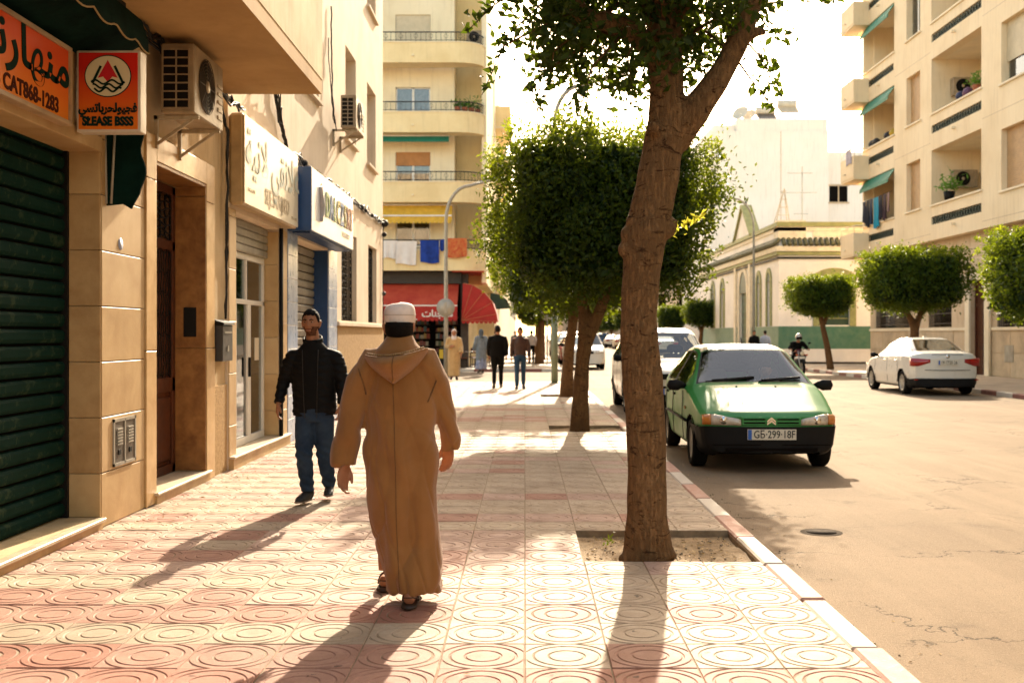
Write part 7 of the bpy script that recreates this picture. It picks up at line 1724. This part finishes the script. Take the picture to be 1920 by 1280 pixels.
# hood: collar wrapped round the neck and a pointed pouch on the back
g = MB(); g.loft([robe_ring(w(x,0).x, hw, w(0,py).z, dc, hd, 1.0, .02, 40) for (py, x, hw, hd, dc) in ((624,749,.066,.068,.025),(631,749,.078,.078,.02),(643,748,.100,.092,.01),(656,748,.140,.105,.0),(668,748,.162,.112,.0),(680,748,.15,.10,.0))]); hd_ = g.build('hood', m_robe, rman); voxelize(hd_, .008, 3)
g = MB(); nu, nv = 30, 18; front, back = [], []
for j in range(nv+1):
    v = j/nv
    for i in range(nu+1):
        u = -1+2*i/nu
        hw = .186*(1-v**1.6*.97)*(1 if v < 1 else 1)
        x = w(743,0).x+u*hw+.012*(1-v)
        top = w(0, 660-7*u).z-.016*(1-u*u); z = top+(w(0,717).z-top)*v+(.012*u*u*(1-v))
        # thickness profile: lip stands off, belly of the pouch below
        dd = (.060+.095*math.sin(math.pi*min(1, v*1.15+.08))**.8)*(1-abs(u)**2.6)*(1-.55*v)
        backy = RY-.105-.03*v-.028*(1-u*u)
        front.append(Vector((x, backy-dd-.006*math.sin(v*9+u*3)*(1-v), z))); back.append(Vector((x, backy+.05, z-.004)))
N_ = (nu+1)*(nv+1); fs_ = []
for j in range(nv):
    for i in range(nu): q = j*(nu+1)+i; fs_ += [(q, q+1, q+nu+2, q+nu+1), (N_+q, N_+q+nu+1, N_+q+nu+2, N_+q+1)]
edge = [i for i in range(nu+1)]+[j*(nu+1)+nu for j in range(1, nv+1)]+[nv*(nu+1)+i for i in range(nu-1, -1, -1)]+[j*(nu+1) for j in range(nv-1, 0, -1)]
for a, b in zip(edge, edge[1:]+edge[:1]): fs_.append((a, N_+a, N_+b, b))
g.add(front+back, fs_, True); pouch = g.build('hood_pouch', m_robe, rman); voxelize(pouch, .0075, 3)
lip = [front[i]+Vector((0,-.004,.006)) for i in range(nu+1)]
lip = lip[2:-2]
MB().tube(lip, .007, 6).build('hood_braid', m_robed, pouch)
g = MB()
for i in range(0, (len(lip)-1)*2):
    t = i/2; a = lip[int(t)].lerp(lip[min(len(lip)-1, int(t)+1)], t % 1)
    if i % 2 == 0: g.sph(a+Vector((0,-.005,.001)), (.0055,.004,.0055), 6, 4)
g.build('braid_stitches', m_braid, pouch)
sl_ = [front[j*(nu+1)+nu//2]+Vector((0,-.003,0)) for j in range(nv-1)]; MB().tube(sl_, .0025, 4).build('hood_seam', m_robed, pouch)
# cap, hair
cz0, cz1 = w(0,606).z, w(0,567).z; cxx = w(748,0).x; hh = cz1-cz0; g = MB(); rr = []
for (f, q) in ((0,1.0),(.02,1.015),(.35,1.02),(.62,1.0),(.78,.93),(.90,.78),(.97,.5),(1.0,.05)): rr.append([Vector((cxx+.0905*q*math.cos(2*math.pi*k/36), RY+.035+.106*q*math.sin(2*math.pi*k/36), cz0+hh*f+.004*math.cos(2*math.pi*k/36))) for k in range(36)])
g.loft(rr); cap = g.build('cap', m_cap, rman)
MB().tube([Vector((cxx+.0935*math.cos(a), RY+.035+.109*math.sin(a), cz0+hh*.40)) for a in [2*math.pi*k/36 for k in range(38)]], .0018, 4, False).build('cap_stitching', M('cap stitching', (.45,.37,.31), .9, var=0), cap)
rr = []
for (dz, qx, qy) in ((.006,.086,.120),(-.025,.087,.122),(-.055,.083,.116),(-.078,.072,.102),(-.088,.055,.085)): rr.append([Vector((cxx+qx*math.cos(2*math.pi*k/30), RY+.032+qy*math.sin(2*math.pi*k/30)*(1 if math.sin(2*math.pi*k/30) < 0 else .35), cz0+dz)) for k in range(30)])
MB().loft(rr).build('hair', m_hair, rman)
for f in (RF, LF):
    s_ = MB().tube([f+Vector((0,-.10,.012)), f+Vector((0,-.07,.014)), f+Vector((0,.05,.014)), f+Vector((.005,.16,.014)), f+Vector((.01,.215,.016))], [(.02,.010),(.045,.013),(.047,.013),(.054,.012),(.026,.010)], 14, flat=(1,0,0)).build('sandal', m_sand, rman)
    g = MB(); g.tube([f+Vector((.046*math.cos(a), .05+.01*math.sin(a), .025+.070*math.sin(a))) for a in [math.pi*k/10 for k in range(11)]], [(.022,.006)]*11, 8, flat=(0,1,0)); g.tube([f+Vector((.040*math.cos(a), .015-.075*math.sin(a), .045+.02*math.sin(a))) for a in [math.pi*k/10 for k in range(11)]], [(.007,.004)]*11, 6); g.build('strap', m_sand, s_)

# ---------------- man in the black quilted jacket, walking towards the camera
m_jk = M('black quilted nylon', (0.004, 0.004, 0.0042), 0.65, spec=.14, var=.2, vscale=8, bump=.2, bscale=60); m_sw = M('black jersey', (0.008, 0.0075, 0.007), 0.9, spec=.1, var=.1); m_jean = M('dark blue denim', (0.014, 0.026, 0.050), 0.85, spec=.1, var=.3, vscale=5, col2=(0.036, 0.056, 0.085), bump=.3, bscale=300); m_shoe = M('dark trainers', (0.014, 0.013, 0.014), .6, var=.15); m_sole = M('pale sole', (.16,.11,.075), .7, var=.2)
BY = 10.25; KB = FPX/BY
def b2(px, py, dy=0.0): return Vector(((px-984)/KB+1.93, dy, CAMH-(py-626)/KB))      # local: origin under the body
JB = dict(head=b2(585,606,-.05), neck=b2(587,640,-.01), pelvis=b2(590,775,0), sh_l=b2(548,671), sh_r=b2(630,671), el_l=b2(531,715,.03), el_r=b2(643,712,-.02), wr_l=b2(525,755,-.06), wr_r=b2(644,757,-.08), hd_l=b2(523,776,-.09), hd_r=b2(642,780,-.1), pn_l=(1,0,0), pn_r=(-1,0,0), th_l=(.3,-1,0), th_r=(-.3,-1,0),
    hip_l=b2(573,790), hip_r=b2(607,790), kn_l=b2(574,850,-.10), kn_r=b2(608,852,.02), an_l=b2(580,921,-.07), an_r=b2(612,916,.17), ft_l=(-.05,-.19,0), ft_r=(.02,-.19,0))
bm_, J, Rm, body = person('bearded man in a black quilted jacket and jeans walking towards the camera', dict(j=JB, hero=True, vox=.011, bvox=.006, yaw=R(-6), curl=.6, skin=m_skin2))
pelv, nk = J['pelvis'], J['neck']
garment(bm_, 'jeans', m_jean, [([J['pelvis']+Vector((0,0,.10)), J['pelvis'], J['pelvis']-Vector((0,0,.07))], [(.170,.118),(.178,.125),(.165,.12)], (1,0,0))]+
    [([J['hip_'+s_]+Vector((0,0,.03)), lerp(J['hip_'+s_],J['kn_'+s_],.5), J['kn_'+s_], lerp(J['kn_'+s_],J['an_'+s_],.35), lerp(J['kn_'+s_],J['an_'+s_],.75), lerp(J['kn_'+s_],J['an_'+s_],.95)], [(.098,.105),(.090,.098),(.075,.08),(.073,.078),(.062,.068),(.064,.072)], (1,0,0)) for s_ in 'lr'], .0095, 2)
jn = [c for c in bm_.children if c.name.startswith('jeans')][0]
displace(jn, lambda c: .007*np.sin(c[:,2]*75+c[:,0]*40)*(np.exp(-((c[:,2]-.45)/.10)**2)+np.exp(-((c[:,2]-.17)/.09)**2)+.6*np.exp(-((c[:,2]-.80)/.06)**2)))
garment(bm_, 'sweater', m_sw, [([pelv+Vector((0,-.01,.04)), lerp(pelv,nk,.3), lerp(pelv,nk,.65), lerp(pelv,nk,.9), nk+Vector((0,0,-.005)), lerp(nk,J['head'],.14)], [(.165,.118),(.165,.125),(.175,.13),(.14,.105),(.082,.08),(.07,.072)], (1,0,0))], .010, 3)
def quilt(i, k): return 1+.030*abs(math.sin(i*1.05))
zz = np.linspace(0, 1, 30); tors, trad = [], []
for t in zz: tors.append(lerp(pelv+Vector((0,.012,-.015)), nk+Vector((0,.015,0)), t*.97)); q = 1+.022*(abs(math.sin(t*30))); trad.append((float(np.interp(t,[0,.25,.65,.85,.93,1],[.205,.200,.220,.170,.125,.082]))*q, float(np.interp(t,[0,.25,.65,.85,.93,1],[.135,.135,.142,.12,.10,.085]))*q))
shp = [(tors, trad, (1,0,0))]
for s_ in 'lr':
    sh, el, wr = J['sh_'+s_], J['el_'+s_], J['wr_'+s_]; pts = [lerp(sh,nk,.50)+Vector((0,0,-.03))]+[lerp(sh,el,k/8) for k in range(8)]+[lerp(el,wr,k/8) for k in range(9)]; rd = [float(np.interp(k,[0,1,5,9,17],[.058,.072,.070,.060,.044]))*(1+.045*abs(math.sin(k*1.35))) for k in range(len(pts))]; shp.append((pts, rd))
jk = garment(bm_, 'jacket', m_jk, shp, .0095, 2)
displace(jk, lambda c: -.009*(1-np.abs(np.sin(c[:,2]*42+.6*np.abs(c[:,0]-pelv.x))))**3+.003*np.sin(c[:,2]*90+c[:,0]*50))
# open the front of the jacket: a wedge from collar to hem
bmx = bmesh.new(); bmx.from_mesh(jk.data)
cxm = pelv.x
kill = [f for f in bmx.faces if f.calc_center_median().y < -.03 and abs(f.calc_center_median().x-(cxm-.012)) < .042+.035*max(0,(f.calc_center_median().z-1.2)) and f.calc_center_median().z > pelv.z-.2 and f.calc_center_median().z < nk.z+.1]
bmesh.ops.delete(bmx, geom=kill, context='FACES'); bmx.to_mesh(jk.data); bmx.free()
MB().tube([nk+Vector((.082*math.cos(a)-.002, .012+.082*math.sin(a), .010+.030*math.sin(a))) for a in [R(-62)+R(304)*k/22 for k in range(23)]], [(.012,.032)]*23, 10, flat=None).build('collar', m_jk, bm_, world=False)
for x_ in (-.068, .044): MB().tube([Vector((cxm+x_*(1+.3*t), -.132-.012*math.sin(t*3), pelv.z-.03+(nk.z-pelv.z)*t*.93)) for t in [k/10 for k in range(11)]], .0035, 5).build('zip', M('dark zip', (.02,.018,.017), .4, metal=.3, var=0), jk, world=False)
hair = hair_cap(J['head'], 1.0, Rm, -.075, .074, .012, 4).build('hair', m_hair, bm_, world=False)
for s_ in (-1, 1):
    e_ = MB().sph(J['head']+Rm @ Vector((s_*.032,-.0795,.010)), (.0115,.007,.0048), 10, 8).build('eye', m_eye, bm_, world=False); MB().sph(J['head']+Rm @ Vector((s_*.032,-.0865,.010)), (.006,.003,.006), 8, 6).build('iris', m_iris, e_, world=False)
    MB().tube([J['head']+Rm @ Vector((s_*x, y, z)) for x, y, z in ((.014,-.096,.026),(.030,-.0945,.034),(.050,-.083,.027))], [(.004,.005),(.005,.006),(.002,.003)], 6).build('eyebrow', m_hair, bm_, world=False)
MB().tube([J['head']+Rm @ Vector((x,-.1005+abs(x)*.22,-.0635)) for x in (-.022,-.01,0,.01,.022)], [.002,.0035,.0035,.0035,.002], 6).build('mouth', M('lips', (.22,.075,.055), .5, var=0), bm_, world=False)
# beard: jaw faces of the head lifted a little
me = body.data; hcz = J['head']; Ri = Rm.inverted()
def beardf(p):
    q = Ri @ (p-hcz); return q.y < .0 and -.115 < q.z < (-.050 if abs(q.x) < .032 else -.030) and not (abs(q.x) < .022 and -.075 < q.z < -.056) and not(q.z > -.062 and abs(q.x) < .016 and q.z > -.050)
bmx = bmesh.new(); bmx.from_mesh(me); bmesh.ops.delete(bmx, geom=[f for f in bmx.faces if not beardf(f.calc_center_median())], context='FACES'); bmx.normal_update()
for v in bmx.verts: v.co += v.normal*.0022
mb2 = bpy.data.meshes.new('beard'); bmx.to_mesh(mb2); bmx.free(); link('beard', mb2, m_beard, bm_)
for s_ in 'lr': shoe(bm_, J['an_'+s_]+Vector((0,0,.015)), J['ft_'+s_], m_shoe, m_sole, 1.08)
bm_.location = (-1.93, BY, 0)

# ---------------- passers-by farther off
def std(stride=.22, arm=.12, sw=.19, lean=0):
    return dict(head=(0,-.02,1.62), neck=(0,0,1.47), pelvis=(0,0,.95), sh_l=(-sw,0,1.395), sh_r=(sw,0,1.395), el_l=(-sw-.05,.03+arm*.3,1.14), el_r=(sw+.05,.03-arm*.3,1.14), wr_l=(-sw-.06,arm-.06,.90), wr_r=(sw+.06,-arm-.06,.90), hd_l=(-sw-.06,arm-.08,.81), hd_r=(sw+.06,-arm-.08,.81), pn_l=(1,0,0), pn_r=(-1,0,0), th_l=(.3,-1,0), th_r=(-.3,-1,0),
        hip_l=(-.09,0,.92), hip_r=(.09,0,.92), kn_l=(-.09,-stride*.5-.05,.50), kn_r=(.09,stride*.25,.50), an_l=(-.09,-stride*.9,.085), an_r=(.09,stride*1.1,.12), ft_l=(-.02,-.18,0), ft_r=(.02,-.16,-.05))
def passer(label, loc, rz, top, legs, shoes, hairm=m_hair, bulk=1.0, h=1.0, stride=.22, coat=.0, hood=None, group='people crossing the side street', skin=m_skin):
    o, J, Rm, body = person(label, dict(j=std(stride), vox=.02, bvox=.011, h=h, group=group, skin=skin)); pv, nk = J['pelvis'], J['neck']
    garment(o, 'trousers', legs, [([pv+Vector((0,0,.08)), pv, pv-Vector((0,0,.07))], [(.16*bulk,.11),(.17*bulk,.12),(.155,.11)], (1,0,0))]+[([J['hip_'+s_], lerp(J['hip_'+s_],J['kn_'+s_],.5), J['kn_'+s_], lerp(J['kn_'+s_],J['an_'+s_],.5), lerp(J['kn_'+s_],J['an_'+s_],.97)], [.095*bulk,.085*bulk,.066,.062,.056]) for s_ in 'lr'], .016, 2, 14)
    garment(o, 'jacket', top, [([pv+Vector((0,0,-coat)), pv+Vector((0,0,.05)), lerp(pv,nk,.35), lerp(pv,nk,.68), lerp(pv,nk,.9), nk+Vector((0,0,.02))], [(.19*bulk,.125*bulk),(.185*bulk,.125*bulk),(.18*bulk,.125*bulk),(.20*bulk,.135*bulk),(.130*bulk,.105),(.08,.082)], (1,0,0))]+[([lerp(J['sh_'+s_],nk,.6)-Vector((0,0,.035)), J['sh_'+s_]-Vector((0,0,.025)), lerp(J['sh_'+s_],J['el_'+s_],.5), J['el_'+s_], lerp(J['el_'+s_],J['wr_'+s_],.95)], [.055*bulk,.076*bulk,.072*bulk,.062*bulk,.045*bulk]) for s_ in 'lr'], .016, 2, 14)
    if hairm: hair_cap(J['head'], h, Rm, -.07, .05, .011, 3).build('hair', hairm, o, world=False)
    for s_ in 'lr': shoe(o, J['an_'+s_]+Vector((0,0,.01)), J['ft_'+s_], shoes, m_sole if shoes is not m_shoe else m_shoe)
    o.location = loc; o.rotation_euler.z = rz; return o, J, Rm
m_blk = M('black cloth', (0.006, 0.0055, 0.005), .85, spec=.08, var=.15); m_brj = M('dark brown leather', (0.055, 0.022, 0.016), .5, spec=.35, var=.25, vscale=6); m_bjn = M('navy jeans', (0.012, 0.045, 0.10), .85, var=.2)
passer('broad man in black walking away across the side street', (-.78, 31.8, 0), math.pi, m_blk, m_blk, m_sand, bulk=1.22, h=1.03, coat=.08)
passer('man in a dark brown leather jacket and blue jeans walking towards the camera', (-.13, 31.2, 0), 0, m_brj, m_bjn, m_sand, bulk=.95, h=1.0)
m_beige = M('sand coloured robe', (0.46, 0.30, 0.13), .85, var=.12, vscale=6, sheen=.2); m_scarf = M('white headscarf', (.66,.56,.50), .85, var=.06); m_grey = M('grey blue robe', (0.17, 0.19, 0.205), .85, var=.15, vscale=6); m_lil = M('blue patterned skirt', (0.13, 0.15, 0.24), .85, var=.4, vscale=14, col2=(.32,.32,.38))
def robed(label, loc, rz, mat, scarf, hem=.12, h=.93, skirt=None, wid=1.0, armup=True, group='people crossing the side street'):
    j = std(.08); 
    if armup: j['el_l'] = (-.25,.0,1.14); j['wr_l'] = (-.12,-.18,1.14); j['hd_l'] = (-.04,-.22,1.16); j['pn_l'] = (0,1,0); j['th_l'] = (0,0,1)
    o, J, Rm, body = person(label, dict(j=j, vox=.02, bvox=.011, h=h, group=group)); pv, nk = J['pelvis'], J['neck']; g = MB(); rings = []
    for (z, hw, hd, fo) in ((1.50,.06,.06,0),(1.45,.15,.09,0),(1.38,.19,.115,.01),(1.2,.195,.13,.02),(.95,.21*wid,.15*wid,.03),(.6,.215*wid,.165*wid,.05),(.3,.20*wid,.17*wid,.07),(hem,.20*wid,.17*wid,.08)):
        rings.append([Vector((hw*h*(1+fo*math.sin(6*a+z*3))*math.cos(a), hd*h*(1+fo*math.sin(7*a))*math.sin(a), z*h)) for a in [2*math.pi*k/44 for k in range(44)]])
    g.loft(rings)
    for s_ in 'lr': g.tube([lerp(J['sh_'+s_],nk,.4), J['sh_'+s_], J['el_'+s_], lerp(J['el_'+s_],J['wr_'+s_],.9)], [.075,.085,.08,.078], 14)
    r = g.build('robe', mat, o, world=False); voxelize(r, .015, 2)
    if skirt:
        g = MB(); g.loft([[Vector((hw*h*(1+.05*math.sin(8*a))*math.cos(a), hd*h*(1+.05*math.sin(9*a))*math.sin(a), z*h)) for a in [2*math.pi*k/40 for k in range(40)]] for (z, hw, hd) in ((.62,.19,.15),(.4,.215,.18),(.2,.235,.20),(.14,.235,.20))]); g.build('skirt', skirt, o, world=False)
    hcn = J['head']; g = MB(); rr = []
    for (dz, q, dy) in ((-.24,1.35,.02),(-.17,1.15,.01),(-.11,.92,.012),(-.04,1.02,.022),(.03,1.08,.022),(.09,.88,.02),(.125,.45,.02),(.133,.05,.02)):
        rr.append([hcn+h*Vector((.088*q*math.cos(a), dy+.105*q*math.sin(a)+(.045 if (math.sin(a) < -.35 and -.13 < dz < .05) else 0), dz)) for a in [2*math.pi*k/28 for k in range(28)]])
    g.loft(rr); g.build('headscarf', scarf, o, world=False)
    for s_ in 'lr': shoe(o, J['an_'+s_], J['ft_'+s_], m_sand, m_sand)
    o.location = loc; o.rotation_euler.z = rz; return o
robed('woman in a sand coloured robe and white headscarf walking towards the camera', (-2.42, 37.9, 0), R(4), m_beige, m_scarf, h=.98)
robed('person in a grey blue robe and patterned skirt walking away by the cafe', (-1.75, 44.5, -.0), math.pi+R(20), m_grey, M('dark grey scarf', (.07,.08,.09), .9, var=.1), hem=.5, h=1.0, skirt=m_lil, armup=False)
far_p = [((-1.45,55.5,0), math.pi, 'person in dark clothes standing under the dome awning', m_blk, m_bjn), ((-.2,62,0), 0, 'far pedestrian in a blue top on the cafe pavement', M('blue shirt', (.05,.09,.2), .8), m_blk), ((.35,58.5,0), math.pi, 'far pedestrian in a white shirt beside the trees', M('white shirt', (.6,.55,.5), .8), m_blk), ((-.6,70,0), 0, 'farthest pedestrian in grey on the cafe pavement', M('grey coat', (.12,.12,.13), .8), m_blk)]
src = passer(far_p[0][2], far_p[0][0], far_p[0][1], far_p[0][3], far_p[0][4], m_shoe, group='distant pedestrians')[0]
def clone(loc, rz, lab, top, legs, group='distant pedestrians'):
    o = copy_tree(src); o.location = loc; o.rotation_euler.z = rz; o['label'] = lab; o['group'] = group
    for c in o.children:
        k = c.name.split('.')[0]
        if k in ('jacket', 'trousers'): c.material_slots[0].link = 'OBJECT'; c.material_slots[0].material = top if k == 'jacket' else legs
    return o
for q in far_p[1:]: clone(*q)
clone((12.2, 59.0, 0), 0, 'pedestrian in dark clothes beside the arched building lamp post', m_blk, m_blk)
clone((13.0, 60.0, 0), math.pi, 'pedestrian in a pale blue top beside the dark clothed one', M('pale blue top', (.36,.40,.48), .8), m_blk)
# ---------------- motorcyclist
j = dict(head=(0,.72,1.52), neck=(0,.82,1.36), pelvis=(0,1.12,.92), sh_l=(-.19,.84,1.30), sh_r=(.19,.84,1.30), el_l=(-.36,.80,1.10), el_r=(.36,.80,1.10), wr_l=(-.37,.66,1.07), wr_r=(.37,.66,1.07), hd_l=(-.36,.58,1.06), hd_r=(.36,.58,1.06), pn_l=(0,0,-1), pn_r=(0,0,-1), th_l=(1,0,0), th_r=(-1,0,0),
    hip_l=(-.10,1.08,.90), hip_r=(.10,1.08,.90), kn_l=(-.24,.72,.80), kn_r=(.24,.72,.80), an_l=(-.19,.98,.40), an_r=(.19,.98,.40), ft_l=(-.02,-.18,-.03), ft_r=(.02,-.18,-.03))
rd, J, Rm, body = person('motorcyclist in a black jacket and pale helmet riding the motorcycle', dict(j=j, vox=.02, bvox=.011)); pv, nk = J['pelvis'], J['neck']
garment(rd, 'jacket', m_blk, [([pv+Vector((0,0,-.02)), lerp(pv,nk,.35), lerp(pv,nk,.68), lerp(pv,nk,.9), nk], [(.18,.13),(.19,.14),(.21,.15),(.16,.12),(.085,.085)], (1,0,0))]+[([lerp(J['sh_'+s_],nk,.4), J['sh_'+s_], lerp(J['sh_'+s_],J['el_'+s_],.5), J['el_'+s_], lerp(J['el_'+s_],J['wr_'+s_],.9)], [.085,.09,.08,.07,.05]) for s_ in 'lr'], .016, 2, 14)
garment(rd, 'trousers', m_blk, [([pv+Vector((0,.02,.05)), pv-Vector((0,0,.05))], [(.18,.13),(.17,.13)], (1,0,0))]+[([J['hip_'+s_], lerp(J['hip_'+s_],J['kn_'+s_],.5), J['kn_'+s_], lerp(J['kn_'+s_],J['an_'+s_],.5), J['an_'+s_]], [.10,.092,.075,.065,.058]) for s_ in 'lr'], .016, 2, 14)
hl_ = MB().sph(J['head']+Vector((0,.015,.03)), (.135,.155,.15), 20, 14).build('helmet', M('pale helmet', (.46,.43,.38), .25, var=.2, vscale=7, col2=(.1,.09,.08), coat=.6), rd, world=False)
MB().tube([J['head']+Vector((.125*math.sin(a), .0-.150*math.cos(a), -.015)) for a in [R(-70)+R(140)*k/10 for k in range(11)]], [(.012,.05)]*11, 8, flat=None).build('visor_opening', m_dark, hl_, world=False)
for s_ in 'lr': shoe(rd, J['an_'+s_], J['ft_'+s_], m_shoe, m_shoe)
rd.location = MOTO[:3]; rd.rotation_euler.z = MOTO[3]
# ---------------- driver seated in the taxi
j = dict(head=(0,-.02,1.17), neck=(0,.03,1.02), pelvis=(0,.05,.62), sh_l=(-.19,.03,.97), sh_r=(.19,.03,.97), el_l=(-.24,-.12,.78), el_r=(.24,-.12,.78), wr_l=(-.15,-.30,.90), wr_r=(.15,-.30,.90), hd_l=(-.12,-.34,.92), hd_r=(.12,-.34,.92), pn_l=(0,-1,0), pn_r=(0,-1,0), th_l=(1,0,1), th_r=(-1,0,1),
    hip_l=(-.1,.0,.64), hip_r=(.1,.0,.64), kn_l=(-.14,-.40,.70), kn_r=(.14,-.40,.70), an_l=(-.12,-.55,.40), an_r=(.12,-.55,.40), ft_l=(0,-.15,0), ft_r=(0,-.15,0))
dv, J, Rm, body = person('driver in a pale shirt sitting behind the windscreen of the green car', dict(j=j, vox=.02, bvox=.011)); pv, nk = J['pelvis'], J['neck']; m_ds = M('pale grey shirt', (.34,.33,.32), .85, var=.1)
garment(dv, 'shirt', m_ds, [([pv, lerp(pv,nk,.4), lerp(pv,nk,.7), lerp(pv,nk,.92), nk], [(.18,.13),(.18,.13),(.20,.13),(.15,.11),(.075,.075)], (1,0,0))]+[([lerp(J['sh_'+s_],nk,.4), J['sh_'+s_], J['el_'+s_], lerp(J['el_'+s_],J['wr_'+s_],.9)], [.075,.08,.062,.045]) for s_ in 'lr'], .018, 2, 14)
garment(dv, 'trousers', m_blk, [([J['hip_'+s_], J['kn_'+s_], J['an_'+s_]], [.09,.07,.055]) for s_ in 'lr']+[([pv+Vector((0,0,.04)), pv-Vector((0,0,.06))], [(.18,.13),(.18,.13)], (1,0,0))], .02, 2, 12)
hair_cap(J['head'], 1, Rm, -.07, .05, .011, 3).build('hair', m_hair, dv, world=False)
dv.location = (2.95+.36, 13.28+2.0, -.12)
